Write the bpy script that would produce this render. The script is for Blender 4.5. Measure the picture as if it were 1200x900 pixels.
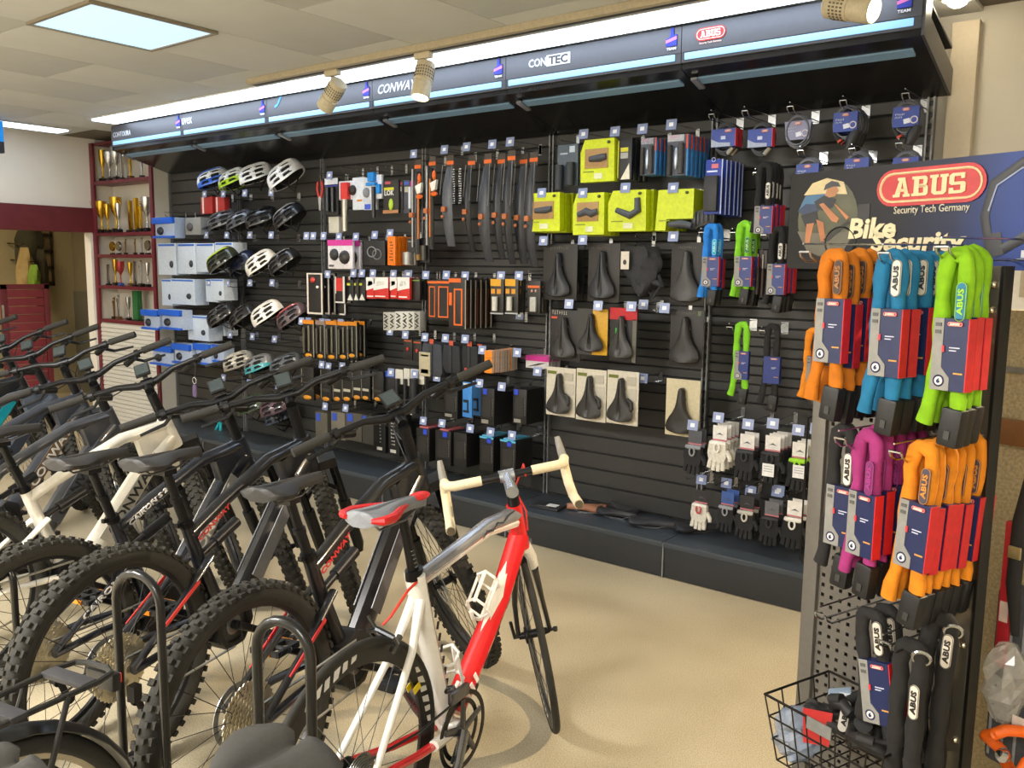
import bpy, math, random
from math import sin, cos, pi, radians, sqrt
from mathutils import Matrix, Vector
for _o in list(bpy.data.objects): bpy.data.objects.remove(_o, do_unlink=True)
SC = bpy.context.scene; COL = SC.collection
rnd = random.Random(7)
# ---------------------------------------------------------------- camera
_r, _u, _f, _c = [[0.78753, 0.61614, 0.01281], [-0.09112, 0.09586, 0.99122], [-0.6095, 0.78178, -0.13163], [7.31967, -4.37276, 1.59667]]
cd = bpy.data.cameras.new('camera'); cam = bpy.data.objects.new('camera', cd); COL.objects.link(cam)
cd.sensor_width = 36; cd.lens = 30.6167; cd.clip_start = .05; cd.clip_end = 60
cam.matrix_world = Matrix(((_r[0], _u[0], -_f[0], _c[0]), (_r[1], _u[1], -_f[1], _c[1]), (_r[2], _u[2], -_f[2], _c[2]), (0, 0, 0, 1)))
SC.camera = cam
# ---------------------------------------------------------------- world, lights, exposure
wd = bpy.data.worlds.new('world'); SC.world = wd; wd.use_nodes = True
wd.node_tree.nodes['Background'].inputs[0].default_value = (.9, .93, 1, 1)
wd.node_tree.nodes['Background'].inputs[1].default_value = .05
SC.view_settings.view_transform = 'Standard'; SC.view_settings.look = 'None'
SC.view_settings.exposure = 0.1; SC.view_settings.gamma = 1; SC.view_settings.use_curve_mapping = False
L_PANEL, L_STRIP, L_SPOT, L_BLUE = .85, 6.5, 92.0, .95
CEIL = 2.745
def area(name, loc, sx, sy, power, col, tgt=None):
    l = bpy.data.lights.new(name, 'AREA'); l.shape = 'RECTANGLE'; l.size = sx; l.size_y = sy; l.energy = power; l.color = col
    o = bpy.data.objects.new(name, l); COL.objects.link(o); o.location = loc
    d = Vector(tgt or (loc[0], loc[1], 0)) - Vector(loc)
    o.rotation_euler = d.to_track_quat('-Z', 'Y').to_euler(); return o
# unseen daylight-white fill lamps, added under the ceiling behind the photographer
for _x, _y, _p in ((3.9, -5.2, 280), (7.6, -6.0, 110), (1.2, -5.4, 110)):
    area('fill_lamp', (_x, _y, CEIL - .03), 1.2, .6, _p, (1, .98, .95))
# ---------------------------------------------------------------- materials
def lin(h):
    h = h.lstrip('#'); v = [int(h[i:i + 2], 16) / 255 for i in (0, 2, 4)]
    return tuple(x / 12.92 if x <= .04045 else ((x + .055) / 1.055) ** 2.4 for x in v)
_M = {}
def M(col, rough=.5, metal=0., var=.08, scale=60., bump=0., emit=0., trans=0., alpha=1., coat=0., spec=.5):
    k = (col, rough, metal, var, scale, bump, emit, trans, alpha, coat, spec)
    if k in _M: return _M[k]
    m = bpy.data.materials.new('mat_' + col.strip('#')); m.use_nodes = True
    nt = m.node_tree; b = nt.nodes['Principled BSDF']; c = lin(col)
    tc = nt.nodes.new('ShaderNodeTexCoord'); nz = nt.nodes.new('ShaderNodeTexNoise'); nz.inputs['Scale'].default_value = scale; nz.inputs['Detail'].default_value = 2
    nt.links.new(tc.outputs['Object'], nz.inputs['Vector'])
    rp = nt.nodes.new('ShaderNodeValToRGB')
    rp.color_ramp.elements[0].position = .3; rp.color_ramp.elements[1].position = .7
    rp.color_ramp.elements[0].color = (*[x * (1 - var) for x in c], 1); rp.color_ramp.elements[1].color = (*[min(1, x * (1 + var)) for x in c], 1)
    nt.links.new(nz.outputs['Fac'], rp.inputs[0]); nt.links.new(rp.outputs[0], b.inputs['Base Color'])
    b.inputs['Roughness'].default_value = rough; b.inputs['Metallic'].default_value = metal
    b.inputs['Specular IOR Level'].default_value = spec
    if coat: b.inputs['Coat Weight'].default_value = coat; b.inputs['Coat Roughness'].default_value = .08
    if trans: b.inputs['Transmission Weight'].default_value = trans; b.inputs['IOR'].default_value = 1.2
    if alpha < 1: b.inputs['Alpha'].default_value = alpha
    if emit:
        b.inputs['Emission Color'].default_value = (*c, 1); b.inputs['Emission Strength'].default_value = emit
    if bump:
        bp = nt.nodes.new('ShaderNodeBump'); bp.inputs['Strength'].default_value = bump; bp.inputs['Distance'].default_value = .01
        nt.links.new(nz.outputs['Fac'], bp.inputs['Height']); nt.links.new(bp.outputs[0], b.inputs['Normal'])
    _M[k] = m; return m
def nodes_mat(name):
    m = bpy.data.materials.new(name); m.use_nodes = True
    return m, m.node_tree, m.node_tree.nodes['Principled BSDF']
# ---------------------------------------------------------------- mesh builder
class B:
    def __init__(s): s.v = []; s.f = []
    def add(s, v, f):
        n = len(s.v); s.v += [tuple(p) for p in v]; s.f += [tuple(i + n for i in q) for q in f]; return s
    def box(s, c, d, R=None):
        x, y, z = d[0] / 2, d[1] / 2, d[2] / 2
        v = [Vector((i, j, k)) for i in (-x, x) for j in (-y, y) for k in (-z, z)]
        if R is not None: v = [R @ p for p in v]
        return s.add([p + Vector(c) for p in v], [(0, 1, 3, 2), (4, 6, 7, 5), (0, 4, 5, 1), (2, 3, 7, 6), (0, 2, 6, 4), (1, 5, 7, 3)])
    def bbox(s, a, b): return s.box([(a[i] + b[i]) / 2 for i in range(3)], [abs(b[i] - a[i]) for i in range(3)])
    def rings(s, R, cap=True, closed=False):
        n = len(R[0]); v = [p for r in R for p in r]; f = []
        m = len(R)
        for i in range(m if closed else m - 1):
            a, b = i * n, ((i + 1) % m) * n
            for j in range(n): f.append((a + j, a + (j + 1) % n, b + (j + 1) % n, b + j))
        if cap and not closed: f += [tuple(range(n - 1, -1, -1)), tuple(range((m - 1) * n, m * n))]
        return s.add(v, f)
    def tube(s, path, r, n=8, closed=False, ry=None, up=None, tw=0.):
        P = [Vector(p) for p in path]; m = len(P); R = []; nx = None
        rr = r if hasattr(r, '__len__') else [r] * m
        ryy = rr if ry is None else (ry if hasattr(ry, '__len__') else [ry] * m)
        for i in range(m):
            if closed: t = P[(i + 1) % m] - P[i - 1]
            else: t = P[min(i + 1, m - 1)] - P[max(i - 1, 0)]
            if t.length < 1e-9: t = Vector((0, 0, 1))
            t.normalize()
            if nx is None:
                a = Vector(up) if up else (Vector((0, 0, 1)) if abs(t.z) < .9 else Vector((1, 0, 0)))
                nx = (a - t * a.dot(t)).normalized()
            else:
                q = nx - t * nx.dot(t)
                nx = q.normalized() if q.length > 1e-6 else nx
            by = t.cross(nx)
            R.append([P[i] + nx * (rr[i] * cos(2 * pi * k / n + tw)) + by * (ryy[i] * sin(2 * pi * k / n + tw)) for k in range(n)])
        return s.rings(R, True, closed)
    def lathe(s, prof, n=16, c=(0, 0, 0), ax='z', close=False):
        R = []
        for r, h in prof:
            ring = []
            for k in range(n):
                a = 2 * pi * k / n; x, y = r * cos(a), r * sin(a)
                p = (x, y, h) if ax == 'z' else ((x, h, y) if ax == 'y' else (h, x, y))
                ring.append((p[0] + c[0], p[1] + c[1], p[2] + c[2]))
            R.append(ring)
        return s.rings(R, not close, close)
    def prism(s, poly, a, b, ax='y'):
        def q(u, w, t): return (u, t, w) if ax == 'y' else ((t, u, w) if ax == 'x' else (u, w, t))
        n = len(poly); v = [q(u, w, a) for u, w in poly] + [q(u, w, b) for u, w in poly]
        f = [(i, (i + 1) % n, n + (i + 1) % n, n + i) for i in range(n)] + [tuple(range(n - 1, -1, -1)), tuple(range(n, 2 * n))]
        return s.add(v, f)
    def ell(s, c, d, nu=12, nv=8):
        R = [[(c[0] + d[0] * sin(pi * j / nv) * cos(2 * pi * i / nu), c[1] + d[1] * sin(pi * j / nv) * sin(2 * pi * i / nu), c[2] + d[2] * cos(pi * j / nv)) for i in range(nu)] for j in range(nv + 1)]
        for r in (0, nv):
            R[r] = [(c[0] + d[0] * .02 * cos(2 * pi * i / nu), c[1] + d[1] * .02 * sin(2 * pi * i / nu), R[r][0][2]) for i in range(nu)]
        return s.rings(R)
    def xf(s, M4): s.v = [tuple(M4 @ Vector(p)) for p in s.v]; return s
    def mesh(s, name, smooth=True, bevel=0):
        me = bpy.data.meshes.new(name); me.from_pydata(s.v, [], s.f)
        me.validate()
        import bmesh
        bm = bmesh.new(); bm.from_mesh(me); bmesh.ops.recalc_face_normals(bm, faces=bm.faces)
        if bevel: bmesh.ops.bevel(bm, geom=list(bm.edges), offset=bevel, segments=2, affect='EDGES', profile=.6, clamp_overlap=True)
        bm.to_mesh(me); bm.free()
        if smooth:
            me.polygons.foreach_set('use_smooth', [True] * len(me.polygons)); me.set_sharp_from_angle(angle=radians(38))
        me.update(); return me
_C = {}
def cached(key, fn):
    if key not in _C: _C[key] = fn()
    return _C[key]
def rbox(w, d, h, bev=.0):
    """box mesh centred on the origin in x and y, hanging down from z = 0"""
    w, d, h = round(w, 3), round(d, 3), round(h, 3)
    return cached(('rbox', w, d, h, bev), lambda: B().box((0, 0, -h / 2), (w, d, h)).mesh('box', bool(bev), bev))
# ---------------------------------------------------------------- objects
def tag(o, label=None, cat=None, group=None, kind=None):
    if label: o['label'] = label
    if cat: o['category'] = cat
    if group: o['group'] = group
    if kind: o['kind'] = kind
    return o
def link(name, data, parent=None, loc=(0, 0, 0), rot=(0, 0, 0), mat=None, mtx=None):
    o = bpy.data.objects.new(name, data); COL.objects.link(o)
    if mtx is not None: o.matrix_basis = mtx
    else: o.location = loc; o.rotation_euler = rot
    if parent: o.parent = parent
    if mat is not None and data is not None:
        if not data.materials: data.materials.append(mat)
        elif data.materials[0] is not mat:
            o.material_slots[0].link = 'OBJECT'; o.material_slots[0].material = mat
    return o
def thing(name, label, cat, group=None, loc=(0, 0, 0), rz=0., rx=0., ry=0.):
    o = link(name, None, None, loc, (rx, ry, rz)); o.empty_display_size = .05
    return tag(o, label, cat, group)
def part(t, name, me, mat, loc=(0, 0, 0), rot=(0, 0, 0), label=None, kind=None, mtx=None):
    o = link(name, me, t, loc, rot, mat, mtx)
    return tag(o, label, kind=kind)
def struct(name, me, mat, parent=None, loc=(0, 0, 0), rot=(0, 0, 0)):
    o = link(name, me, parent, loc, rot, mat)
    if not parent: o['kind'] = 'structure'
    return o
def dup(t, loc=None, label=None, rot=None, group=None):
    def cp(o, par):
        c = o.copy(); COL.objects.link(c)
        if par: c.parent = par
        for ch in o.children: cp(ch, c)
        return c
    c = cp(t, None)
    if loc is not None: c.location = loc
    if rot is not None: c.rotation_euler = rot
    if label: c['label'] = label
    if group: c['group'] = group
    return c
def text_mesh(txt, bold=0., shear=0., depth=.01):
    """flat lettering, cap height 1, centred; lies in the x-z plane, facing -y"""
    def mk():
        cu = bpy.data.curves.new('t', 'FONT'); cu.body = txt; cu.size = 1; cu.align_x = 'CENTER'; cu.extrude = depth; cu.offset = bold; cu.shear = shear; cu.resolution_u = 2
        o = bpy.data.objects.new('t', cu); COL.objects.link(o)
        bpy.context.view_layer.update()
        me = bpy.data.meshes.new_from_object(o.evaluated_get(bpy.context.evaluated_depsgraph_get()))
        bpy.data.objects.remove(o); bpy.data.curves.remove(cu)
        xs = [v.co.x for v in me.vertices]; ys = [v.co.y for v in me.vertices]
        cx, cy = (min(xs) + max(xs)) / 2, (min(ys) + max(ys)) / 2
        w, h = max(xs) - min(xs), max(ys) - min(ys)
        for v in me.vertices:
            x, y, z = v.co; v.co = ((x - cx) / w, -z, (y - cy) / h)
        me.update(); me['aspect'] = w / h
        return me
    return cached(('txt', txt, bold, shear, depth), mk)
def lettering(t, txt, w, h, mat, loc, rot=(0, 0, 0), bold=.01, shear=0., name='lettering'):
    o = part(t, name, text_mesh(txt, bold, shear), mat, loc, rot); o.scale = (w, .15, h); return o
ORD = 'front second third fourth fifth sixth seventh eighth ninth tenth eleventh twelfth'.split()
NTH = 'first second third fourth fifth sixth seventh eighth ninth tenth eleventh twelfth thirteenth fourteenth fifteenth sixteenth'.split()
BLACK = '#15161a'; CHROME = lambda: M('#d0d2d6', .18, 1.)
K = lambda: M('#17181a', .45); KM = lambda: M('#1b1b1d', .7); RUB = lambda: M('#1e1d1b', .82, bump=.1)
# ================================================================ SETTING
XR, YF, XL = 9.2, -6.6, -1.1
def floor_mat():
    m, nt, b = nodes_mat('speckled_floor')
    tc = nt.nodes.new('ShaderNodeTexCoord')
    n1 = nt.nodes.new('ShaderNodeTexNoise'); n1.inputs['Scale'].default_value = 260; n1.inputs['Detail'].default_value = 3
    n2 = nt.nodes.new('ShaderNodeTexNoise'); n2.inputs['Scale'].default_value = 1.6; n2.inputs['Detail'].default_value = 5
    v = nt.nodes.new('ShaderNodeTexVoronoi'); v.inputs['Scale'].default_value = 120
    for n in (n1, n2, v): nt.links.new(tc.outputs['Object'], n.inputs['Vector'])
    r1 = nt.nodes.new('ShaderNodeValToRGB'); e = r1.color_ramp.elements
    e[0].position = .25; e[0].color = (*lin('#8d7f67'), 1); e[1].position = .7; e[1].color = (*lin('#d3c6a6'), 1)
    r2 = nt.nodes.new('ShaderNodeValToRGB'); e = r2.color_ramp.elements
    e[0].position = .3; e[0].color = (.86, .85, .83, 1); e[1].position = .62; e[1].color = (1, 1, 1, 1)
    r3 = nt.nodes.new('ShaderNodeValToRGB'); e = r3.color_ramp.elements
    e[0].position = .0; e[0].color = (.8, .78, .74, 1); e[1].position = .35; e[1].color = (1, 1, 1, 1)
    nt.links.new(n1.outputs['Fac'], r1.inputs[0]); nt.links.new(n2.outputs['Fac'], r2.inputs[0]); nt.links.new(v.outputs['Distance'], r3.inputs[0])
    m1 = nt.nodes.new('ShaderNodeMixRGB'); m1.blend_type = 'MULTIPLY'; m1.inputs[0].default_value = 1
    m2 = nt.nodes.new('ShaderNodeMixRGB'); m2.blend_type = 'MULTIPLY'; m2.inputs[0].default_value = 1
    nt.links.new(r1.outputs[0], m1.inputs[1]); nt.links.new(r2.outputs[0], m1.inputs[2])
    nt.links.new(m1.outputs[0], m2.inputs[1]); nt.links.new(r3.outputs[0], m2.inputs[2])
    nt.links.new(m2.outputs[0], b.inputs['Base Color']); b.inputs['Roughness'].default_value = .62
    return m
struct('floor', B().bbox((-4.6, YF - .1, -.08), (XR + .1, 1.3, 0)).mesh('floor', False), floor_mat())
ceil = struct('ceiling', B().bbox((-4.6, YF - .1, CEIL + .02), (XR + .1, 1.3, CEIL + .1)).mesh('ceiling', False), M('#6b6353', .8))
CT = M('#d0d2d0', .75, var=.03, scale=3, spec=.2)
tile = B().box((0, 0, .01), (.616, 1.236, .018)).mesh('ceiling_tile', True, .002)
PX, PY = 2.75, -1.72
for i in range(-6, 11):
    for j in range(-4, 2):
        x, y = PX + .31 + .62 * i, PY - .62 + 1.24 * (j + (.5 if i % 2 else 0))
        if -1.3 < x < XR + .3 and YF - .3 < y < .5: struct('ceiling_tile', tile, CT, ceil, (x, y, CEIL))
WALLM = M('#d6d1c4', .8, var=.03, scale=4)
struct('wall_back', B().bbox((-1.22, .06, 0), (XR + .1, .2, CEIL + .02)).mesh('wall_back', False), WALLM)
struct('wall_right', B().bbox((XR, YF, 0), (XR + .1, .2, CEIL + .02)).mesh('wall_right', False), WALLM)
struct('wall_front', B().bbox((-4.6, YF - .1, 0), (XR + .1, YF, CEIL + .02)).mesh('wall_front', False), WALLM)
wl = B().bbox((XL - .12, -3.2, 2.11), (XL, .06, CEIL + .02)).bbox((XL - .12, YF, 0), (XL, -3.2, CEIL + .02)).bbox((XL - .12, -.19, 0), (XL, .06, 2.11))
struct('wall_left', wl.mesh('wall_left', False), M('#eee9de', .8, var=.02, scale=4))
struct('trim_1', B().bbox((XL - .14, -3.2, 1.885), (XL + .025, -.14, 2.115)).mesh('beam', True, .004), M('#6e2a30', .5, var=.12, scale=8))
# the wall to the right of the shelving: pale lower band, a joint and a cable duct
struct('trim_2', B().bbox((6.42, .03, 0), (XR, .06, 1.93)).mesh('band', False), M('#e3ddcf', .7, var=.03))
struct('trim_3', B().bbox((6.36, .0, 0), (6.47, .06, 2.70)).mesh('pilaster', True, .004), M('#cdc2ad', .7, var=.03))
duct = thing('cable_duct', 'thin beige cable duct running up the wall beside the shelving', 'cable duct', None, (6.72, .03, 1.7))
part(duct, 'channel', B().bbox((-.012, -.02, -.2), (.012, .0, .95)).mesh('channel', True, .003), M('#b4a78e', .6))
for z in (.0, .3, .62): part(duct, 'clip', cached('clip', lambda: B().box((0, -.012, 0), (.034, .03, .02)).mesh('clip', True, .003)), M('#c8bda8', .6), (0, 0, z))
# ---- the room beyond the opening
BR = M('#9c8f6c', .85, var=.06, scale=3)
struct('wall_far', B().bbox((-3.7, -6.6, 0), (-3.6, 1.0, CEIL + .02)).mesh('wall_far', False), BR)
struct('wall_inner', B().bbox((-3.6, .82, 0), (XL - .12, .9, CEIL + .02)).mesh('wall_inner', False), M('#877c60', .85, var=.05, scale=3))
struct('trim_4', B().bbox((-3.59, .80, 0), (XL - .12, .82, 1.25)).mesh('dado', False), M('#6d6a5a', .8))
area('passage_fill_lamp', (-2.3, -1.0, 2.6), .6, .6, 32, (1, .82, .55))  # unseen fill lamp, added to brighten the passage
hd = thing('half_door', 'dark red half-height door of horizontal boards in the passage', 'door', None, (-1.750,-0.559,0.650))
y0, y1 = (-1.750,-0.767,0.997)[1] - hd.location.y, (-1.750,-0.311,0.978)[1] - hd.location.y
zt = (-1.750,-0.533,1.381)[2]; hd.location.z = 0
RD = M('#7d2a34', .45, var=.1, scale=12)
part(hd, 'door_frame', B().bbox((-.03, y0, .1), (.0, y0 + .06, zt)).bbox((-.03, y1 - .05, .1), (.0, y1, zt)).bbox((-.03, y0, zt - .05), (0, y1, zt)).bbox((-.03, y0, .1), (0, y1, .18)).mesh('door_frame', True, .003), M('#6b242d', .45))
nb = 14
for i in range(nb):
    h = (zt - .05 - .18) / nb
    part(hd, 'board', cached('board', lambda: B().box((-.015, 0, 0), (.02, y1 - y0 - .11, h - .006)).mesh('board', True, .003)), RD, (0, (y0 + y1) / 2, .18 + h * (i + .5)))
part(hd, 'hinge', B().bbox((0, y0 + .0, zt - .33), (.012, y0 + .02, zt - .2)).mesh('hinge', True, .002), M('#b9b5ab', .4, .8), label='pale metal hinge')
# picture strip and hanging clothes on the far wall of the passage
_a, _b = (-3.550,0.435,2.091), (-3.550,0.580,1.316)
fr = thing('picture_frame_strip', 'tall dark frame holding four small pictures on the passage wall', 'picture frame', None, (-3.602, _a[1], _b[2]))
fw, fh = _b[1] - _a[1], _a[2] - _b[2]
part(fr, 'frame', B().bbox((0, 0, 0), (.025, fw, .05)).bbox((0, 0, fh - .05), (.025, fw, fh)).bbox((0, 0, 0), (.025, .02, fh)).bbox((0, fw - .03, 0), (.025, fw, fh)).bbox((0, 0, fh * .25), (.025, fw, fh * .25 + .04)).bbox((0, 0, fh * .5), (.025, fw, fh * .5 + .04)).bbox((0, 0, fh * .75), (.025, fw, fh * .75 + .04)).mesh('frame', True, .003), M('#3b3428', .6))
for i in range(4): part(fr, 'picture', cached('pic', lambda: B().box((.008, fw / 2, 0), (.01, fw - .06, fh / 4 - .06)).mesh('picture', False)), M(('#a8946a', '#b09a74', '#a58f72', '#b3a17c')[i], .6, var=.25, scale=9), (0, 0, fh * (i + .55) / 4))
def garment(name, label, cat, p0, w, h, col):
    t = thing(name, label, cat, 'clothes hanging in the passage', p0)
    b = B(); R = []
    for i in range(9):
        q = i / 8; ww = w * (.35 + .65 * min(1, q * 3)) * (1 - .12 * q); R.append([(.07 + (.05 + .02 * sin(a * 3 + q * 4)) * cos(a), ww / 2 * sin(a) * (1 + .1 * sin(5 * a + q * 6)), -h * q) for a in [2 * pi * k / 14 for k in range(14)]])
    part(t, 'cloth', b.rings(R).mesh('cloth'), M(col, .9, var=.25, scale=9))
    part(t, 'coat_hook', B().tube([(-3.6 - p0[0], 0, .05), (.05, 0, .03), (.08, 0, .05)], .008).mesh('hook'), M('#55503f', .4, .8))
garment('jacket', 'dark olive jacket on a hook in the passage', 'jacket', (-3.500,0.250,2.081), .34, .62, '#3c3a26')
garment('jacket', 'tan jacket hanging below the dark olive jacket', 'jacket', (-3.250,0.080,1.761), .22, .7, '#9c8657')
garment('bag', 'small lime green bag hanging by the picture frame strip', 'bag', (-3.100,0.106,1.570), .14, .3, '#6d8a2a')
garment('coat', 'dark coat hanging next to the lime green bag', 'coat', (-3.400,0.321,1.748), .16, .72, '#3a3524')
# blue shop sign at the edge of the frame
sg = thing('hanging_sign', 'small bright blue box sign hanging from the ceiling at the left', 'sign', None, (-0.400,-1.251,2.716))
part(sg, 'sign_face', B().bbox((-.03, -.2, -.16), (.03, .035, 0)).mesh('sign', True, .004), M('#1588e6', .4, emit=.6))
part(sg, 'sign_base', B().bbox((-.032, -.2, -.25), (.032, .035, -.16)).mesh('signb', True, .004), M('#3d4148', .5))
part(sg, 'rod', B().tube([(0, -.08, 0), (0, -.08, CEIL - sg.location.z)], .006).mesh('rod'), CHROME())
# ================================================================ CEILING LIGHTS
LEDM = M('#c2e2f8', .4, emit=L_PANEL, var=.02)
def panel(x, y, label, lit=True):
    t = thing('ceiling_light', label, 'ceiling light', None, (x, y, CEIL))
    fb = B()
    for a, b in (((-.31, -.323), (.31, -.305)), ((-.31, .305), (.31, .323)), ((-.31, -.305), (-.292, .305)), ((.292, -.305), (.31, .305))): fb.bbox((a[0], a[1], -.014), (b[0], b[1], .002))
    part(t, 'frame', fb.mesh('frame', False), M('#8f8676', .5))
    part(t, 'diffuser', B().bbox((-.292, -.305, -.008), (.292, .305, .0)).mesh('diffuser', False), LEDM)
panel(3.06, -2.042, 'square frosted ceiling light panel above the row of bicycles')
panel(6.16, -2.662, 'square ceiling light panel over the aisle by the lock tower')  # out of view, added for more cool light on the shelving
panel(.58, -3.9, 'square ceiling light panel over the far end of the bicycle row')  # another panel added out of view to brighten the room
STM = M('#dcecff', .4, emit=L_STRIP, var=.01)
def striplight(a, b, n, m, label_fn, grp):
    a, b = Vector(a), Vector(b); d = (b - a) / n; ang = math.atan2(d.y, d.x)
    for i in range(n):
        t = thing('linear_light', label_fn(i), 'strip light', grp, a + d * (i + .5), ang)
        L = d.length
        part(t, 'housing', cached(('hs', round(L, 3)), lambda: B().box((0, 0, -.004), (L, .25, .008)).mesh('housing', True, .002)), M('#d8d6cf', .5))
        part(t, 'diffuser', cached(('df', round(L, 3)), lambda: B().box((0, 0, -.014), (L - .004, .2, .012)).mesh('diffuser', True, .005)), m)
striplight((.22, -.69, CEIL), (6.25, -.69, CEIL), 5, STM, lambda i: '%s blue-white strip light from the left along the shelf canopy' % NTH[i], 'strip lights over the canopy')
striplight((-.62, -2.6, CEIL), (-.62, -.62, CEIL), 2, M('#dcecff', .4, emit=4., var=.01), lambda i: ('%s dim strip light running along the white side wall' % ('nearer', 'farther')[i]), 'strip lights by the side wall')
# track with spot lamps
tk = thing('track_rail', 'beige ceiling track rail carrying the spot lamps', 'track rail', None, (2.54, -.93, CEIL))
part(tk, 'rail', B().bbox((0, -.045, -.035), (5.6, .045, 0)).mesh('rail', True, .003), M('#b8ab90', .5))
part(tk, 'slot', B().bbox((.02, -.012, -.0365), (5.58, .012, -.03)).mesh('slot', False), M('#3a352c', .6))
def spot(x, y, aim, label, power, warm=(1, .8, .55), blend=.6, size=radians(62)):
    t = thing('spot_lamp', label, 'spot lamp', 'spot lamps on the track', (x, y, CEIL - .036))
    BE = M('#cfc3a6', .45)
    part(t, 'adapter', cached('sadp', lambda: B().box((0, 0, -.016), (.11, .035, .032)).mesh('adapter', True, .004)), BE)
    part(t, 'stem', cached('sstem', lambda: B().tube([(0, 0, -.03), (0, 0, -.085)], .009).mesh('stem')), M('#8d8471', .4, .5))
    d = (Vector(aim) - Vector((x, y, CEIL - .16))).normalized()
    q = d.to_track_quat('-Z', 'Y').to_matrix().to_4x4(); q.translation = (0, 0, -.13)
    def body():
        return B().lathe([(.0, .085), (.046, .085), (.05, .08), (.05, -.015), (.046, -.018), (.046, -.03), (.05, -.033), (.05, -.105), (.045, -.108), (.043, -.09), (.0, -.088)], 24)
    o = part(t, 'lamp_head', cached('sbody', lambda: body().mesh('head')), BE, mtx=q)
    def fins():
        b = B()
        for k in range(24):
            a = 2 * pi * k / 24
            for z in (.0, .016, .032, .048): b.box((.0505 * cos(a), .0505 * sin(a), z), (.004, .006, .008), Matrix.Rotation(a, 3, 'Z'))
        return b
    part(o, 'cooling_holes', cached('sfin', lambda: fins().mesh('fins', False)), M('#6f6653', .6), kind='stuff')
    part(o, 'lens', cached('slens', lambda: B().lathe([(0, -.1), (.042, -.1), (.042, -.095), (0, -.095)], 20).mesh('lens')), M('#fff0d0', .3, emit=14., var=.01))
    l = bpy.data.lights.new('spot', 'SPOT'); l.energy = power; l.color = warm; l.spot_size = size; l.spot_blend = blend; l.shadow_soft_size = .035
    lo = bpy.data.objects.new('spot_light', l); COL.objects.link(lo); lo.parent = o; lo.location = (0, 0, -.112)
spot(3.30, -.93, (1.9, -.85, 1.35), 'left spot lamp on the track, tilted sideways', 90)
spot(4.02, -.93, (4.1, -1.6, .3), 'middle spot lamp on the track with its glowing mouth towards the bicycles', L_SPOT * .8)
spot(6.2, -.93, (7.4, -1.15, 2.2), 'right spot lamp on the track in front of the fascia', 60)
spot(7.75, -.93, (6.3, -2.2, .2), 'spot lamp on the track above the tower display', L_SPOT * 3.2, size=radians(95), blend=.8)
dl = thing('downlight', 'round glowing downlight in the ceiling by the right wall', 'downlight', None, (6.42, -.22, CEIL))
part(dl, 'ring', B().lathe([(.04, -.004), (.06, -.01), (.07, 0), (.04, 0)], 24, close=True).mesh('ring'), M('#d8d0c0', .4))
part(dl, 'bulb', B().ell((0, 0, -.012), (.042, .042, .03)).mesh('bulb'), M('#fff0d2', .3, emit=40, var=.01))
# ================================================================ SHELVING WALL
W0 = 1.05; SLM = M('#3a3937', .42, var=.05, scale=25); SLD = M('#141414', .7)
zc = [.196 + .101 * i for i in range(8)] + [.903 + .04997 * i for i in range(1, 19)] + [1.8025 + .1035 * i for i in range(1, 6)] + [2.395]
zc = sorted(set(round(z, 4) for z in zc))
for k in range(6):
    x0 = k * W0 + .018; w = W0 - .036
    bay = thing('slatwall_bay', 'dark grey slatwall panel, %s bay from the left of the shelving' % NTH[k], 'slatwall', 'slatwall bays', (x0, 0, .196))
    part(bay, 'back_board', cached('bb', lambda: B().bbox((0, .012, 0), (w, .03, 2.2)).mesh('bb', False)), SLD)
    for i in range(len(zc) - 1):
        h = round(zc[i + 1] - zc[i], 3)
        def sl():
            g = .0115 if h > .07 else .009
            return B().prism([(0, g), (-.0, h - .002), (.013, h), (.013, g * .6)], 0, w, 'x').mesh('slat', False)
        part(bay, 'slat', cached(('slat', h), sl), SLM, (0, 0, zc[i] - .196))
UPM = M('#8f9092', .4, .5)
for k in range(7):
    t = thing('upright_post', 'slotted steel upright, %s from the left of the shelving wall' % NTH[k], 'shelf upright', 'slotted uprights', (k * W0, 0, 0))
    def up():
        b = B()
        for s in (-1, 1): b.bbox((s * .013 - .004, -.02, .19), (s * .013 + .004, .02, 2.42))
        return b.mesh('upright', False)
    part(t, 'rail', cached('uprail', up), UPM)
    def web():
        b = B(); z = .2
        while z < 2.4: b.bbox((-.012, -.01, z), (.012, .0, z + .022)); z += .05
        return b.mesh('web', False)
    part(t, 'slot_web', cached('upweb', web), M('#3a3a3b', .5, .4), kind='stuff')
# plinth shelf
PY_ = -.426; PT = M('#3e454c', .38, var=.05, scale=20); PK = M('#2a2c2f', .45)
for k in range(6):
    t = thing('plinth_shelf', 'low dark blue-grey base shelf under bay %s of the shelving' % ('one two three four five six'.split()[k]), 'base shelf', 'base shelves', (k * W0, 0, 0))
    part(t, 'shelf_top', cached('ptop', lambda: B().bbox((.002, PY_, .166), (W0 - .002, .0, .196)).mesh('top', True, .004)), PT)
    part(t, 'kick_panel', cached('pkick', lambda: B().bbox((.003, PY_ + .012, .004), (W0 - .003, PY_ + .03, .165)).mesh('kick', True, .002)), PK)
    part(t, 'end_bracket', cached('pbr', lambda: B().bbox((-.003, PY_ + .004, .0), (.003, PY_ + .02, .19)).mesh('br', False)), M('#9a9c9e', .4, .6))
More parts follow.
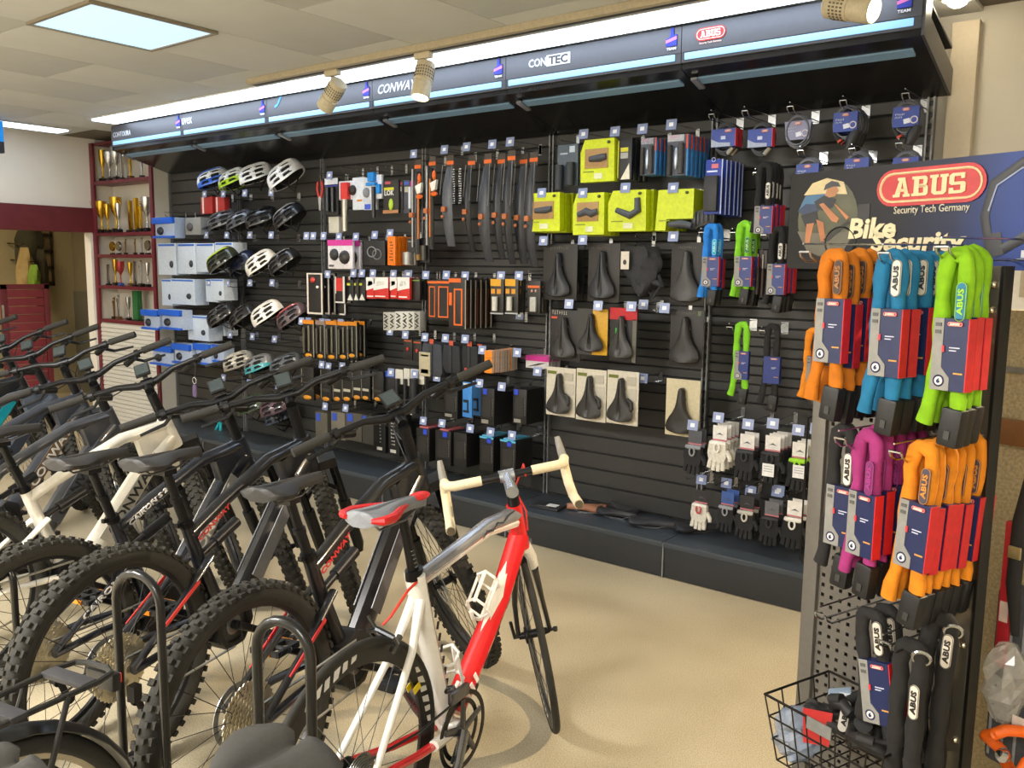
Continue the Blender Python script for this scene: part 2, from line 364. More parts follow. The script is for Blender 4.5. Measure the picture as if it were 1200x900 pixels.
# canopy
FY = -.542; FZ0, FZ1, FZ2 = 2.575, 2.61, 2.718
def emblem(t, x, z, h, mats=('#1d2fb0', '#e878c8')):
    o = part(t, 'emblem', cached(('emb', h), lambda: B().prism([(-.26 * h, -.2 * h), (.3 * h, -.2 * h), (.3 * h, .3 * h), (.14 * h, .3 * h), (.12 * h, .62 * h), (-.02 * h, .62 * h), (-.06 * h, .22 * h), (-.26 * h, .14 * h)], -.002, .002).mesh('emb', False)), M(mats[0], .5), (x, FY - .004, z), label='blue emblem with a pink stripe')
    part(o, 'stripe', cached(('embs', h), lambda: B().prism([(-.26 * h, -.06 * h), (.3 * h, .08 * h), (.3 * h, .22 * h), (-.26 * h, .08 * h)], -.0035, -.001).mesh('s', False)), M(mats[1], .5))
    lettering(o, 'TEAM', .5 * h, .12 * h, M('#e8ecff', .5), (0.02 * h, -.001, -.32 * h), bold=.02)
GR = lambda: M('#c9ced8', .5)
def logo_oval(t, x, y, z, w, h, rz=0, lead='#c4242c', rim='#efe6da', fs=1., par=None):
    """red oval word mark with a pale rim"""
    def st(hw, hh, n=10):
        r = hh; return [(hw - r + r * cos(a), r * sin(a)) for a in [-pi / 2 + pi * i / n for i in range(n + 1)]] + [(-hw + r + r * cos(a), r * sin(a)) for a in [pi / 2 + pi * i / n for i in range(n + 1)]]
    g = round(w, 4), round(h, 4)
    o = part(t, 'logo_plate', cached(('lg0',) + g, lambda: B().prism(st(w / 2, h / 2), -.001, .001).mesh('l', False)), M(lead, .45), (x, y, z), (0, 0, rz), label='red oval word mark')
    part(o, 'logo_rim', cached(('lg1',) + g, lambda: B().tube([(a, -.001, b) for a, b in st(w / 2 - h * .12, h / 2 - h * .12)], h * .035, 5, True).mesh('l')), M(rim, .5))
    o2 = part(o, 'lettering', slab_abus(), M(rim, .5), (0, -.002, 0)); o2.scale = (w * .66 * fs, .4, h * .52 * fs)
    return o
def slab_abus():
    """slab-serif capitals A B U S, one unit wide and one unit high"""
    def mk():
        b = B()
        def P(pts, x): b.prism([(x + p[0], p[1] - .5) for p in pts], -.004, .004)
        T = .18
        # A
        P([(0, 0), (.10, 0), (.10, .0), (.135, .9), (.115, 1), (.06, 1), (.06, .86), (.085, .86), (.03, .14), (0, .14)], 0)
        P([(.115, 1), (.165, 1), (.225, .14), (.25, .14), (.25, 0), (.15, 0), (.15, .14), (.17, .14), (.13, .8)], 0)
        P([(.075, .27), (.19, .27), (.185, .41), (.08, .41)], 0)
        x = .27
        P([(0, 0), (.1, 0), (.1, 1), (0, 1), (0, .86), (.03, .86), (.03, .14), (0, .14)], x)
        P([(.1, .84), (.16, .84), (.16, .6), (.1, .6), (.1, .44), (.2, .44), (.2, .56), (.215, .62), (.215, .9), (.19, 1), (.1, 1)], x)
        P([(.1, .0), (.2, 0), (.23, .1), (.23, .46), (.2, .55), (.1, .55), (.1, .42), (.165, .42), (.165, .15), (.1, .15)], x)
        x = .52
        P([(.03, .12), (.07, 0), (.19, 0), (.23, .12), (.23, .86), (.25, .86), (.25, 1), (.14, 1), (.14, .86), (.165, .86), (.165, .17), (.095, .17), (.095, .86), (.12, .86), (.12, 1), (.0, 1), (.0, .86), (.03, .86)], x)
        x = .785
        P([(0, 0), (.17, 0), (.215, .1), (.215, .5), (.19, .57), (.065, .57), (.065, .84), (.15, .84), (.15, .72), (.2, .72), (.2, 1), (.04, 1), (.0, .9), (.0, .5), (.03, .42), (.15, .42), (.15, .15), (.06, .15), (.06, .28), (0, .28)], x)
        return b.xf(Matrix.Translation((-.5, 0, 0))).mesh('abus', False)
    return cached('slab_abus', mk)
for k in range(6):
    xa = k * W0 + (.061 if k else .05); xb = (k + 1) * W0 + (.061 if k < 5 else .065); w = xb - xa
    t = thing('canopy_unit', 'dark grey lit canopy unit above bay %s of the shelving' % ('one two three four five six'.split()[k]), 'canopy', 'canopy units', (xa, 0, 0))
    g = .004
    part(t, 'fascia', B().bbox((g, FY, FZ1), (w, FY + .02, FZ2)).bbox((g, FY, FZ2), (w, FY + .06, FZ2 + .01)).mesh('fascia', False), M('#55565c', .38, .35, var=.03))
    part(t, 'light_strip', B().bbox((.02, FY - .002, FZ0), (w - .03, FY + .02, FZ1 - .004)).mesh('ls', True, .004), M('#7fb2de', .35, emit=L_BLUE, var=.02), label='glowing pale blue light strip')
    part(t, 'strip_frame', B().bbox((g, FY + .003, FZ0 - .012), (w, FY + .03, FZ1)).mesh('sf', False), M('#4c4d52', .4, .4))
    # underside, sloping from the fascia back to the wall
    sl = (2.39 - 2.535) / .53
    part(t, 'soffit', B().prism([(FY + .012, 2.563), (FY + .012, 2.535), (-.012, 2.385), (-.012, 2.40), (FY + .05, 2.575)], g, w, 'x').mesh('soffit', False), M('#232325', .22, .2, var=.03))
    part(t, 'lower_light', B().prism([(FY + .095, 2.503), (FY + .145, 2.487), (FY + .145, 2.50), (FY + .095, 2.52)], .045, w - .05, 'x').mesh('ll', False), M('#6f8da6', .3, emit=L_BLUE * .1, var=.02), label='blue tinted lamp cover under the canopy')
    part(t, 'bracket', B().box((.035, FY + .12, 2.487), (.03, .10, .012), Matrix.Rotation(-.28, 3, 'X')).mesh('br', False), M('#c9cbd0', .3, .8))
    part(t, 'top_cover', B().prism([(FY + .02, FZ2), (0, 2.6), (0, 2.59), (FY + .02, FZ2 - .01)], g, w, 'x').mesh('tc', False), M('#2b2c2f', .6))
    if k == 5: part(t, 'end_plate', B().prism([(FY + .005, FZ2), (FY + .005, 2.535), (-.005, 2.385), (-.005, 2.50), (FY + .1, 2.62), (FY + .1, FZ2)], w, w + .012, 'x').mesh('ep', False), M('#55565a', .4, .4))
    if k == 0:
        part(t, 'end_plate', B().prism([(FY + .005, FZ2), (FY + .005, 2.535), (-.005, 2.385), (-.005, 2.5), (FY + .1, 2.62), (FY + .1, FZ2)], -.012, 0, 'x').mesh('ep', False), M('#3b3c40', .4, .4))
        lettering(t, 'CONTOURA', .28, .042, GR(), (.17, FY - .001, 2.655), bold=.015)
    if k == 1: lettering(t, 'uvex', .14, .05, GR(), (.07, FY - .001, 2.672), bold=.02)
    if k == 2: part(t, 'swoosh', B().prism([(-.03, -.02), (.0, -.012), (.05, .045), (.03, .05), (.0, .005), (-.03, -.005)], -.002, .002).mesh('sw', False), M('#4fa8f0', .5), (.12, FY - .002, 2.68), label='pale blue swoosh mark')
    if k == 3: lettering(t, 'CONWAY', .33, .055, GR(), (.22, FY - .001, 2.668), bold=.02, shear=.3)
    if k == 4:
        lettering(t, 'CON', .115, .042, GR(), (.215, FY - .001, 2.672), bold=.025)
        pl = part(t, 'logo_plate', B().box((0, 0, 0), (.15, .003, .056)).mesh('pl', False), GR(), (.35, FY - .002, 2.672), label='pale plate behind dark letters')
        lettering(pl, 'TEC', .12, .042, M('#3a3b42', .5), (0, -.002, 0), bold=.025)
    if k == 5:
        logo_oval(t, .15, FY - .003, 2.675, .15, .058)
        lettering(t, 'Security Tech Germany', .11, .011, M('#e8c6c0', .5), (.15, FY - .001, 2.636), bold=.02)
        emblem(t, w - .07, 2.668, .1)
    if k < 5: emblem(t, w - .05, 2.665, .1)
# ================================================================ HOOKS
WIRE = lambda: M('#b9bbbf', .22, 1.)
TAGM = lambda: M('#8f9cc4', .25, var=.05, spec=.6)
def hook_mesh(L, dbl):
    b = B(); s = .014 if dbl else 0
    for q in ((-s, s) if dbl else (0,)):
        b.tube([(q, -.0, .0), (q, -L + .02, 0), (q, -L, .012), (q, -L - .004, .022)], .0028, 6)
    if dbl: b.tube([(-s, -L - .004, .022), (s, -L - .004, .022)], .0028, 6)
    b.tube([(0, 0, .045), (0, -L - .01, .04)], .0022, 6)
    b.box((0, -.003, .02), (.04 if dbl else .022, .006, .06))
    return b.mesh('wire')
def hook(tx, label, L=.29, grp='display hooks', tagged=True, dbl=False, tag_col=None, lab=True):
    """tx = world position of the tip; runs back to the wall"""
    L = round(L, 2)
    t = thing('display_hook', label, 'display hook', grp, (tx[0], 0, tx[2] - (.03 if tagged else .01)))
    part(t, 'wire', cached(('hook', L, dbl), lambda: hook_mesh(L, dbl)), WIRE())
    if tagged:
        o = part(t, 'price_holder', cached('ph', lambda: B().box((0, 0, 0), (.058, .003, .052)).bbox((-.006, 0, .015), (.006, .02, .02)).mesh('ph', False)), TAGM(), (0, -L - .012, .034), (radians(-8), 0, 0))
        part(o, 'price_label', cached('pl', lambda: B().box((0, -.002, 0), (.024, .002, .02)).mesh('pl', False)), M('#f4f6ff', .4, emit=0))
    return t
def hooks(pts, where, L=.29, d=None, **kw):
    for i, p in enumerate(pts):
        hook(p, 'tagged chrome hook, %s from the left %s' % (NTH[i], where), L, 'display hooks ' + where, **kw)
# ================================================================ PACKS
CLEAR = lambda: M('#c9d2da', .12, alpha=.28, spec=.8)
def deco(t, w, h, y, items):
    """items on the front of a pack: (shape, name, x0, z0, x1, z1, colour[, extra]) in fractions from the upper left"""
    for it in items:
        s, nm, x0, z0, x1, z1, c = it[:7]; ex = it[7] if len(it) > 7 else None
        cx, cz = ((x0 + x1) / 2 - .5) * w, -(z0 + z1) / 2 * h; dx, dz = (x1 - x0) * w, (z1 - z0) * h
        m = M(*c) if isinstance(c, tuple) else M(c, .45)
        rd = lambda v: round(v, 3)
        if s == 'r': o = part(t, nm, cached(('dr', rd(dx), rd(dz)), lambda: B().box((0, 0, 0), (rd(dx), .003, rd(dz))).mesh('r', False)), m, (cx, y - .0012, cz))
        elif s == 'b': o = part(t, nm, cached(('db', rd(dx), rd(dz), ex), lambda: B().box((0, 0, 0), (rd(dx), ex or .02, rd(dz))).mesh('b', True, .003)), m, (cx, y - (ex or .02) / 2, cz))
        elif s == 'c': o = part(t, nm, cached(('dc', rd(dx), rd(dz)), lambda: B().lathe([(0, -rd(dz) / 2), (rd(dx) / 2, -rd(dz) / 2), (rd(dx) / 2, rd(dz) / 2), (0, rd(dz) / 2)], 10).mesh('c')), m, (cx, y - dx / 2, cz))
        elif s == 'e': o = part(t, nm, cached(('de', rd(dx), rd(dz)), lambda: B().ell((0, 0, 0), (rd(dx) / 2, min(rd(dx), rd(dz)) * .3, rd(dz) / 2), 10, 6).mesh('e')), m, (cx, y - .004, cz))
        elif s == 'o': # ring
            o = part(t, nm, cached(('do', rd(dx), rd(dz)), lambda: B().tube([(rd(dx) / 2 * cos(a), 0, rd(dz) / 2 * sin(a)) for a in [2 * pi * k / 16 for k in range(16)]], max(.002, rd(dx) * .05), 5, True).mesh('o')), m, (cx, y - .004, cz))
        elif s == 'p': # polygon, extra = points in fractions
            o = part(t, nm, cached(('dp', rd(w), rd(h), ex), lambda: B().prism([((px - .5) * rd(w), -pz * rd(h)) for px, pz in ex], -.002, .001).mesh('p', False)), m, (0, y - .001, 0))
        elif s == 't': o = lettering(t, nm, dx, dz, m, (cx, y - .002, cz), bold=.02); o.name = 'lettering'
        elif s == 'w' or s == 'wv':
            def wd():
                q = random.Random(int(dx * 1e4) + int(dz * 1e4)); bb = B(); L_, H_ = (dx, dz) if s == 'w' else (dz, dx); xx = -L_ / 2
                while xx < L_ / 2 - H_ * .3:
                    ww = min(H_ * q.uniform(.35, .6), L_ / 2 - xx); hh = H_ * q.uniform(.75, 1)
                    bb.box((xx + ww / 2, 0, 0), (ww * .28, .0016, hh)).box((xx + ww * .55, 0, q.choice((-.4, 0, .4)) * H_), (ww * .7, .0016, H_ * .2)); xx += ww + H_ * .18
                return bb.mesh('print', False)
            o = part(t, 'print', cached(('dw', s, rd(dx), rd(dz)), wd), m, (cx, y - .001, cz), (0, radians(-90) if s == 'wv' else 0, 0), kind='stuff')
        elif s == 'v': o = lettering(t, nm, dz, dx, m, (cx, y - .002, cz), rot=(0, radians(-90), 0), bold=.02); o.name = 'lettering'
def pack(name, label, cat, group, box, d, col, items=(), thick=.02, shape=None, rz=0., header=None, rough=.42, sides=None):
    xc, zt, w, h = box
    t = thing(name, label, cat, group, (xc, -d + thick / 2, zt), rz)
    me = cached(('pk', round(w, 3), round(thick, 3), round(h, 3), shape), lambda: (B().prism([((px - .5) * w, -pz * h) for px, pz in shape], -thick / 2, thick / 2).mesh('pk', False) if shape else B().box((0, 0, -h / 2), (w, thick, h)).mesh('pk', True, min(.003, thick * .2))))
    part(t, 'box' if thick > .03 else 'card', me, M(col, rough))
    deco(t, w, h, -thick / 2, items)
    return t
def stack(n, pitch, label_fn, mk, jit=.004, jr=.03):
    """one proto in front, the rest behind it along its hook, towards the wall"""
    p = mk(label_fn(0)); out = [p]
    for k in range(1, n):
        l = Vector(p.location) + Vector((rnd.uniform(-jit, jit), pitch * k, rnd.uniform(-jit, jit) * .6))
        if l.y > -.012: break
        out.append(dup(p, l, label_fn(k), (0, 0, p.rotation_euler.z + rnd.uniform(-jr, jr))))
    return out
def run(name, base, cat, where, box, d, n, pitch, col, items=(), thick=.02, **kw):
    jr = kw.pop('jr', .02)
    return stack(n, pitch, lambda k: ('%s %s' % (base, where)) if n == 1 else ('%s %s, %s' % (base, where, 'front one' if k == 0 else ORD[k] + ' back')),
                 lambda lb: pack(name, lb, cat, '%s group %s' % (name.replace('_', ' '), where), box, d, col, items, thick, **kw), jr=jr)
# ================================================================ SADDLES
def saddle_mesh(L=.27, W=.15, cut=True, tail=.0, thick=.032, split=0.):
    prof = [(0, .42), (.02, .72), (.06, .92), (.13, 1.), (.24, .93), (.34, .76), (.44, .55), (.55, .40), (.68, .31), (.82, .26), (.93, .22), (.98, .15), (1., .05)]
    b = B(); R = []
    for q, ww in prof:
        x = q * L; hw = ww * W / 2; ring = []
        z0 = .006 * sin(q * pi) + (.010 * (1 - q / .24) if q < .24 else 0) * (1 + tail) - (.006 if q in (0, 1.) else 0)
        for t in (-1, -.97, -.86, -.68, -.48, -.3, -.16, -.07, 0, .07, .16, .3, .48, .68, .86, .97, 1):
            z = z0 - .018 * abs(t) ** 3
            if cut and .08 < q < .85: z -= .011 * max(0, 1 - (abs(t) / .16) ** 2)
            if split and q < .7: z -= split * math.exp(-(t / .2) ** 2) * (1 - q / .7)
            ring.append((x - (split * .6 * math.exp(-(t / .25) ** 2) * -1 if split and q < .1 else 0), t * hw, z))
        for t in (.97, .7, .35, 0, -.35, -.7, -.97): ring.append((x, t * hw * .93, z0 - thick * (.9 if abs(t) > .9 else 1.) - .002))
        R.append(ring)
    b.rings(R)
    return b.mesh('saddle')
def rails_mesh(L=.27):
    b = B()
    for s in (-1, 1): b.tube([(.02 * L / .27, s * .035, -.025), (.05, s * .024, -.045), (.16, s * .022, -.045), (L * .9, s * .008, -.022)], .0035, 6)
    return b.mesh('rails')
def hung_saddle(label, box, d, card, items=(), col='#1b1b1d', cut=True, tilt=0., group=None, rot=0.):
    """a saddle on its hang card, nose up, top facing the room"""
    xc, zt, w, h = box
    t = thing('boxed_saddle', label, 'saddle', group, (xc, -d, zt), rot)
    part(t, 'backing_card', cached(('bc', round(w, 3), round(h, 3)), lambda: B().box((0, .02, -h / 2), (w, .006, h)).mesh('card', True, .002)), M(card, .5))
    deco(t, w, h, .017, items)
    L = min(h * .8, .3); W = min(.17, max(.12, w * .88))
    # local saddle x (tail to nose) -> up; z (top) -> -y
    m = Matrix(((0, 1, 0, 0), (0, 0, -1, -.02), (1, 0, 0, -h + .02), (0, 0, 0, 1)))
    o = part(t, 'saddle_shell', cached(('sad', round(L, 2), round(W, 2), cut), lambda: saddle_mesh(round(L, 2), round(W, 2), cut)), M(col, .42, var=.1, scale=150, bump=.05), mtx=m)
    part(o, 'rail', cached(('rails', round(L, 2)), lambda: rails_mesh(round(L, 2))), M('#8c8d90', .3, .9))
    return t
# ================================================================ HELMETS
def helmet(label, p, c1, c2=None, visor=None, s=1., rz=radians(180), tilt=.45, accent=None, liner='#141416', rough=.3, group='helmets on the left bays', roll=0.):
    """nose along local +x; p = centre of the rim plane"""
    t = thing('bike_helmet', label, 'helmet', group, p, rz, roll, 0)
    t.rotation_euler = (roll, tilt, rz); t.scale = (s, s, s)
    a, bb, c = .148, .104, .135
    NS, NV = 30, 38
    def sec(s_, v, k=1.):
        f = max(.03, 1 - abs(s_) ** 2.7) ** .47
        lift = .018 * max(0, -s_) ** 1.5
        return Vector((a * s_, bb * f * sin(v), (c * (f ** .75)) * cos(v) * (1. if cos(v) > 0 else .35) + lift)) * k
    def vent(s_, v):
        av = abs(v)
        for v0, hw, s0, s1 in ((.0, .12, -.70, -.10), (.0, .12, .04, .74), (.36, .12, -.78, -.30), (.36, .12, -.18, .30), (.36, .12, .40, .82), (.72, .125, -.74, -.12), (.72, .125, .0, .76), (1.08, .12, -.66, .0), (1.08, .125, .12, .72), (1.42, .1, -.56, -.06), (1.42, .1, .06, .56)):
            m_ = (s_ - (s0 + s1) / 2) / ((s1 - s0) / 2)
            if abs(m_) < 1 and abs(av - v0) < hw * (1 - m_ * m_) ** .5 + .01: return True
        return False
    def shell(lo):
        b = B(); V = []; idx = {}
        for i in range(NS + 1):
            s_ = -cos(pi * i / NS)
            for j in range(NV + 1): idx[i, j] = len(V); V.append(tuple(sec(s_, -1.66 + 3.32 * j / NV)))
        F = []
        for i in range(NS):
            sm = -cos(pi * (i + .5) / NS)
            for j in range(NV):
                vm = -1.66 + 3.32 * (j + .5) / NV
                if vent(sm, vm) or (abs(vm) > 1.24) != lo: continue
                F.append((idx[i, j], idx[i + 1, j], idx[i + 1, j + 1], idx[i, j + 1]))
        b.add(V, F); return b
    def solid(lo):
        me = shell(lo).mesh('shell')
        import bmesh
        bm = bmesh.new(); bm.from_mesh(me)
        bmesh.ops.delete(bm, geom=[v for v in bm.verts if not v.link_faces], context='VERTS')
        bm.normal_update()
        bmesh.ops.solidify(bm, geom=list(bm.faces), thickness=.009)
        bm.to_mesh(me); bm.free(); me.polygons.foreach_set('use_smooth', [True] * len(me.polygons)); me.set_sharp_from_angle(angle=radians(45)); me.update(); return me
    def liner_m():
        b = B(); R = []
        for i in range(13): R.append([tuple(sec(-cos(pi * i / 12) * .93, -1.6 + 3.2 * j / 14, .9)) for j in range(15)])
        vv = [p for r in R for p in r]; f = []
        for i in range(12):
            for j in range(14): f.append((i * 15 + j, i * 15 + j + 1, (i + 1) * 15 + j + 1, (i + 1) * 15 + j))
        b.add(vv, f); return b.mesh('liner')
    part(t, 'liner', cached('hl', liner_m), M(liner, .8))
    part(t, 'upper_shell', cached('hup', lambda: solid(False)), M(c1, rough, coat=.5))
    part(t, 'lower_shell', cached('hlo', lambda: solid(True)), M(c2 or c1, rough, coat=.4))
    if accent:
        for sg in (-1, 1): part(t, 'accent_band', cached(('hac', sg), lambda: B().tube([tuple(sec(-.8 + .2 * k, sg * (.54 - .0 * k), 1.01)) for k in range(9)], [.002, .006, .008, .008, .008, .008, .007, .005, .002], 6).mesh('ab')), M(accent, rough, coat=.4))
    if visor:
        def vis():
            b = B(); R = []
            for j in range(13):
                al = -1.05 + 2.1 * j / 12; x, y = a * cos(al), bb * 1.02 * sin(al)
                ex = .06 * cos(al) ** .6
                R.append([(x, y, .05), (x + ex, y, .035), (x + ex, y, .028), (x, y, .04)])
            return b.rings(R)
        part(t, 'visor', cached('hv', lambda: vis().mesh('visor')), M(visor, .45))
    def strap():
        b = B()
        for s_ in (-1, 1): b.tube([(.06, s_ * .085, .02), (.0, s_ * .07, -.05), (-.07, s_ * .085, .02)], .006, 5, ry=.0015)
        b.tube([(.0, .07, -.05), (0, .0, -.09), (0, -.07, -.05)], .006, 5, ry=.0015)
        return b.mesh('strap')
    part(t, 'strap', cached('hst', strap), M('#1c1c1e', .8))
    return t
# row list: px, py of the helmet centre, colours
_helm = [
 ('glossy blue and white helmet, leftmost on the top helmet row', (1.032,-0.220,2.235), '#e9eef4', '#1c5fd0', None, '#1c5fd0'),
 ('white and lime green helmet beside the blue one on the top helmet row', (1.307,-0.220,2.215), '#e6edf2', '#a9cf18', None, None),
 ('white helmet with a black side opening, third on the top helmet row', (1.566,-0.200,2.243), '#f0f2f6', '#e8ebf0', None, None),
 ('large white helmet with a raised tail, rightmost on the top helmet row', (1.965,-0.220,2.215), '#f3f4f8', '#eceef2', None, None),
 ('matt grey helmet with a peak, leftmost on the second helmet row', (1.154,-0.220,1.902), '#55575c', '#4c4e53', '#4a4d55', None),
 ('matt slate helmet, second on the second helmet row', (1.421,-0.240,1.889), '#50545e', '#44474f', None, None),
 ('glossy black helmet beside the slate one on the second helmet row', (1.628,-0.200,1.913), '#222327', '#1a1b1f', None, None),
 ('glossy black helmet with silver flashes, rightmost on the second helmet row', (1.995,-0.220,1.917), '#2a2a2e', '#1f1f23', None, '#77797d'),
 ('dark green helmet with lime patches on the third helmet row', (1.406,-0.400,1.591), '#2d3323', '#23281d', None, '#a6c41c'),
 ('navy blue helmet on the third helmet row', (1.429,-0.240,1.566), '#20263f', '#181d33', None, None),
 ('white helmet between navy and black ones on the third helmet row', (1.642,-0.220,1.575), '#ebe9e4', '#e2e0da', None, None),
 ('glossy black helmet, rightmost on the third helmet row', (1.924,-0.220,1.584), '#232326', '#18181b', None, '#55565a'),
 ('matt black helmet, leftmost on the fourth helmet row', (1.163,-0.260,1.154), '#2b2a2b', '#242324', None, None),
 ('matt black helmet, second on the fourth helmet row', (1.450,-0.260,1.154), '#2a2928', '#201f1f', None, None),
 ('plain white helmet on the fourth helmet row', (1.728,-0.240,1.192), '#f0eee8', '#e9e7e1', None, None),
 ('purple-grey helmet with a red tail on the fourth helmet row', (2.037,-0.240,1.181), '#594a50', '#4a3c42', None, '#a02c33'),
 ('white and grey helmet half hidden behind a handlebar grip', (1.307,-0.220,0.781), '#c9c4b8', '#8d887c', None, None),
 ('grey helmet with turquoise lower shell on the fifth helmet row', (1.604,-0.240,0.780), '#7d7f82', '#3f9aa3', None, '#6a6c70'),
 ('slate grey helmet, rightmost on the fifth helmet row', (1.944,-0.240,0.807), '#565a60', '#4a4d53', None, None),
 ('dark green patterned helmet on the lowest helmet row', (1.474,-0.220,0.444), '#46583a', '#34412c', None, None),
 ('dark plum helmet on the lowest helmet row', (1.807,-0.240,0.470), '#5b434f', '#45323c', None, None),
 ('blue-grey child helmet lying low beside the plum helmet', (1.662,-0.100,0.361), '#46566a', '#38465a', None, None)]
for i, (lb, p, a, b_, v, ac) in enumerate(_helm):
    helmet(lb, p, a, b_, v, s=.92 if i not in (3,) else 1.02, rz=radians(180 + (12, -6, 16, 5)[i % 4] + (25 if i < 4 else 20)), tilt=(.55 if i in (3, 11, 10, 12, 13, 14, 15, 7, 8, 9) else .3), accent=ac)
for r, (pts) in enumerate(([(0.945,-0.260,2.155), (1.204,-0.260,2.145), (1.484,-0.260,2.140), (1.812,-0.260,2.132)], [(0.951,-0.260,1.829), (1.233,-0.260,1.825), (1.535,-0.260,1.822), (1.800,-0.260,1.818)], [(0.965,-0.260,1.444), (1.225,-0.260,1.449), (1.518,-0.260,1.455), (1.797,-0.260,1.461)], [(0.941,-0.260,1.038), (1.239,-0.260,1.034), (1.533,-0.260,1.038), (1.812,-0.260,1.034)], [(1.127,-0.260,0.679), (1.472,-0.260,0.668), (1.841,-0.260,0.676)])):
    hooks(pts, 'below helmet row %s' % ('one two three four five'.split()[r]), .25, dbl=True)
# boxes beside the helmets
def white_box(lb, box, d, win=True):
    pack('parts_box', lb, 'box', 'white boxes with blue stripe', box, d, '#c6d2e2', [('r', 'stripe', .06, .03, .94, .09, '#2f66c8')] + ([('e', 'window', .68, .55, .86, .78, '#2b2f3a')] if win else []), .13)
for i, q in enumerate(((0.415,1.770,0.279,0.265), (0.713,1.768,0.265,0.252), (0.984,1.766,0.253,0.232), (1.244,1.771,0.242,0.213))): white_box('tall white box with blue stripe, %s in the upper box row by the cabinet' % NTH[i], q, .3)
for i, q in enumerate(((0.361,1.468,0.161,0.226), (0.670,1.474,0.358,0.212), (0.999,1.479,0.169,0.186), (1.136,1.482,0.177,0.170))): white_box('white box with blue stripe, %s in the middle box row by the cabinet' % NTH[i], q, (.28, .32, .26, .3)[i])
white_box('white box with blue stripe standing alone below the middle box row', (0.846,1.176,0.299,0.205), .3)
white_box('white box with a dark oval behind the black helmets', (0.913,1.160,0.196,0.150), .16)
def blue_case(lb, box, d):
    pack('blue_case', lb, 'blister case', 'blue topped clear cases', box, d, '#aebdd3', [('b', 'lid', -.03, 0, 1.03, .3, '#1f5fd2', .03), ('b', 'base', -.03, .9, 1.03, 1., '#1f5fd2', .03), ('e', 'dark_part', .12, .45, .45, .85, '#23262e')], .1)
for i, (q, d) in enumerate((((0.469,1.980,0.288,0.169), .34), ((0.314,1.207,0.246,0.168), .4), ((0.626,1.220,0.298,0.164), .4), ((0.294,0.894,0.329,0.172), .3), ((0.708,0.938,0.244,0.165), .36), ((0.945,0.951,0.209,0.170), .32), ((1.096,0.951,0.144,0.140), .28))):
    blue_case('clear case with bright blue lid, %s of the blue cases from the top left' % NTH[i], q, d)
pack('grey_box', 'small grey carton between the blue case and the peaked helmet', 'box', None, (0.823,1.973,0.222,0.137), .3, '#8d8f8e', [('e', 'picture', .15, .3, .5, .8, '#4a4548')], .12)
for i, q in enumerate(((0.944,2.153,0.192,0.150), (1.128,2.145,0.151,0.141))):
    pack('red_bottle', 'red drink bottle, %s of two below the blue helmet' % ('left', 'right')[i], 'bottle', 'red bottles below the helmets', q, .2, '#1d1d20', [('b', 'bottle_body', .1, .1, .95, 1., '#a82a26', .05), ('b', 'cap', .2, 0, .85, .1, '#2a2a2c', .04), ('b', 'stripe', .22, .12, .34, .98, '#e6cfc8', .053)], .012)
hooks([(0.398,-0.200,2.003), (0.250,-0.340,2.007)], 'above the blue case by the cabinet', .2, tagged=False)
for i, q in enumerate(((0.301,-0.300,0.909), (0.609,-0.300,0.935), (2.370,-0.260,2.215), (3.053,-0.220,0.584), (2.246,-0.280,0.867), (2.441,-0.300,0.872), (4.187,-0.280,0.887))): hook(q, 'plain chrome hook, %s of the scattered ones on the left bays' % NTH[i], .26, 'scattered plain hooks', tagged=False)
# ================================================================ BAY 3: TOOLS AND SMALL PACKS
OR = '#e8691c'
hooks([(2.249,-0.300,1.805), (2.324,-0.300,1.804), (2.436,-0.300,1.803), (2.598,-0.300,1.795), (2.773,-0.300,1.793), (2.958,-0.300,1.802), (3.104,-0.300,1.811)], 'in the second tool row', .28)
hooks([(2.475,-0.300,1.535), (2.743,-0.300,1.545), (2.829,-0.300,1.546), (2.938,-0.300,1.547), (3.134,-0.300,1.545), (3.268,-0.300,1.547)], 'in the third tool row', .28)
hooks([(2.173,-0.300,1.190), (2.251,-0.300,1.193), (2.402,-0.300,1.194), (2.467,-0.300,1.192), (2.604,-0.300,1.198)], 'above the orange and black packs', .28)
hooks([(2.395,-0.300,0.887), (2.469,-0.300,0.880), (2.616,-0.300,0.892), (3.105,-0.300,0.890), (3.328,-0.300,0.898)], 'in the fifth tool row', .28)
hooks([(2.425,-0.300,0.585), (2.646,-0.300,0.597)], 'in the lowest tool row', .28)
hooks([(2.509,-0.300,2.216)], 'over the black tool set', .28)
for i, q in enumerate(((2.354,-0.300,2.230), (2.536,-0.200,2.253), (2.686,-0.200,2.256), (2.831,-0.200,2.253), (2.972,-0.200,2.256))): hook(q, 'bare chrome hook, %s from the left over the tools' % NTH[i], .2, 'bare hooks over the tools', tagged=False)
P1 = 'in the top tool row'
t = thing('pliers', 'red-handled pliers hanging left of the black tool set', 'pliers', None, (2.345,-0.240,2.189))
part(t, 'handle', B().tube([(-.02, 0, 0), (-.03, 0, -.05), (-.012, 0, -.11)], .009).tube([(.02, 0, 0), (.03, 0, -.05), (.012, 0, -.11)], .009).mesh('h'), M('#c8332c', .4))
part(t, 'jaw', B().prism([(-.018, -.1), (.018, -.1), (.008, -.2), (-.008, -.2)], -.006, .006).mesh('j', False), M('#c9ccd2', .3, .8))
run('tool_card', 'white headed card of black tools', 'tool card', P1, (2.502,2.202,0.135,0.251), .27, 1, .03, '#1d1d1f', [('r', 'header', 0, 0, 1, .2, '#dfe3ee'), ('r', 'stripe', 0, .17, 1, .22, '#5156c8'), ('c', 'tool', .2, .25, .4, .9, ('#45474a', .3, .8)), ('c', 'tool', .6, .25, .8, .92, ('#45474a', .3, .8))])
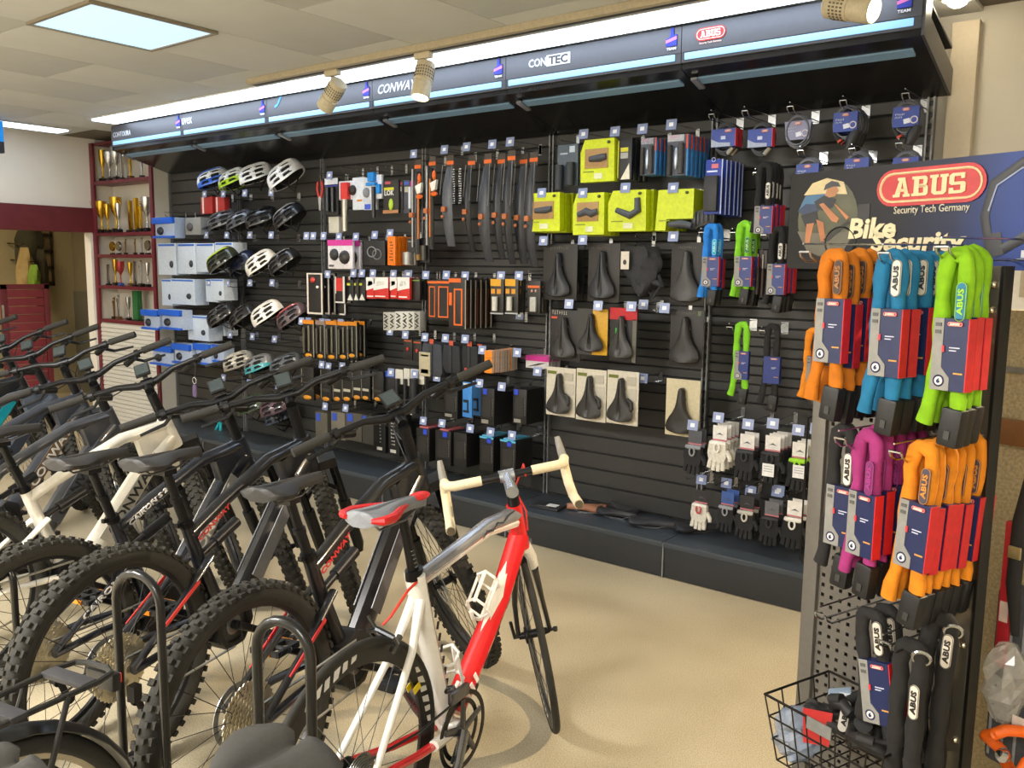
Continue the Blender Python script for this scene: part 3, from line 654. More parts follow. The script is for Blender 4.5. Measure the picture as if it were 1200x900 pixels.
run('white_box', 'white carton hanging below the black tool card', 'box', P1, (2.497,1.940,0.109,0.112), .25, 1, .03, '#cfcabb', [], .04)
run('cable_tool', 'white card with a red clamp and steel handle', 'tool card', P1, (2.638,2.178,0.140,0.127), .26, 1, .03, '#dfe3ee', [('b', 'clamp', .35, .1, .85, 1., '#d8352f', .03), ('c', 'handle', .45, 1., .75, 2.7, ('#b9b4a6', .35, .7))])
run('brush_card', 'white card holding a round black brush', 'card', P1, (2.767,2.195,0.119,0.216), .26, 1, .03, '#dfe5ef', [('e', 'brush', -.25, .22, .35, .55, '#2b2320'), ('r', 'mark', .4, .68, .8, .74, '#d9893a')])
run('disc_card', 'white and blue card showing a grey disc', 'card', P1, (2.881,2.189,0.125,0.214), .26, 1, .03, '#d3d9e2', [('e', 'disc', .0, .3, .5, .62, '#8d8f94'), ('r', 'mark', .1, .82, .55, .98, '#3c5bd0')])
run('multi_tool', 'bright blue tool with a white card behind', 'tool card', P1, (2.956,2.200,0.115,0.156), .28, 1, .03, '#e4e8f0', [('b', 'clamp', .1, -.1, .6, .28, '#1486d8', .03), ('b', 'clamp', -.05, .32, .7, .45, '#1486d8', .03), ('b', 'clamp', .7, .4, 1, .8, '#1486d8', .02), ('c', 'shaft', .35, .5, .6, 1.8, ('#3a3b3e', .3, .6))])
run('lock_card', 'black card with a yellow word panel and small lime bottle', 'card', P1, (3.101,2.159,0.143,0.214), .28, 1, .03, '#2a2827', [('r', 'panel', .08, .22, .7, .3, '#d8d22c'), ('t', 'LOK', .1, .3, .72, .46, '#e6e6e0'), ('r', 'badge', .15, .04, .5, .12, '#c05058'), ('e', 'bottle', .4, .55, .68, .92, ('#b6d43a', .3)), ('r', 'foot', 0, .9, 1., 1., '#b07a50')])
for i, (q, c) in enumerate((((3.168,2.152,0.047,0.186), '#3a3836'), ((3.226,2.154,0.054,0.212), '#4a4c58'))): run('narrow_card', '%s narrow dark blister card' % ('first', 'second')[i], 'card', P1, q, .26, 1, .03, c, [('r', 'badge', .1, .05, .9, .14, '#b5474a' if i == 0 else '#3c62b8'), ('r', 'picture', .2, .2, .8, .36, '#b9b49f')])
t = run('pen_tool', 'pair of white marker tools with a pink top', 'tool card', P1, (3.309,2.144,0.091,0.183), .27, 1, .03, '#3a3a3c', [('r', 'top', .1, .0, .9, .18, '#d8289a'), ('c', 'pen', .05, .2, .3, .95, '#dcdfe6'), ('c', 'pen', .6, .2, .9, 1.0, '#e4e7ee')], .008)
P2 = 'in the second tool row'
run('pedal_card', 'pink and white card with black pedals', 'pedal card', P2, (2.618,1.777,0.257,0.199), .3, 2, .07, '#e8e4e8', [('r', 'header', 0, 0, 1, .2, '#d83a9c'), ('e', 'pedal', .12, .3, .45, .72, '#2b2a2c'), ('e', 'pedal', .5, .36, .9, .84, '#33302e'), ('r', 'mark', .05, .86, .25, .93, '#55505a')])
run('cable_loop', 'coiled black cable set on a dark card', 'cable', P2, (2.961,1.768,0.207,0.164), .3, 3, .03, '#222224', [('o', 'coil', .2, .25, .6, .65, '#8d8f92'), ('o', 'coil', .45, .35, .85, .75, '#77797c')], .008)
run('orange_box', 'slim orange box', 'box', P2, (3.144,1.794,0.072,0.188), .32, 7, .034, '#f07a14', [('wv', 'print', .3, .12, .7, .85, '#3a2a1c')], .028)
run('inner_card', 'grey topped black card with silver tin', 'card', P2, (3.295,1.782,0.092,0.180), .28, 2, .05, '#2a2a2b', [('r', 'line', .1, .1, .9, .14, '#8f9192'), ('c', 'tin', .1, .5, .9, .95, ('#9a9894', .3, .6))])
run('small_bottles', 'dark card with two amber bottles', 'card', P2, (3.375,1.782,0.106,0.157), .26, 1, .05, '#28272a', [('c', 'bottle', .1, .3, .45, .9, '#8d6a2c'), ('c', 'bottle', .55, .3, .9, .9, '#4d4a44')])
P3 = 'in the third tool row'
run('framed_card', 'white framed black card with a red knob', 'card', P3, (2.366,1.545,0.169,0.291), .32, 3, .06, '#1c1b1c', [('r', 'frame', 0, 0, .09, 1, '#d8cfc6'), ('r', 'frame', .91, 0, 1, 1, '#d8cfc6'), ('r', 'frame', 0, .96, 1, 1, '#d8cfc6'), ('e', 'knob', .25, .1, .55, .24, '#b8372c'), ('e', 'dot', .6, .3, .78, .37, '#ece8e0'), ('r', 'frame', 0, 0, 1, .03, '#d8cfc6')])
run('red_card', 'white framed red and black card', 'card', P3, (2.636,1.526,0.098,0.183), .32, 2, .05, '#1d1c1d', [('r', 'panel', .12, .06, .75, .55, '#d2332c'), ('r', 'frame', .82, 0, 1, 1, '#e6e0d8'), ('r', 'frame', 0, .95, 1, 1, '#e6e0d8'), ('r', 'frame', 0, 0, .1, .65, '#e6e0d8')])
run('inner_box', 'open framed black card below the red card', 'card', P3, (2.614,1.335,0.063,0.078), .28, 1, .05, '#1d1c1d', [('r', 'frame', .84, 0, 1, 1, '#e6e0d8'), ('r', 'frame', 0, .88, 1, 1, '#e6e0d8')])
for i, q in enumerate(((2.715,1.503,0.070,0.147), (2.764,1.504,0.052,0.146), (2.813,1.505,0.069,0.145))): run('pump_pack', 'black pack with a white wedge, %s of three' % NTH[i], 'pack', P3, q, .3 - .01 * i, 1, .05, '#242423', [('p', 'wedge', 0, 0, 1, 1, '#e8e6dc', ((.55, .65), (.95, .95), (.15, .95))), ('r', 'mark', .1, .15, .55, .26, '#c9cf3a')], .03)
for i, (q, n) in enumerate((((2.934,1.525,0.084,0.143), 1), ((3.034,1.526,0.139,0.141), 4), ((3.154,1.528,0.064,0.139), 1), ((3.246,1.530,0.109,0.144), 3))):
    run('brake_pad_pack', 'red and white %s pack, %s from the left' % ('narrow' if i % 2 == 0 else 'wide', NTH[i]), 'pack', P3, q, .31, n, .04, '#d8302a', [('r', 'top', 0, 0, 1, .5, '#f0eee8'), ('r', 'picture', .2, .18, .75, .45, '#a9a498'), ('p', 'slash', 0, 0, 1, 1, '#f0eee8', ((0, .45), (1, .3), (1, .48), (0, .62))), ('r', 'words', .1, .86, .8, .92, '#f6ece6')], .022)
run('dark_pack', 'dark brown pack with a green line', 'pack', P3, (3.325,1.525,0.077,0.143), .28, 3, .05, '#2c2624', [('r', 'line', .1, .08, .95, .12, '#7fae4a')])
# silver rolls with black letters
for i in range(6):
    q = ((3.071,1.295,0.057,0.120), (3.128,1.297,0.056,0.119), (3.188,1.305,0.064,0.124), (3.247,1.308,0.055,0.123), (3.302,1.310,0.054,0.122), (3.356,1.312,0.054,0.122))[i]
    run('silver_carton', 'silver carton with black letters, %s of the slanting row' % NTH[i], 'carton', 'above the saddle bags', q, .3, 1, .05, ('#b9b6ac', '#c6c3ba', '#d8d6cd', '#d8d6cd', '#d2d0c6', '#a9a79f')[i], [('v', 'VAV', .2, .08, .8, .92, '#2b2a28')], .06)
hooks([(3.099,-0.300,1.165), (3.243,-0.300,1.151), (3.420,-0.300,1.144), (3.599,-0.300,1.149), (3.764,-0.300,1.154)], 'over the saddle bags', .28)
P4 = 'under the orange tags'
for i, q in enumerate(((2.262,1.206,0.125,0.280), (2.395,1.206,0.103,0.277), (2.515,1.212,0.119,0.280), (2.637,1.212,0.107,0.270), (2.730,1.215,0.105,0.256))):
    run('tyre_lever_pack', 'black and orange tool pack, %s from the left' % NTH[i], 'pack', P4, q, .3, 2, .07, '#211f1d', [('r', 'header', 0, .0, 1, .1, '#d8861c' if i != 1 else '#8d7a70'), ('c', 'tool', .12, .2, .32, .85, ('#5a5850', .3, .6)), ('c', 'tool', .55, .14, .7, .8, ('#7a7668', .3, .6)), ('e', 'cap', .2, .86, .8, .97, '#d8941f'), ('r', 'edge', .93, .1, 1, .95, '#8f8c82')])
P5 = 'in the fifth tool row'
for i, q in enumerate(((2.242,0.861,0.136,0.241), (2.448,0.866,0.112,0.236), (2.568,0.870,0.091,0.227), (2.672,0.878,0.098,0.224), (2.778,0.893,0.096,0.216), (2.865,0.886,0.086,0.203), (2.988,0.892,0.101,0.205))):
    run('grip_pack', 'black orange-footed grip pack, %s from left' % NTH[i], 'pack', P5, q, .3, 2, .08, '#1d1c1b', [('r', 'band', .15, .62, .85, .7, '#b9b4a0' if 1 < i < 6 else '#3a3834'), ('e', 'foot', .15, .86, .85, 1., '#c9861f'), ('r', 'edge', .0, .05, .05, .95, '#77746a')])
run('blue_header_card', 'black tool card with a blue header', 'card', P5, (3.083,0.899,0.099,0.204), .28, 1, .08, '#232327', [('r', 'header', .1, .0, 1, .2, '#2d54b8')])
for i, q in enumerate(((3.169,0.917,0.073,0.098), (3.241,0.929,0.056,0.114), (3.339,0.931,0.124,0.096))): run('pump_card', 'white headed card with a black pump, %s of three' % NTH[i], 'card', P5, q, .28, 1, .06, '#d3cfc2', [('c', 'pump', .25, .6, .75, 3.0, ('#26262a', .4)), ('r', 'strip', .0, .9, .12, 3.2, '#c9c5b6')], .012)
P6 = 'in the lowest tool row'
for i, q in enumerate(((2.364,0.536,0.134,0.204), (2.548,0.559,0.148,0.200), (2.720,0.572,0.178,0.202), (2.856,0.573,0.122,0.206))):
    run('shoe_box', 'taupe carton with a blue badge, %s from the left' % NTH[i], 'carton', P6, q, .28, 1, .08, ('#5a564c', '#726c5f', '#4f4a42', '#3a3834')[i], [('r', 'badge', .1, .05, .42, .32, '#2f52c0')], .16)
for i, q in enumerate(((2.921,0.573,0.103,0.267), (3.056,0.579,0.108,0.275))): run('tall_box', 'tall black box with white letters, %s of two' % NTH[i], 'box', P6, q, .22, 1, .06, '#1b1b1c', [('wv', 'print', .25, .15, .6, .75, '#b9b7b0'), ('r', 'label', .2, .85, .7, .93, '#c9c6bc')], .12)
# ================================================================ BAY 4: MUDGUARDS, TUBES, BAGS, BOXES
hooks([(3.332,-0.300,2.304), (3.595,-0.300,2.312), (3.775,-0.300,2.315), (3.975,-0.300,2.315), (4.109,-0.300,2.319)], 'over the mudguards', .29)
for i, q in enumerate(((3.480,-0.300,2.341), (4.108,-0.100,2.303))): hook(q, 'bare chrome hook %s the mudguards' % ('between', 'right of')[i], .2, 'bare hooks by the mudguards', tagged=False)
PM = 'in the mudguard row'
def mudguard_mesh(L, W, curve, n=12):
    b = B(); R = []
    for i in range(n + 1):
        q = i / n; z = -L * q; y = -curve * sin(q * pi * .55) + curve * .9 * q * q * 1.6
        w = W / 2 * (.55 + .45 * min(1, q * 4)) * (1 - .25 * max(0, q - .6) / .4)
        R.append([(w * t, y - .018 * (1 - t * t) , z) for t in (-1, -.6, 0, .6, 1)] + [(w * t, y - .018 * (1 - t * t) + .004, z) for t in (.97, .58, 0, -.58, -.97)])
    return b.rings(R).mesh('guard')
def mudguard(lb, p, L, W, col, curve=.05, head=OR, lean=0., stays=True, g='black mudguards', white=False):
    t = thing('mudguard', lb, 'mudguard', g, p, lean)
    part(t, 'hang_card', cached('mgh', lambda: B().box((0, .0, -.04), (.055, .002, .08)).mesh('h', False)), M('#4a4038', .5))
    part(t, 'orange_label', cached('mgl', lambda: B().box((0, -.003, -.045), (.056, .003, .022)).mesh('h', False)), M(head, .5))
    part(t, 'blade', cached(('mg', round(L, 2), round(W, 3), curve), lambda: mudguard_mesh(L, W, curve)), M(col, .35, var=.05), (0, -.01, -.075))
    if stays: part(t, 'stay', cached(('mgs', round(L, 2)), lambda: B().tube([(W * .45, -.03, -.06), (W * .5, -.05, -L * .55)], .0025, 5).tube([(-W * .45, -.03, -.06), (-W * .5, -.05, -L * .5)], .0025, 5).mesh('stay')), M('#8a8781', .35, .7))
    part(t, 'bracket', cached('mgb', lambda: B().box((0, -.03, 0), (.03, .02, .03)).ell((0, -.045, -.045), (.011, .008, .011), 8, 5).mesh('br')), M('#b86a3c', .4), (0, -.03, -.09 - L * .5), label='copper coloured bracket')
    if white:
        for s in (0, 1): deco(t, .022, L * .46, -.02, [('wv', 'print', 2.0 + 2.4 * s, .35, 3. + 2.4 * s, 1.35, '#e4e4e6')])
    return t
mg = [((3.350,-0.280,2.274), .52, .05, '#26262a', .01), ((3.476,-0.280,2.286), .5, .045, '#232326', .01), ((3.626,-0.280,2.282), .48, .085, '#4a4c52', .05)]
for i, (p, L, wd, c, cv) in enumerate(mg[:2]):
    t = mudguard('narrow black mudguard with an orange edge, %s at the left end of its row' % NTH[i], p, L, wd, c, cv, stays=False)
    part(t, 'orange_edge', cached('oedge', lambda: B().box((0, 0, -.32), (.008, .008, .36)).mesh('e', False)), M('#e0803a', .5), (.005 if i else .03, -.03, 0))
    part(t, 'grey_tube', cached('gtube', lambda: B().tube([(0, 0, -.06), (0, 0, -.55)], .008).mesh('g')), M('#8c8a86', .35, .5), (-.03, -.02, 0))
    part(t, 'white_clip', cached('wclip', lambda: B().prism([(-.025, -.17), (.03, -.15), (.02, -.21), (-.01, -.22)], -.02, 0).mesh('c', False)), M('#ebe6da', .4), (.045, -.03, 0))
    part(t, 'orange_clip', cached('oclip', lambda: B().ell((.04, -.03, -.235), (.03, .012, .015)).mesh('c')), M(OR, .4)); part(t, 'orange_clip', cached('oclip2', lambda: B().ell((.04, -.03, -.12), (.015, .012, .03)).mesh('c')), M(OR, .4))
mudguard('grey sheened mudguard with white lettered stays beside it', mg[2][0], .48, .085, '#53565d', .05, white=True)
for i, (p, L, wd, c) in enumerate((((3.782,-0.260,2.273), .5, .05, '#2a2b2f'), ((3.943,-0.300,2.268), .56, .085, '#3b3d44'), ((4.014,-0.260,2.267), .54, .06, '#303238'), ((4.122,-0.300,2.275), .58, .06, '#2c2d32'), ((4.164,-0.240,2.259), .56, .075, '#33353b'), ((4.253,-0.260,2.261), .58, .07, '#3a3c42'))):
    mudguard('long curved black mudguard, %s from the left of the big ones' % NTH[i], p, L, wd, c, .07)
hooks([(3.276,-0.300,1.547), (3.428,-0.300,1.543), (3.605,-0.300,1.546), (3.761,-0.300,1.543)], 'over the orange framed tube cards', .28)
hooks([(4.044,-0.300,1.548), (4.179,-0.300,1.550)], 'over the lamp cards', .28)
hook((4.189,-0.120,1.550), 'bare chrome hook beside the lamp cards', .2, 'bare hooks', tagged=False)
hook((4.021,-0.020,1.304), 'short hook with an empty label holder on the bare slats', .06, 'bare hooks', tagged=True)
PT1 = 'in the orange card row'
def orange_card(lb, q, d, n, fx0, fx1):
    run('tube_card', lb, 'card', PT1, q, d, n, .05, '#2a2522', [('r', 'header', 0, .03, 1, .09, OR), ('r', 'frame', fx0, .16, fx0 + .07, .93, OR), ('r', 'frame', fx1 - .07, .16, fx1, .93, OR), ('r', 'frame', fx0, .16, fx1, .19, OR), ('r', 'frame', fx0, .91, fx1, .94, OR), ('r', 'window', fx0 + .07, .2, fx1 - .07, .9, '#191614')], .012)
orange_card('dark card with a narrow orange frame', (3.473,1.517,0.082,0.250), .28, 1, .2, .8)
orange_card('dark card with a wide orange frame', (3.585,1.519,0.124,0.252), .29, 1, .1, .8)
run('tube_card', 'long black card with orange frame', 'card', PT1, (3.706,1.537,0.142,0.317), .3, 6, .05, '#2b2724', [('r', 'header', .0, .02, .7, .1, OR), ('r', 'frame', .3, .22, .38, .93, OR), ('r', 'frame', .72, .22, .8, .93, OR), ('r', 'frame', .3, .22, .8, .25, OR), ('r', 'frame', .3, .91, .8, .94, OR), ('r', 'edge', .95, .05, 1, 1, '#a29a8c'), ('r', 'side_label', .02, .3, .18, .55, OR)], .014)
for i, (q, n) in enumerate((((4.022,1.532,0.099,0.209), 1), ((4.133,1.534,0.096,0.206), 2))):
    run('lamp_card', 'clear yellow-headed lamp pack, %s of two hooks' % NTH[i], 'card', 'on the bare slats', q, .3, n, .05, '#2f2d29', [('r', 'header', 0, 0, .8, .2, '#e0a41c'), ('r', 'badge', .05, .28, .35, .42, '#d9941f'), ('r', 'badge', .5, .28, .8, .42, '#d9941f'), ('c', 'lamp', .3, .5, .65, .9, '#d9d6ca'), ('r', 'rim', 0, .96, 1, 1, '#b9bcbb')])
run('bell_card', 'black card with an orange line and clear window', 'card', 'beside the lamp cards', (4.281,1.527,0.093,0.188), .28, 2, .06, '#282623', [('r', 'line', .05, .15, .95, .22, OR), ('b', 'window', .3, .5, .75, .95, '#b9b8b0', .015), ('e', 'dot', .3, .27, .45, .36, '#c9a08c'), ('e', 'dot', .6, .27, .75, .36, '#c9a08c')])
# saddle bags
def bag(lb, q, d, col, items=(), name='saddle_bag'):
    xc, zt, w, h = q
    t = thing(name, lb, 'bag', 'saddle bags', (xc, -d + .05, zt))
    part(t, 'pouch', cached(('bag', round(w, 2), round(h, 2)), lambda: B().prism([(-.42 * w, 0), (.45 * w, -.02 * h), (.5 * w, -.85 * h), (.4 * w, -h), (-.3 * w, -h), (-.5 * w, -.7 * h)], -.05, .05).mesh('bag', True, .02)), M(col, .75, var=.12, scale=90, bump=.1))
    part(t, 'flap_strap', cached(('bagst', round(w, 2)), lambda: B().box((0, -.053, -h * .5), (w * .16, .006, h * .9)).mesh('st', True, .002)), M('#2c2d31', .7), (-.0 * w, 0, 0))
    part(t, 'hang_tag', cached('bagtg', lambda: B().box((0, -.045, .01), (.035, .002, .03)).mesh('tg', False)), M('#c8553a', .5))
    deco(t, w, h, -.056, items); return t
bag('dark grey saddle bag with a pale instruction panel', (3.481,1.115,0.195,0.221), .3, '#3a3c44', [('r', 'panel', .0, .28, .5, .98, '#b8ae90'), ('r', 'print', .08, .35, .42, .4, '#4a453a'), ('r', 'print', .08, .78, .42, .9, '#4a453a')])
bag('black saddle bag, second of the bag row', (3.650,1.115,0.159,0.184), .3, '#26262a')
bag('black saddle bag with a red zip pull, third of the bag row', (3.786,1.117,0.147,0.187), .28, '#222225', [('r', 'zip_pull', .3, .75, .42, 1., '#d8472c')])
bag('small black bag partly hidden by the rightmost mountain bike grip', (3.835,1.102,0.063,0.139), .24, '#242428')
for i, q in enumerate(((3.234,1.131,0.079,0.148), (3.320,1.125,0.078,0.146))): run('light_set', 'black light set with a red lens, %s of two' % NTH[i], 'card', 'left of the saddle bags', q, .26, 1, .06, '#242222', [('e', 'lens', .35, .4, .65, .6, '#c8392c'), ('r', 'line', .1, .1, .9, .16, '#c05a28')])
hooks([(3.526,-0.300,0.893), (3.903,-0.300,1.094), (4.174,-0.300,1.097)], 'around the orange box row', .28)
run('orange_edge_box', 'thin orange-ended white box', 'box', 'right of the saddle bags', (3.961,1.098,0.061,0.136), .3, 10, .026, '#d8d5cc', [('r', 'front', 0, .0, 1, 1, '#ec8a1c'), ('r', 'band', 0, .3, 1, .34, '#8d4a12'), ('r', 'band', 0, .66, 1, .7, '#8d4a12')], .02)
run('pink_card', 'white card with a pink header', 'card', 'by the upright post', (4.255,1.081,0.171,0.077), .2, 4, .035, '#d6d2d0', [('r', 'header', 0, 0, 1, .42, '#c9288c'), ('p', 'sweep', 0, 0, 1, 1, '#3a3236', ((.05, .9), (.6, .55), (.9, .5), (.5, .75)))], .012)
# black boxes on the lower hooks
hooks([(3.884,-0.300,0.887), (4.060,-0.300,0.882)], 'over the upper black boxes', .28)
hooks([(3.405,-0.300,0.595), (3.571,-0.300,0.598), (3.810,-0.300,0.594), (3.976,-0.300,0.594), (4.143,-0.300,0.594)], 'over the lower black boxes', .28, dbl=True)
run('blue_card', 'bright blue card with a black tool', 'card', 'beside the black boxes', (3.791,0.889,0.078,0.221), .3, 2, .09, '#3f86d0', [('r', 'tool', .1, .5, .6, .58, '#1d2430'), ('r', 'tool', .1, .8, .7, .87, '#1d2430'), ('r', 'tool', .5, .5, .65, .86, '#1d2430'), ('r', 'hook_strip', .1, .03, .9, .08, '#d8d0be')], .012)
def black_box(lb, q, d, badge, t_=.1, lab=True, cyan=False, n=1):
    return run('black_box', lb, 'box', 'in the lower box rows', q, d, n, t_ + .01, '#1b1a1a', ([('r', 'badge', badge, .02, badge + .28, .17, '#2746c8'), ('w', 'print', badge + .04, .09, badge + .24, .14, '#cfd6f4')] if badge is not None else []) + [('r', 'panel', .18, .25, .8, .78, '#2a2826'), ('wv', 'print', .82, .25, .92, .75, '#77736a')] + ([('r', 'label', .1, .86, .6, .96, '#8d8a80')] if lab else []) + ([('r', 'strip', .0, .0, 1, .05, '#58b4d8')] if cyan else []), t_, jr=.01)
black_box('black box with blue badge, right of the blue card', (3.954,0.867,0.109,0.228), .3, .2, .2)
black_box('wide black box with a blue badge near the upright post', (4.189,0.882,0.103,0.212), .28, .1, .18)
black_box('plain black box at the left of the upper box row', (3.616,0.831,0.118,0.194), .26, None, .14)
for i, (q, bd, cy) in enumerate((((3.408,0.550,0.116,0.217), .55, False), ((3.587,0.555,0.134,0.224), .5, False), ((3.733,0.560,0.108,0.215), None, False), ((3.951,0.564,0.110,0.215), .55, True), ((4.119,0.564,0.119,0.211), .45, True))):
    t = black_box('black box in the lowest row, %s from the left' % NTH[i], q, .3, bd, .17, False, cy)
    if i < 2: part(t[0], 'red_lid', cached('rlid', lambda: B().box((0, 0, 0), (.075, .15, .012)).mesh('l', False)), M('#c46a6c', .5), (0, 0, .004))
    elif i > 2: part(t[0], 'cyan_lid', cached('clid', lambda: B().box((0, 0, 0), (.08, .16, .01)).mesh('l', False)), M('#58a8cc', .5), (0, 0, .004))
# ================================================================ BAY 5: GRIPS AND SADDLES
YEL = '#d2e012'
hooks([(4.617,-0.300,2.321), (4.816,-0.300,2.318), (4.981,-0.300,2.318), (5.148,-0.300,2.325)], 'in the top grip row', .29)
hooks([(4.342,-0.300,2.019), (4.620,-0.300,2.007), (4.889,-0.300,2.023), (5.171,-0.300,2.010)], 'in the yellow box row', .29)
hooks([(4.359,-0.300,1.751), (4.627,-0.300,1.753), (5.181,-0.300,1.765)], 'over the upper saddles', .29)
hooks([(4.545,-0.300,1.398), (4.738,-0.300,1.396), (4.948,-0.300,1.399), (5.146,-0.300,1.398)], 'over the lower saddles', .29)
hooks([(4.333,-0.300,0.999)], 'left of the white saddle cards', .29)
for i, q in enumerate(((4.382,-0.300,2.336), (4.908,-0.300,1.778), (4.905,-0.240,1.748), (5.241,-0.200,1.322), (4.981,-0.100,1.007), (4.970,-0.060,1.408))): hook(q, 'bare chrome hook, %s of those in the saddle bay' % NTH[i], .2, 'bare hooks in the saddle bay', tagged=i in (4, 5))
def yellow(lb, q, d, n, style, pitch=.06):
    xc, zt, w, h = q
    sh = ((.12, 0), (.98, 0), (1., 1), (.02, 1), (0, .3)) if style != 3 else ((.06, 0), (1, 0), (1, .72), (.3, .72), (.28, 1), (0, 1))
    its = [('b', 'cut_out', .14, .22, .82, .68, '#b08a56', .004)] if style in (0, 1) else []
    its += {0: [('c', 'grip', .2, .34, .24, .34, '#444')], 1: [], 2: [], 3: []}[style][:0]
    def mk(l):
        t = pack('grip_box', l, 'grip box', 'yellow grip boxes', q, d, YEL, its + [('r', 'label', .42, .8, .66, .93, '#e4e8c0'), ('r', 'print', .1, .74, .4, .77, '#8c9a10'), ('e', 'emblem', .78, .05, .88, .13, '#4d5616')], .045, shape=sh)
        if style == 0: pts = [(-.2, -.46), (.1, -.45), (.28, -.42)]
        elif style == 1: pts = [(-.3, -.52), (-.05, -.44), (.12, -.5), (.3, -.45)]
        elif style == 2: pts = [(-.25, -.48), (.1, -.62), (.3, -.5), (.28, -.2)]
        else: pts = [(-.1, -.86), (.2, -.84), (.5, -.9)]
        r = h * .075
        part(t, 'rubber_grip', cached(('yg', style, round(w, 2)), lambda: B().tube([(a * w, 0, b * h) for a, b in pts], [r * .9] + [r * 1.25] * (len(pts) - 2) + [r], 10).mesh('g')), M('#4c4f57', .55), (0, -.03, 0))
        return t
    return stack(n, pitch, lambda k: '%s, %s' % (lb, 'front one' if k == 0 else ORD[k] + ' back'), mk, jit=.008, jr=.05)
yellow('yellow grip box with a grey grip in a cut-out in the top row', (4.708,2.292,0.218,0.225), .3, 1, 0)
yellow('yellow grip box at the left of the middle row', (4.350,2.023,0.240,0.215), .3, 4, 0)
yellow('yellow grip box with a winged grip, second hook of the middle row', (4.659,2.010,0.206,0.225), .3, 3, 1)
yellow('yellow grip box with a curved bar end, third hook of the middle row', (4.901,2.014,0.235,0.214), .3, 3, 2)
yellow('yellow grip box with a corner cut away, rightmost hook', (5.180,2.006,0.213,0.206), .3, 5, 3, .045)
PG = 'in the top grip row'
t = run('pad_blister', 'blue-grey blister with two brake shoes', 'blister', PG, (4.486,2.286,0.139,0.228), .26, 1, .05, '#59646f', [('c', 'shoe', .05, .5, .4, 1.1, ('#2f3338', .5)), ('c', 'shoe', .6, .45, .95, 1., ('#2f3338', .5)), ('r', 'label', .6, .05, .85, .2, '#c9d6e6'), ('r', 'print', .15, .2, .5, .24, '#a8b6c6')])
run('pump_box', 'black box with a yellow panel and white wedge', 'box', PG, (4.867,2.286,0.084,0.217), .28, 4, .05, '#26272a', [('r', 'panel', .2, .22, .75, .32, '#d6cf2c'), ('r', 'panel', .2, .34, .75, .48, '#a9a9a4'), ('p', 'wedge', 0, 0, 1, 1, '#ece6d2', ((.85, .6), (.9, .98), (.25, .98))), ('r', 'side_print', -.0, .05, .08, .95, '#c6c43a')], .03)
for i, (q, n) in enumerate((((5.021,2.272,0.090,0.186), 3), ((5.188,2.276,0.115,0.203), 6))):
    run('handle_grip_pack', 'blue and orange sided grip pack, %s hook' % ('third', 'fourth')[i], 'pack', PG, q, .3, n, .045, '#3f8ad0', [('r', 'front', 0, 0, .92, 1, '#4a4f5c'), ('r', 'head', 0, .0, .8, .16, '#dcdce4'), ('r', 'orange_edge', .92, .0, 1, .35, '#e8502c'), ('c', 'grip', .05, .25, .28, .98, ('#3a3632', .6)), ('c', 'grip', .6, .22, .85, .96, ('#4a4744', .6)), ('e', 'clamp', .32, .3, .56, .85, ('#b9c4d6', .3, .6)), ('r', 'swoosh', .1, .02, .5, .08, '#d84a9c')], .025)
for i in range(5): run('grip_end_pack', 'dark rubber bar end, %s of the fan' % NTH[i], 'grip', 'right of the yellow boxes', ((5.287,1.893,0.038,0.085), (5.307,1.897,0.033,0.081), (5.330,1.902,0.033,0.081), (5.353,1.907,0.033,0.081), (5.376,1.912,0.033,0.077))[i], .28, 1, .03, '#3a3b3d', [('e', 'shine', .3, .1, .7, .9, '#5a5c60')], .03)
SC1 = 'saddles on the upper saddle row'
hung_saddle('broad glossy black gel saddle, leftmost on the upper saddle row', (4.444,1.737,0.237,0.318), .27, '#26231f', [('w', 'print', .2, .04, .75, .1, '#77706a')], '#212226', group=SC1)
hung_saddle('second broad gel saddle just behind the leftmost one', (4.433,1.731,0.162,0.306), .13, '#211f1c', [], '#27272a', group=SC1)
hung_saddle('glossy black saddle with a long centre cut, second on the upper saddle row', (4.738,1.739,0.204,0.321), .27, '#2b2723', [('w', 'print', .1, .06, .7, .11, '#6c655d')], '#26262a', group=SC1)
hung_saddle('dark grey saddle with a brown nose, rightmost on the upper saddle row', (5.246,1.740,0.193,0.322), .27, '#27241f', [('w', 'print', .2, .06, .75, .1, '#77706a')], '#3a3937', cut=False, group=SC1)
SC2 = 'saddles on the lower saddle row'
hung_saddle('matt black sport saddle on a plain dark card, leftmost on the lower saddle row', (4.498,1.367,0.207,0.292), .28, '#242120', [('w', 'print', .05, .02, .55, .1, '#bdb7aa'), ('r', 'badge', .02, .14, .22, .18, '#d8503a')], '#333231', group=SC2)
hung_saddle('black saddle on a yellow card', (4.682,1.379,0.186,0.257), .28, '#d8a41c', [('r', 'panel', .0, .0, .5, 1., '#2a2722')], '#2b2a2a', group=SC2, rot=.15)
hung_saddle('black split saddle on a red-topped card with a green dot', (4.877,1.391,0.182,0.292), .28, '#2b2a28', [('r', 'header', 0, 0, 1, .22, '#c4242c'), ('r', 'dot', .22, .38, .36, .48, '#2cd23c'), ('r', 'chain', .85, .2, .99, 1., '#6a665c')], '#3c3b39', group=SC2, rot=-.1)
hung_saddle('large matt black saddle, rightmost on the lower saddle row', (5.253,1.396,0.189,0.296), .27, '#24211f', [('w', 'print', .15, .04, .75, .09, '#77706a'), ('r', 'badge', .82, .02, .92, .1, '#5e6a4a')], '#2f2d2b', cut=False, group=SC2)
SC3 = 'saddles on white cards'
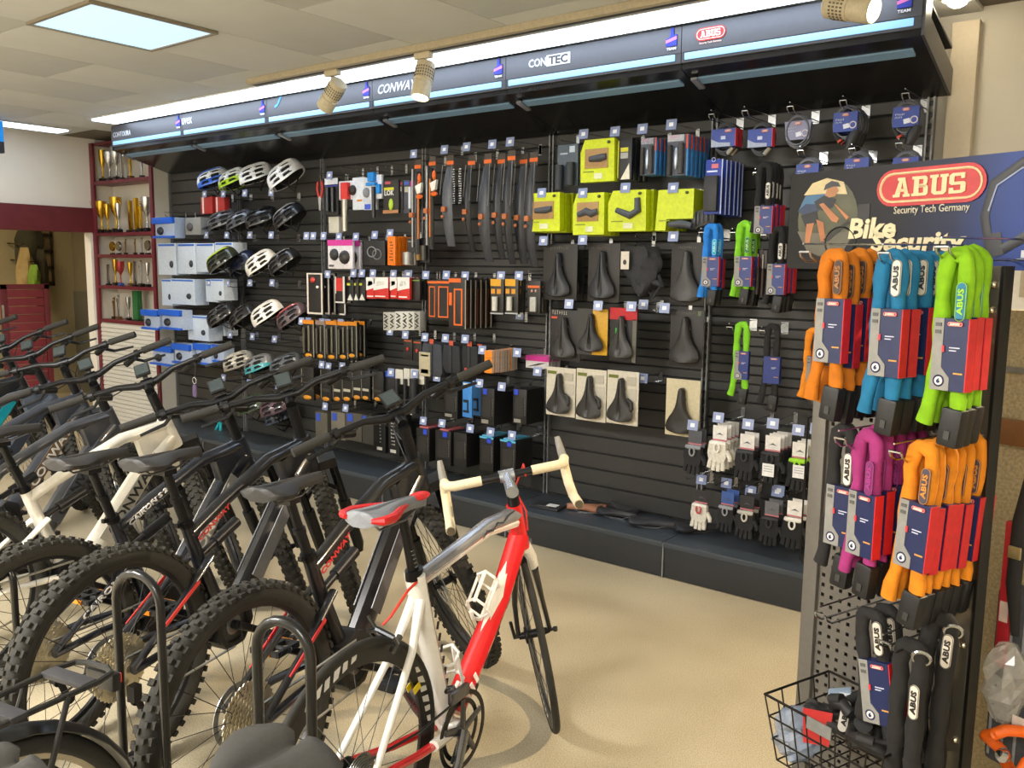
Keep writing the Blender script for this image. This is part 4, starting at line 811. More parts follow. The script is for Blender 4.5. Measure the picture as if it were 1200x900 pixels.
for i, q in enumerate(((4.473,1.033,0.204,0.283), (4.681,1.040,0.199,0.295), (4.886,1.047,0.200,0.297))):
    t = hung_saddle('slim black saddle on a white card, %s of three side by side' % NTH[i], q, .28, '#d3cbb8', [('r', 'badge', .05, .08, .35, .14, '#6b7226'), ('r', 'print', .62, .1, .92, .26, '#b9b2a2'), ('r', 'print', .68, .32, .95, .55, '#c2bbab')], '#34322f', group=SC3)
    part(t, 'rail_clamp', cached('rclamp', lambda: B().tube([(.04, .0, -.15), (.065, .0, -.17), (.075, -.01, -.2), (.068, -.01, -.215)], [.009, .012, .011, .006], 8).mesh('rc')), M('#2c2a27', .6))
hung_saddle('angular black saddle on a cream card beside the upright post', (5.241,1.030,0.197,0.303), .26, '#cfc3a0', [], '#2f2c28', cut=False, group=SC3)
# black rain cover with white tag
t = thing('saddle_cover', 'crumpled black rain cover with a white hang tag', 'saddle cover', None, (4.941,-0.200,1.722))
def cover():
    b = B(); R = []
    for j in range(13):
        q = j / 12; ring = []
        for k in range(18):
            a = 2 * pi * k / 18; w = .125 * (sin(pi * min(1, .18 + q * .82)) ** .6) * (1 - .35 * q); n = 1 + .13 * sin(5 * a + 7 * q) + .08 * sin(9 * a - 11 * q)
            ring.append((w * cos(a) * n + .02 * q, .05 * sin(a) * n, -.27 * q))
        R.append(ring)
    b.rings(R); b.tube([(.06, 0, -.18), (.14, -.02, -.2), (.12, -.02, -.15)], [.02, .018, .008], 7); b.tube([(.05, 0, -.24), (.09, -.02, -.27), (.14, -.01, -.19)], .008, 6)
    return b.mesh('cover')
part(t, 'fabric', cover(), M('#37373a', .85, var=.15, scale=60, bump=.15))
part(t, 'drawstring', B().tube([(-.05, 0, -.01), (-.02, -.02, .015), (.02, -.02, .0), (.06, 0, .015)], .006, 6).mesh('ds'), M('#1f1f21', .6))
o = part(t, 'hang_tag', B().box((0, 0, 0), (.05, .003, .095)).mesh('tag', False), M('#dcd2c2', .5), (-.06, -.07, -.075), label='white hang tag with a dark saddle picture')
part(o, 'picture', B().ell((0, -.002, -.01), (.011, .002, .014), 10, 6).mesh('p'), M('#3a3530', .5))
# things lying on the plinth
t = thing('flat_pack', 'flat black packet with a white sticker lying on the base shelf', 'packet', None, (4.414,-0.280,0.288), .1); t.location.z = .196
part(t, 'packet', B().box((0, 0, .009), (.19, .13, .016)).mesh('p', True, .003), M('#2b2b2d', .45))
part(t, 'sticker', B().box((.03, 0, .018), (.065, .05, .002)).mesh('s', False), M('#e8e6e0', .5)); part(t, 'print', B().box((-.01, -.045, .0178), (.08, .008, .001)).mesh('pr', False), M('#77757a', .5))
def lying(lb, p, rz, col, L=.27, W=.16, z=.235, name='saddle'):
    t = thing(name, lb, 'saddle', 'saddles lying on the base shelf', (p[0], p[1], z), rz)
    o = part(t, 'saddle_shell', cached(('sad', round(L, 2), round(W, 2), False), lambda: saddle_mesh(L, W, False)), M(col, .5, var=.1, scale=120, bump=.05)); part(o, 'rail', cached(('rails', round(L, 2)), lambda: rails_mesh(L)), M('#77787a', .3, .9), (0, 0, .008))
    return t
lying('brown leather saddle lying on the base shelf', (4.745,-0.160,0.346), radians(200), '#9c6a4e', .24, .15)
for i, (p, rz, L, W_) in enumerate((((4.714,-0.200,0.283), .1, .24, .13), ((4.893,-0.140,0.312), 2.6, .24, .15), ((4.953,-0.260,0.279), .3, .27, .14), ((5.212,-0.220,0.352), .7, .27, .16))):
    lying('black saddle lying on the base shelf, %s to the right of the brown one' % NTH[i], p, rz, ('#2a2a2c', '#3b3b3e', '#333336', '#303033')[i], L, W_)
# ================================================================ BAY 6: LOCKS AND GLOVES
NAVY, RED = '#23357e', '#d8282e'
def lock_card(t, w, h, d, grey=True, side=True, num='8', y=0., z=0., x=0., lg=True, navy=None):
    """navy lock sleeve with a grey strip at the left and a red right side"""
    rd = round
    o = part(t, 'sleeve', cached(('lc', rd(w, 3), rd(h, 3), rd(d, 3)), lambda: B().box((0, 0, -h / 2), (w, d, h)).mesh('lc', False)), M(navy or NAVY, .4), (x, y, z))
    if side: part(o, 'red_side', cached(('lcs', rd(h, 3), rd(d, 3), rd(w, 3)), lambda: B().box((w / 2 + .0008, 0, -h / 2), (.002, d * 1.001, h)).mesh('s', False)), M(RED, .4))
    if grey:
        part(o, 'grey_strip', cached(('lcg', rd(w, 3), rd(h, 3), rd(d, 3)), lambda: B().prism([(-w / 2, 0), (-w * .2, 0), (-w * .2, -h * .68), (w * .06, -h * .82), (w * .06, -h), (-w / 2, -h)], -d / 2 - .0015, -d / 2).mesh('g', False)), M('#8f8d88', .45))
        part(o, 'seal', cached(('lcr', rd(w, 3)), lambda: B().tube([(w * .15 * cos(a), 0, w * .15 * sin(a)) for a in [2 * pi * k / 14 for k in range(14)]], w * .022, 4, True).mesh('r')), M('#2c2c56', .5), (-w * .24, -d / 2 - .002, -h * .87))
        part(o, 'seal_face', cached(('lcf', rd(w, 3)), lambda: B().lathe([(0, 0), (w * .12, 0), (w * .12, -.002), (0, -.002)], 14, ax='y').mesh('r', False)), M('#e2dfe0', .5), (-w * .24, -d / 2 - .0005, -h * .87))
        lettering(o, num, w * .09, w * .13, M('#1f2758', .5), (-w * .24, -d / 2 - .003, -h * .87), bold=.03, name='numeral')
        for q in (.06, .16): part(o, 'icon', cached(('lci', rd(w, 3)), lambda: B().box((0, 0, 0), (w * .17, .002, w * .1)).mesh('i', False)), M('#5a5956', .5), (-w * .35, -d / 2 - .002, -h * q - .004))
        part(o, 'flag', cached(('lcx', rd(w, 3)), lambda: B().box((0, 0, 0), (w * .07, .002, h * .09)).mesh('i', False)), M('#d8393c', .5), (-w * .17, -d / 2 - .002, -h * .42))
    if lg: logo_oval(o, w * .13, -d / 2 - .002, -h * .075, w * .44, h * .06, fs=1)
    wt = M('#d6d8ea', .5)
    for q, ww in ((.40, .3), (.44, .2)): part(o, 'print_line', cached(('lcp', rd(w * ww, 4)), lambda: B().box((0, 0, 0), (w * ww, .0015, h * .014)).mesh('p', False)), wt, (w * (.0 + ww / 2), -d / 2 - .001, -h * q))
    part(o, 'orange_line', cached(('lco', rd(w, 3)), lambda: B().box((0, 0, 0), (w * .26, .0015, h * .022)).mesh('p', False)), M('#d89a4a', .5), (w * .3, -d / 2 - .001, -h * .75))
    return o
def leg_path(x, L, top, seed, kick=0., y=0.):
    r = random.Random(seed); P = []
    for i in range(9):
        q = i / 8; P.append((x + r.uniform(-.002, .002) + kick * max(0, q - .75) * 4, y + r.uniform(-.002, .002), top - (top + L) * q))
    return P
def fabric_mesh(L, hw, seed, rx, ry, tail=.0, kick=0., lr=1.):
    """textile sleeve folded over a hook: two legs and the bend"""
    r = random.Random(seed); P = []
    for i in range(10): P.append((-hw - .004 * r.random() + kick * max(0, .35 - i / 10) * 2, r.uniform(-.002, .002), -L * (1 - i / 10)))
    for k in range(1, 6): a = pi - pi * k / 6; P.append((hw * cos(a), 0, hw * .75 * sin(a)))
    for i in range(10): P.append((hw + .004 * r.random(), r.uniform(-.002, .002), -L * lr * i / 9.))
    rad = [rx * (1 + .14 * sin(i * 1.9 + seed) + r.uniform(-.05, .05)) for i in range(len(P))]
    return B().tube(P, [q * .62 for q in rad], 12, ry=[ry * (1 + .1 * sin(i * 2.3)) for i in range(len(P))]).mesh('fabric')
def pouch(lb, loc, rz, col, top_to_card=.13, card=(.075, .145, .03), tail=.07, grp='folded fabric chain locks', logo=None, logo_z=None, body='#1d1c1b', grey=True, seed=1, hw=.022, num='6', side=True, tilt=0., lock=True, navy=None):
    t = thing('chain_lock', lb, 'bike lock', grp, loc, rz, 0, tilt)
    cw, ch, cdp = card; L = top_to_card + ch + tail
    part(t, 'fabric_sleeve', cached(('fab', round(L, 3), hw, seed % 5, 1), lambda: fabric_mesh(L, hw, seed % 5, .0265, .0125, kick=-.03, lr=.93)), M(col, .85, var=.14, scale=32, bump=.5))
    lock_card(t, cw, ch, .026, grey, side, num, z=-top_to_card + rnd.uniform(-.008, .006), x=.010, y=-.007, navy=navy)
    if lock:
        o = part(t, 'lock_body', cached('lkb', lambda: B().box((0, 0, -.035), (.045, .032, .08)).mesh('lk', True, .007)), M(body, .5), (.022, .0, -L * .93 + .01), (0, .12, 0))
        part(o, 'key_slot', cached('lks', lambda: B().box((0, -.017, -.05), (.012, .003, .018)).mesh('ks', False)), M('#3a3937', .4))
    if logo:
        z = logo_z if logo_z is not None else -top_to_card * .62
        o = part(t, 'logo_patch', cached('lpat', lambda: B().prism([p for p in [(.011 * cos(a), .028 + .011 * sin(a)) for a in [pi * k / 8 for k in range(9)]] + [(.011 * cos(a), -.028 + .011 * sin(a)) for a in [pi + pi * k / 8 for k in range(9)]]], -.0015, .0015).mesh('lp', False)), M(logo[0], .6), (hw + .004, -.0185, z))
        part(o, 'patch_rim', cached('lpr', lambda: B().tube([(.010 * cos(a), -.001, .028 + .010 * sin(a)) for a in [pi * k / 8 for k in range(9)]] + [(.010 * cos(a), -.001, -.028 + .010 * sin(a)) for a in [pi + pi * k / 8 for k in range(9)]], .0012, 4, True).mesh('lr')), M(logo[1], .6))
        lettering(o, 'ABUS', .052, .012, M(logo[1], .6), (0, -.002, 0), rot=(0, radians(-90), 0), bold=.03)
    return t
def pouches(n, loc, dirv, pitch, base, where, **kw):
    out = []
    for k in range(n):
        l = Vector(loc) + Vector(dirv) * (pitch * k) + Vector((rnd.uniform(-.004, .004), 0, rnd.uniform(-.006, .004)))
        lb = '%s %s, %s' % (base, where, 'front one' if k == 0 else ORD[k] + ' back')
        if n == 1: lb = '%s %s' % (base, where)
        kk = dict(kw); kk['seed'] = kw.get('seed', 1) + k; rz = kk.pop('rz', 0) + rnd.uniform(-.12, .12)
        out.append(pouch(lb, l, rz, grp='%s %s' % (base, where), **kk))
    return out
WPK = dict(top_to_card=.14, card=(.085, .145, .028), tail=.05)
YD = (0, 1, 0)
pouches(2, (5.387,-0.300,1.805), YD, .06, 'bright blue fabric chain lock', 'on the slatwall', col='#2b86e0', logo=('#1fb4d8', '#bfeef8'), **WPK)
pouches(3, (5.565,-0.300,1.806), YD, .055, 'lime green fabric chain lock', 'on the upper slatwall hook', col='#86d22a', logo=('#2c7a4a', '#bfe8a0'), seed=3, **WPK)
pouches(4, (5.728,-0.300,1.783), YD, .045, 'black fabric chain lock', 'on the slatwall by the tower sign', col='#1d1c1c', logo=('#e8e4dc', '#2a2a2a'), seed=2, **WPK)
pouches(4, (5.653,-0.300,2.088), YD, .045, 'black fabric chain lock', 'high on the slatwall', col='#1f1e1e', logo=('#e8e4dc', '#2a2a2a'), seed=4, top_to_card=.17, card=(.085, .13, .028), tail=.0, lock=False)
pouches(1, (5.568,-0.280,1.321), YD, .05, 'lime green fabric chain lock', 'hanging alone on the lower slatwall hook', col='#84d028', logo=None, seed=2, top_to_card=.12, card=(.07, .14, .04), tail=.08, side=False)
pouches(1, (5.724,-0.280,1.320), YD, .05, 'black fabric chain lock with a plain navy sleeve', 'on the lower slatwall hook', col='#222122', seed=5, top_to_card=.13, card=(.08, .13, .05), tail=.1, side=False, grey=False)
for i, q in enumerate(((5.338,-0.320,1.776), (5.505,-0.320,1.773), (5.662,-0.320,1.759), (5.510,-0.300,1.310), (5.678,-0.300,1.302), (5.608,-0.320,2.053))): hook(q, 'bare chrome hook, %s of those holding the fabric chain locks' % NTH[i], .3, 'hooks of the fabric chain locks', tagged=False, dbl=True)
# dark brown bottle locks between green and black
for i, q in enumerate(((5.623,1.705,0.030,0.220), (5.648,1.701,0.026,0.224))): run('folding_lock', 'dark brown folding lock with two pale pins, %s of two' % NTH[i], 'bike lock', 'between green and black locks', q, .24, 1, .04, '#33221c', [('c', 'pin', .1, .1, .4, .4, ('#b9b4aa', .3, .7)), ('c', 'lock_arm', .05, .4, .95, 1., '#2c1d18')], .02)
# cable locks on the top row
def cable_lock(lb, loc, w, h, hd=.03, redside=True, style=0, pale=False, n=1):
    t = thing('cable_lock', lb, 'cable lock', 'cable locks on the top hooks', loc)
    c = M('#8f90b4' if pale else '#2a45a0', .4)
    o = part(t, 'header_card', cached(('cl', round(w, 3), h, hd, pale), lambda: (B().prism([(-w * .58, 0), (w * .58, 0), (w * .48, -h), (-w * .48, -h)], -.003, .003) if pale else B().box((0, 0, -h / 2), (w, hd, h))).mesh('cl', False)), c, (0, 0, -.03))
    fy = -.004 if pale else -hd / 2 - .001
    if redside: part(o, 'red_side', cached(('clr', round(w, 3), h, hd), lambda: B().box((w / 2 + .001, 0, -h / 2), (.003, hd * 1.002, h)).mesh('r', False)), M('#e0333a', .4))
    logo_oval(o, w * .2 if style == 0 else 0, fy, -h * .13, w * .3, h * .16, fs=1)
    if style == 0:
        part(o, 'pale_strip', cached(('clp', round(w, 3), h), lambda: B().prism([(-w / 2, -h * .55), (-w * .2, -h * .75), (w * .3, -h * .8), (w * .3, -h), (-w / 2, -h)], -.001, .001).mesh('p', False)), M('#aab4cc', .5), (0, fy, 0))
        part(o, 'picture', cached('clq', lambda: B().box((0, 0, 0), (.024, .002, .016)).mesh('p', False)), M('#cdd6f2', .5), (0, fy, -h * .5))
    else:
        deco(o, w, h, fy, [('w', 'print', .08, .32, .46, .42, '#dfe6fa'), ('w', 'print', .08, .47, .38, .57, '#dfe6fa')])
        part(o, 'picture', cached('clq2', lambda: B().box((0, 0, 0), (.026, .002, .02)).mesh('p', False)), M('#e4eafa', .5), (w * .05, fy, -h * .72), (0, -.2, 0))
        part(o, 'seal', cached('clse', lambda: B().tube([(.014 * cos(a), 0, .014 * sin(a)) for a in [2 * pi * k / 14 for k in range(14)]], .0025, 5, True).mesh('s')), M('#e8dfe8', .5), (w * .33, fy - .001, -h * .68))
    def loop():
        b = B()
        for j in range(3):
            rr = .055 + .006 * j; y = -.004 + .011 * j
            b.tube([(rr * .95 * cos(a), y, -.075 + rr * 1.15 * sin(a)) for a in [2 * pi * k / 20 for k in range(20)]], .0045, 6, True)
        return b.mesh('loop')
    part(t, 'cable_coil', cached('cloop', loop), M('#5a5d66' if style else '#35363b', .35, .2), (0, 0, -.0))
    if style == 1:
        o = part(t, 'lock_head', cached('clh', lambda: B().tube([(-.05, 0, -.115), (-.02, 0, -.16)], .011, 8).tube([(.05, .0, -.11), (.03, 0, -.15), (.015, 0, -.19)], [.02, .028, .02], 10).mesh('lh')), M('#1f2026', .4))
        part(o, 'red_ring', cached('clrr', lambda: B().tube([(-.025, -.004, -.15), (-.02, -.004, -.158)], .0125, 8).mesh('rr')), M('#d8503c', .4))
    elif style == 0: part(t, 'lock_head', cached('clh0', lambda: B().tube([(.02, 0, -.15), (.045, 0, -.12)], .012, 8).mesh('lh')), M('#9a9488', .35, .5))
    return t
for i, (p, tip, n, st, rs, pl, w) in enumerate((((5.421,-0.260,2.318), (5.385,-0.340,2.339), 2, 0, True, False, .125), ((5.609,-0.260,2.302), (5.555,-0.340,2.339), 1, 0, True, False, .12), ((5.785,-0.260,2.325), (5.774,-0.340,2.337), 1, 2, False, True, .11), ((6.006,-0.260,2.341), (6.012,-0.340,2.339), 3, 1, False, False, .105), ((6.262,-0.260,2.340), (6.271,-0.340,2.341), 1, 1, False, False, .105))):
    hook(tip, 'wide chrome lock hook in the top row of the lock bay, %s from the left' % NTH[i], .34, 'lock hooks in the top row', tagged=False, dbl=True)
    for k in range(n): cable_lock('cable lock with %s header, %s top hook from the left%s' % ('pale lilac' if pl else 'navy and red' if rs else 'navy', NTH[i], '' if n == 1 else ', ' + ORD[k]), (p[0], p[1] + .045 * k, p[2]), w, .085, .034, rs, st, pl)
pack('lock_header', 'small navy lock header behind the pale lilac one', 'lock card', None, (5.787,2.243,0.086,0.024), .2, '#2a45a0', [('r', 'print', .2, .3, .8, .6, '#cdd6f2')], .01)
for i, (p, tip) in enumerate((((5.846,-0.260,2.104), (5.826,-0.300,2.139)), ((6.068,-0.260,2.116), (6.057,-0.300,2.131)), ((6.274,-0.260,2.106), (6.254,-0.300,2.139)))):
    hook(tip, 'chrome lock hook just above the tower sign, %s from the left' % NTH[i], .32, 'lock hooks above the sign', tagged=False, dbl=True)
    cable_lock('navy cable lock peeping over the tower sign, %s from the left' % NTH[i], (p[0], p[1], p[2] + .02), .105, .085, .034, False, 1)
run('folding_lock_blister', 'navy blister with a black folding lock', 'lock blister', 'in the lock bay', (5.391,2.141,0.091,0.265), .3, 6, .05, '#2840a4', [('b', 'folding_lock', .08, .3, .85, .95, '#222226', .03), ('r', 'logo', .35, .08, .75, .16, '#d8707c'), ('r', 'print', .1, .2, .7, .23, '#dfe4fa'), ('r', 'edge', .95, 0, 1, 1, '#c8d4f4'), ('o', 'hole', .36, -.03, .58, .04, '#aebbe8'), ('c', 'rivet', .4, .42, .55, .5, '#4d4d52'), ('c', 'rivet', .4, .75, .55, .83, '#4d4d52')], .012)
# gloves
def glove_mesh():
    b = B()
    b.prism([(-.045, 0), (.045, 0), (.05, -.07), (.04, -.1), (-.04, -.1), (-.05, -.06)], -.014, .014)
    for i, (x, l) in enumerate(((-.034, .04), (-.012, .05), (.011, .05), (.033, .042))): b.tube([(x, 0, -.09), (x * 1.1, -.004, -.1 - l * .5), (x * 1.15, -.01, -.1 - l)], [.013, .0125, .011], 8)
    b.tube([(.045, 0, -.04), (.068, -.006, -.065), (.072, -.01, -.085)], [.014, .0125, .01], 8)
    return b.mesh('glove', True)
def glove(lb, loc, c1, c2, n=1, pitch=.05, tagc='#e6e2dc', accent=None, grp='gloves above the base shelf', s=1.):
    def mk(l):
        t = thing('cycling_glove', l, 'glove', grp, loc); t.scale = (s, s, s)
        part(t, 'header_card', cached('gh', lambda: B().box((0, .0, -.02), (.075, .003, .075)).mesh('h', False)), M(tagc, .5))
        part(t, 'header_stripe', cached('ghs', lambda: B().box((0, -.0, -.055), (.076, .004, .008)).mesh('h', False)), M('#c87a80', .5))
        part(t, 'header_print', cached('ghp', lambda: B().prism([(-.02, -.03), (0, -.018), (.022, -.03), (.0, -.026)], -.003, -.002).mesh('h', False)), M('#55525a', .5))
        part(t, 'hand', cached('glove', glove_mesh), M(c1, .8, var=.15, scale=70, bump=.15), (0, -.012, -.065), (.1, .08, 0))
        part(t, 'cuff', cached('gcuff', lambda: B().tube([(-.04, -.017, -.07), (0, -.03, -.066), (.04, -.017, -.07)], .011, 7).mesh('c')), M(c2, .7))
        part(t, 'pull_loop', cached('gloop', lambda: B().tube([(.014 * cos(a), -.034, -.09 + .022 * sin(a)) for a in [2 * pi * k / 12 for k in range(12)]], .005, 6, True).mesh('l')), M(accent or c2, .6))
        return t
    return stack(n, pitch, lambda k: '%s%s' % (lb, '' if n == 1 else ', ' + (ORD[k] + ' on its hook')), mk)
G1 = 'gloves in the upper glove row'; G2 = 'gloves in the lower glove row'
glove('shiny black glove at the left of the upper glove row', (5.349,-0.300,0.764), '#232326', '#8d9096', 2, .06, '#55565c', grp=G1)
glove('white glove with a looped tab', (5.493,-0.320,0.807), '#dcd8cc', '#ece8e0', 4, .05, accent='#f2efe8', grp=G1)
glove('black glove with a small pale label', (5.631,-0.300,0.778), '#222226', '#34353a', 2, .06, grp=G1)
glove('black glove with a white information card', (5.769,-0.320,0.791), '#202124', '#2a2a2e', 4, .05, grp=G1)
glove('black glove with neon green trim', (5.896,-0.300,0.772), '#212222', '#9cd82a', 3, .06, accent='#9cd82a', grp=G1)
for i, q in enumerate(((5.767,-0.360,0.646), (5.909,-0.340,0.656))):
    t = thing('info_card', 'white printed card hanging in front of the %s gloves' % ('black', 'neon green trimmed')[i], 'card', None, q)
    part(t, 'card', cached('ic', lambda: B().box((0, 0, -.0), (.058, .002, .062)).mesh('ic', False)), M('#ecebea', .5))
    for z in (.018, .006, -.006): part(t, 'print_line', cached('icl', lambda: B().box((0, -.0015, 0), (.044, .001, .003)).mesh('l', False)), M('#9a98a0', .5), (0, 0, z))
glove('white and red glove with a looped tab in the lower glove row', (5.397,-0.300,0.456), '#d8d4ca', '#e6e2da', 1, .05, '#2c2b2c', accent='#c84a58', grp=G2, s=.9)
glove('black glove with a blue header in the lower glove row', (5.542,-0.300,0.472), '#1f1f22', '#8f9298', 2, .06, '#3a5a9c', grp=G2, s=.9)
glove('black and silver glove in the lower glove row', (5.646,-0.300,0.468), '#232325', '#b9b5aa', 2, .06, '#2c2b2c', accent='#c9c5ba', grp=G2, s=.95)
glove('plain black glove with a pale button in the lower glove row', (5.774,-0.300,0.461), '#1e1e20', '#2c2c2e', 2, .06, '#6a6a6e', grp=G2, s=.95)
glove('black glove with white piping in the lower glove row', (5.895,-0.320,0.487), '#1c1c1e', '#e2dfd6', 2, .06, grp=G2)
for nm, pts in (('over the upper gloves', [(5.338,-0.340,0.804), (5.477,-0.340,0.860), (5.635,-0.340,0.845), (5.760,-0.340,0.864), (5.886,-0.340,0.847), (5.971,-0.200,0.863)]), ('over the lower gloves', [(5.314,-0.060,0.480), (5.457,-0.060,0.484), (5.592,-0.060,0.465), (5.741,-0.340,0.493), (5.733,-0.060,0.484)])):
    hooks(pts, nm, .3 if 'upper' in nm else .12)
for i, q in enumerate(((5.307,-0.320,0.522), (5.465,-0.320,0.516), (5.603,-0.320,0.517), (5.981,-0.300,0.506), (5.844,-0.300,0.516))): hook(q, 'bare chrome hook, %s from the left among the lower gloves' % NTH[i], .3, 'bare hooks among the gloves', tagged=False)
# loose lock between wall and tower
pouches(1, (5.930,-0.300,1.308), YD, .05, 'orange fabric chain lock', 'on the slatwall left of the tower', col='#f09020', seed=2, top_to_card=.1, card=(.06, .15, .03), tail=.05, side=False)
# ================================================================ BICYCLES
def wheel_parts(key, R, tw, rim_d, rim_w, spokes, knobs):
    """meshes of one wheel about the y axis, centre at the origin"""
    def tire():
        c = R - tw; b = B().lathe([(c + tw * cos(a) * .98, tw * sin(a)) for a in [2 * pi * k / 10 for k in range(10)]], 56, ax='y', close=True)
        return b.mesh('tire')
    def knob():
        b = B(); n = 62
        for k in range(n):
            a = 2 * pi * k / n
            for j, (yy, rr, sy, sx) in enumerate(((-.011, R - .0005, .014, .013), (.011, R - .0005, .014, .013), (-.027, R - .011, .012, .018), (.027, R - .011, .012, .018))):
                aa = a + (pi / n if j % 2 else 0)
                M3 = Matrix.Rotation(-aa, 3, 'Y') @ Matrix.Rotation((0, 0, .75, -.75)[j] * -1, 3, 'X')
                b.box((rr * cos(aa), yy, rr * sin(aa)), (.010, sy, sx), Matrix.Rotation(-aa, 3, 'Y'))
        return b.mesh('knobs', False)
    def rim():
        r1 = R - tw * 1.55; b = B().lathe([(r1, -rim_w / 2), (r1 + .006, -rim_w / 2), (r1 + .006, rim_w / 2), (r1, rim_w / 2), (r1 - rim_d, rim_w * .22), (r1 - rim_d, -rim_w * .22)], 48, ax='y', close=True)
        return b.mesh('rim')
    def spk():
        b = B()
        for k in range(spokes):
            a = 2 * pi * k / spokes; s = -1 if k % 2 else 1; a2 = a + (.45 if (k // 2) % 2 else -.45); r1 = R - tw * 1.55 - rim_d
            b.tube([(.022 * cos(a2), s * .026, .022 * sin(a2)), (r1 * cos(a), 0, r1 * sin(a))], .0012, 4)
        return b.mesh('spokes', False)
    def hub(): return B().lathe([(0, -.055), (.009, -.055), (.011, -.045), (.013, -.036), (.03, -.033), (.03, -.026), (.015, -.02), (.015, .02), (.03, .026), (.03, .033), (.013, .036), (.011, .055), (0, .055)], 16, ax='y').mesh('hub')
    return dict(tire=cached((key, 't'), tire), knob=cached((key, 'k'), knob) if knobs else None, rim=cached((key, 'r'), rim), spk=cached((key, 's'), spk), hub=cached((key, 'h'), hub))
def add_wheel(t, name, key, mtx, R, tw, rim_d, rim_w, spokes, knobs, rimcol, disc=True, decal=None, sidewall=None):
    p = wheel_parts(key, R, tw, rim_d, rim_w, spokes, knobs)
    o = part(t, name, p['rim'], M(*rimcol) if isinstance(rimcol, tuple) else M(rimcol, .35, .2), mtx=mtx)
    part(o, 'tire', p['tire'], M('#2a2822', .8, bump=.12, scale=90))
    if knobs: part(o, 'tread_knobs', p['knob'], M('#2d2b24', .85), kind='stuff')
    part(o, 'spokes', p['spk'], M('#3a3a3c' if knobs else '#707275', .35, .8), kind='stuff')
    part(o, 'hub', p['hub'], M('#222224', .35, .6))
    if disc:
        def rot():
            b = B().lathe([(.09, .03), (.09, .032), (.072, .032), (.072, .03)], 32, ax='y', close=True)
            for k in range(6):
                a = 2 * pi * k / 6; b.tube([(.025 * cos(a), .031, .025 * sin(a)), (.074 * cos(a + .35), .031, .074 * sin(a + .35))], .004, 5)
            return b.mesh('disc')
        part(o, 'brake_disc', cached('disc', rot), M('#a9abae', .3, .9))
    if decal:
        for k in range(decal[1]):
            a = 2 * pi * k / decal[1] + .3
            r1 = R - tw * 1.55 - rim_d * .45
            for s in (-1, 1):
                m4 = Matrix.Rotation(-a, 4, 'Y') @ Matrix.Translation((r1, s * (rim_w * .36 + .0015), 0)) @ Matrix.Rotation(radians(90), 4, 'Y') @ Matrix.Rotation(0 if s < 0 else pi, 4, 'Z')
                d = part(o, 'decal', cached('rdecal', lambda: (lambda q: ([q.prism([(-.1 + .034 * j, -.012), (-.082 + .034 * j, -.012), (-.07 + .034 * j + .006 * (j % 2), .012), (-.088 + .034 * j, .012)], -.0005, .0005) for j in range(6)], q)[-1])(B()).mesh('rd', False)), M('#d9d8d2', .5), mtx=m4, kind='stuff')
    return o
def frame_part(t, name, segs, mat, n=10, label=None, mtx=None):
    b = B()
    for path, r, ry in segs: b.tube(path, r, n, ry=ry, up=(0, 1, 0))
    return part(t, name, b.mesh(name), mat, label=label, mtx=mtx)
def seat(t, x, z, L, W, col, rail='#6d6e70', cut=True, tiltd=0, mtx=None, red=None, thick=.032, split=0.):
    o = part(t, 'saddle', cached(('sad', L, W, cut, thick, split), lambda: saddle_mesh(L, W, cut, thick=thick, split=split)), M(col, .55, var=.08, scale=150, bump=.04), (x, 0, z), (0, radians(tiltd), 0))
    part(o, 'rail', cached(('rails', L), lambda: rails_mesh(L)), M(rail, .3, .9))
    if red:
        for s in (-1, 1): part(o, 'red_edge', cached(('rede', L, W, s), lambda: B().tube([(L * a, s * W / 2 * w_ * .97, .004 - .012) for a, w_ in ((.0, .6), (.06, .93), (.18, .99), (.32, .78), (.45, .52), (.6, .35))], [.006, .012, .013, .011, .009, .004], 8).mesh('re')), M(red, .4))
        part(o, 'red_nose', cached(('redn', L), lambda: B().ell((L * .9, 0, -.006), (.045, .021, .012), 12, 8).mesh('rn')), M(red, .4))
    return o
HA = radians(65.5); AX = Vector((-cos(HA), 0, sin(HA))); PF = Vector((sin(HA), 0, cos(HA)))
MO = Vector((1.2, 0, .368)) - PF * .045
def V3(*a): return Vector(a)
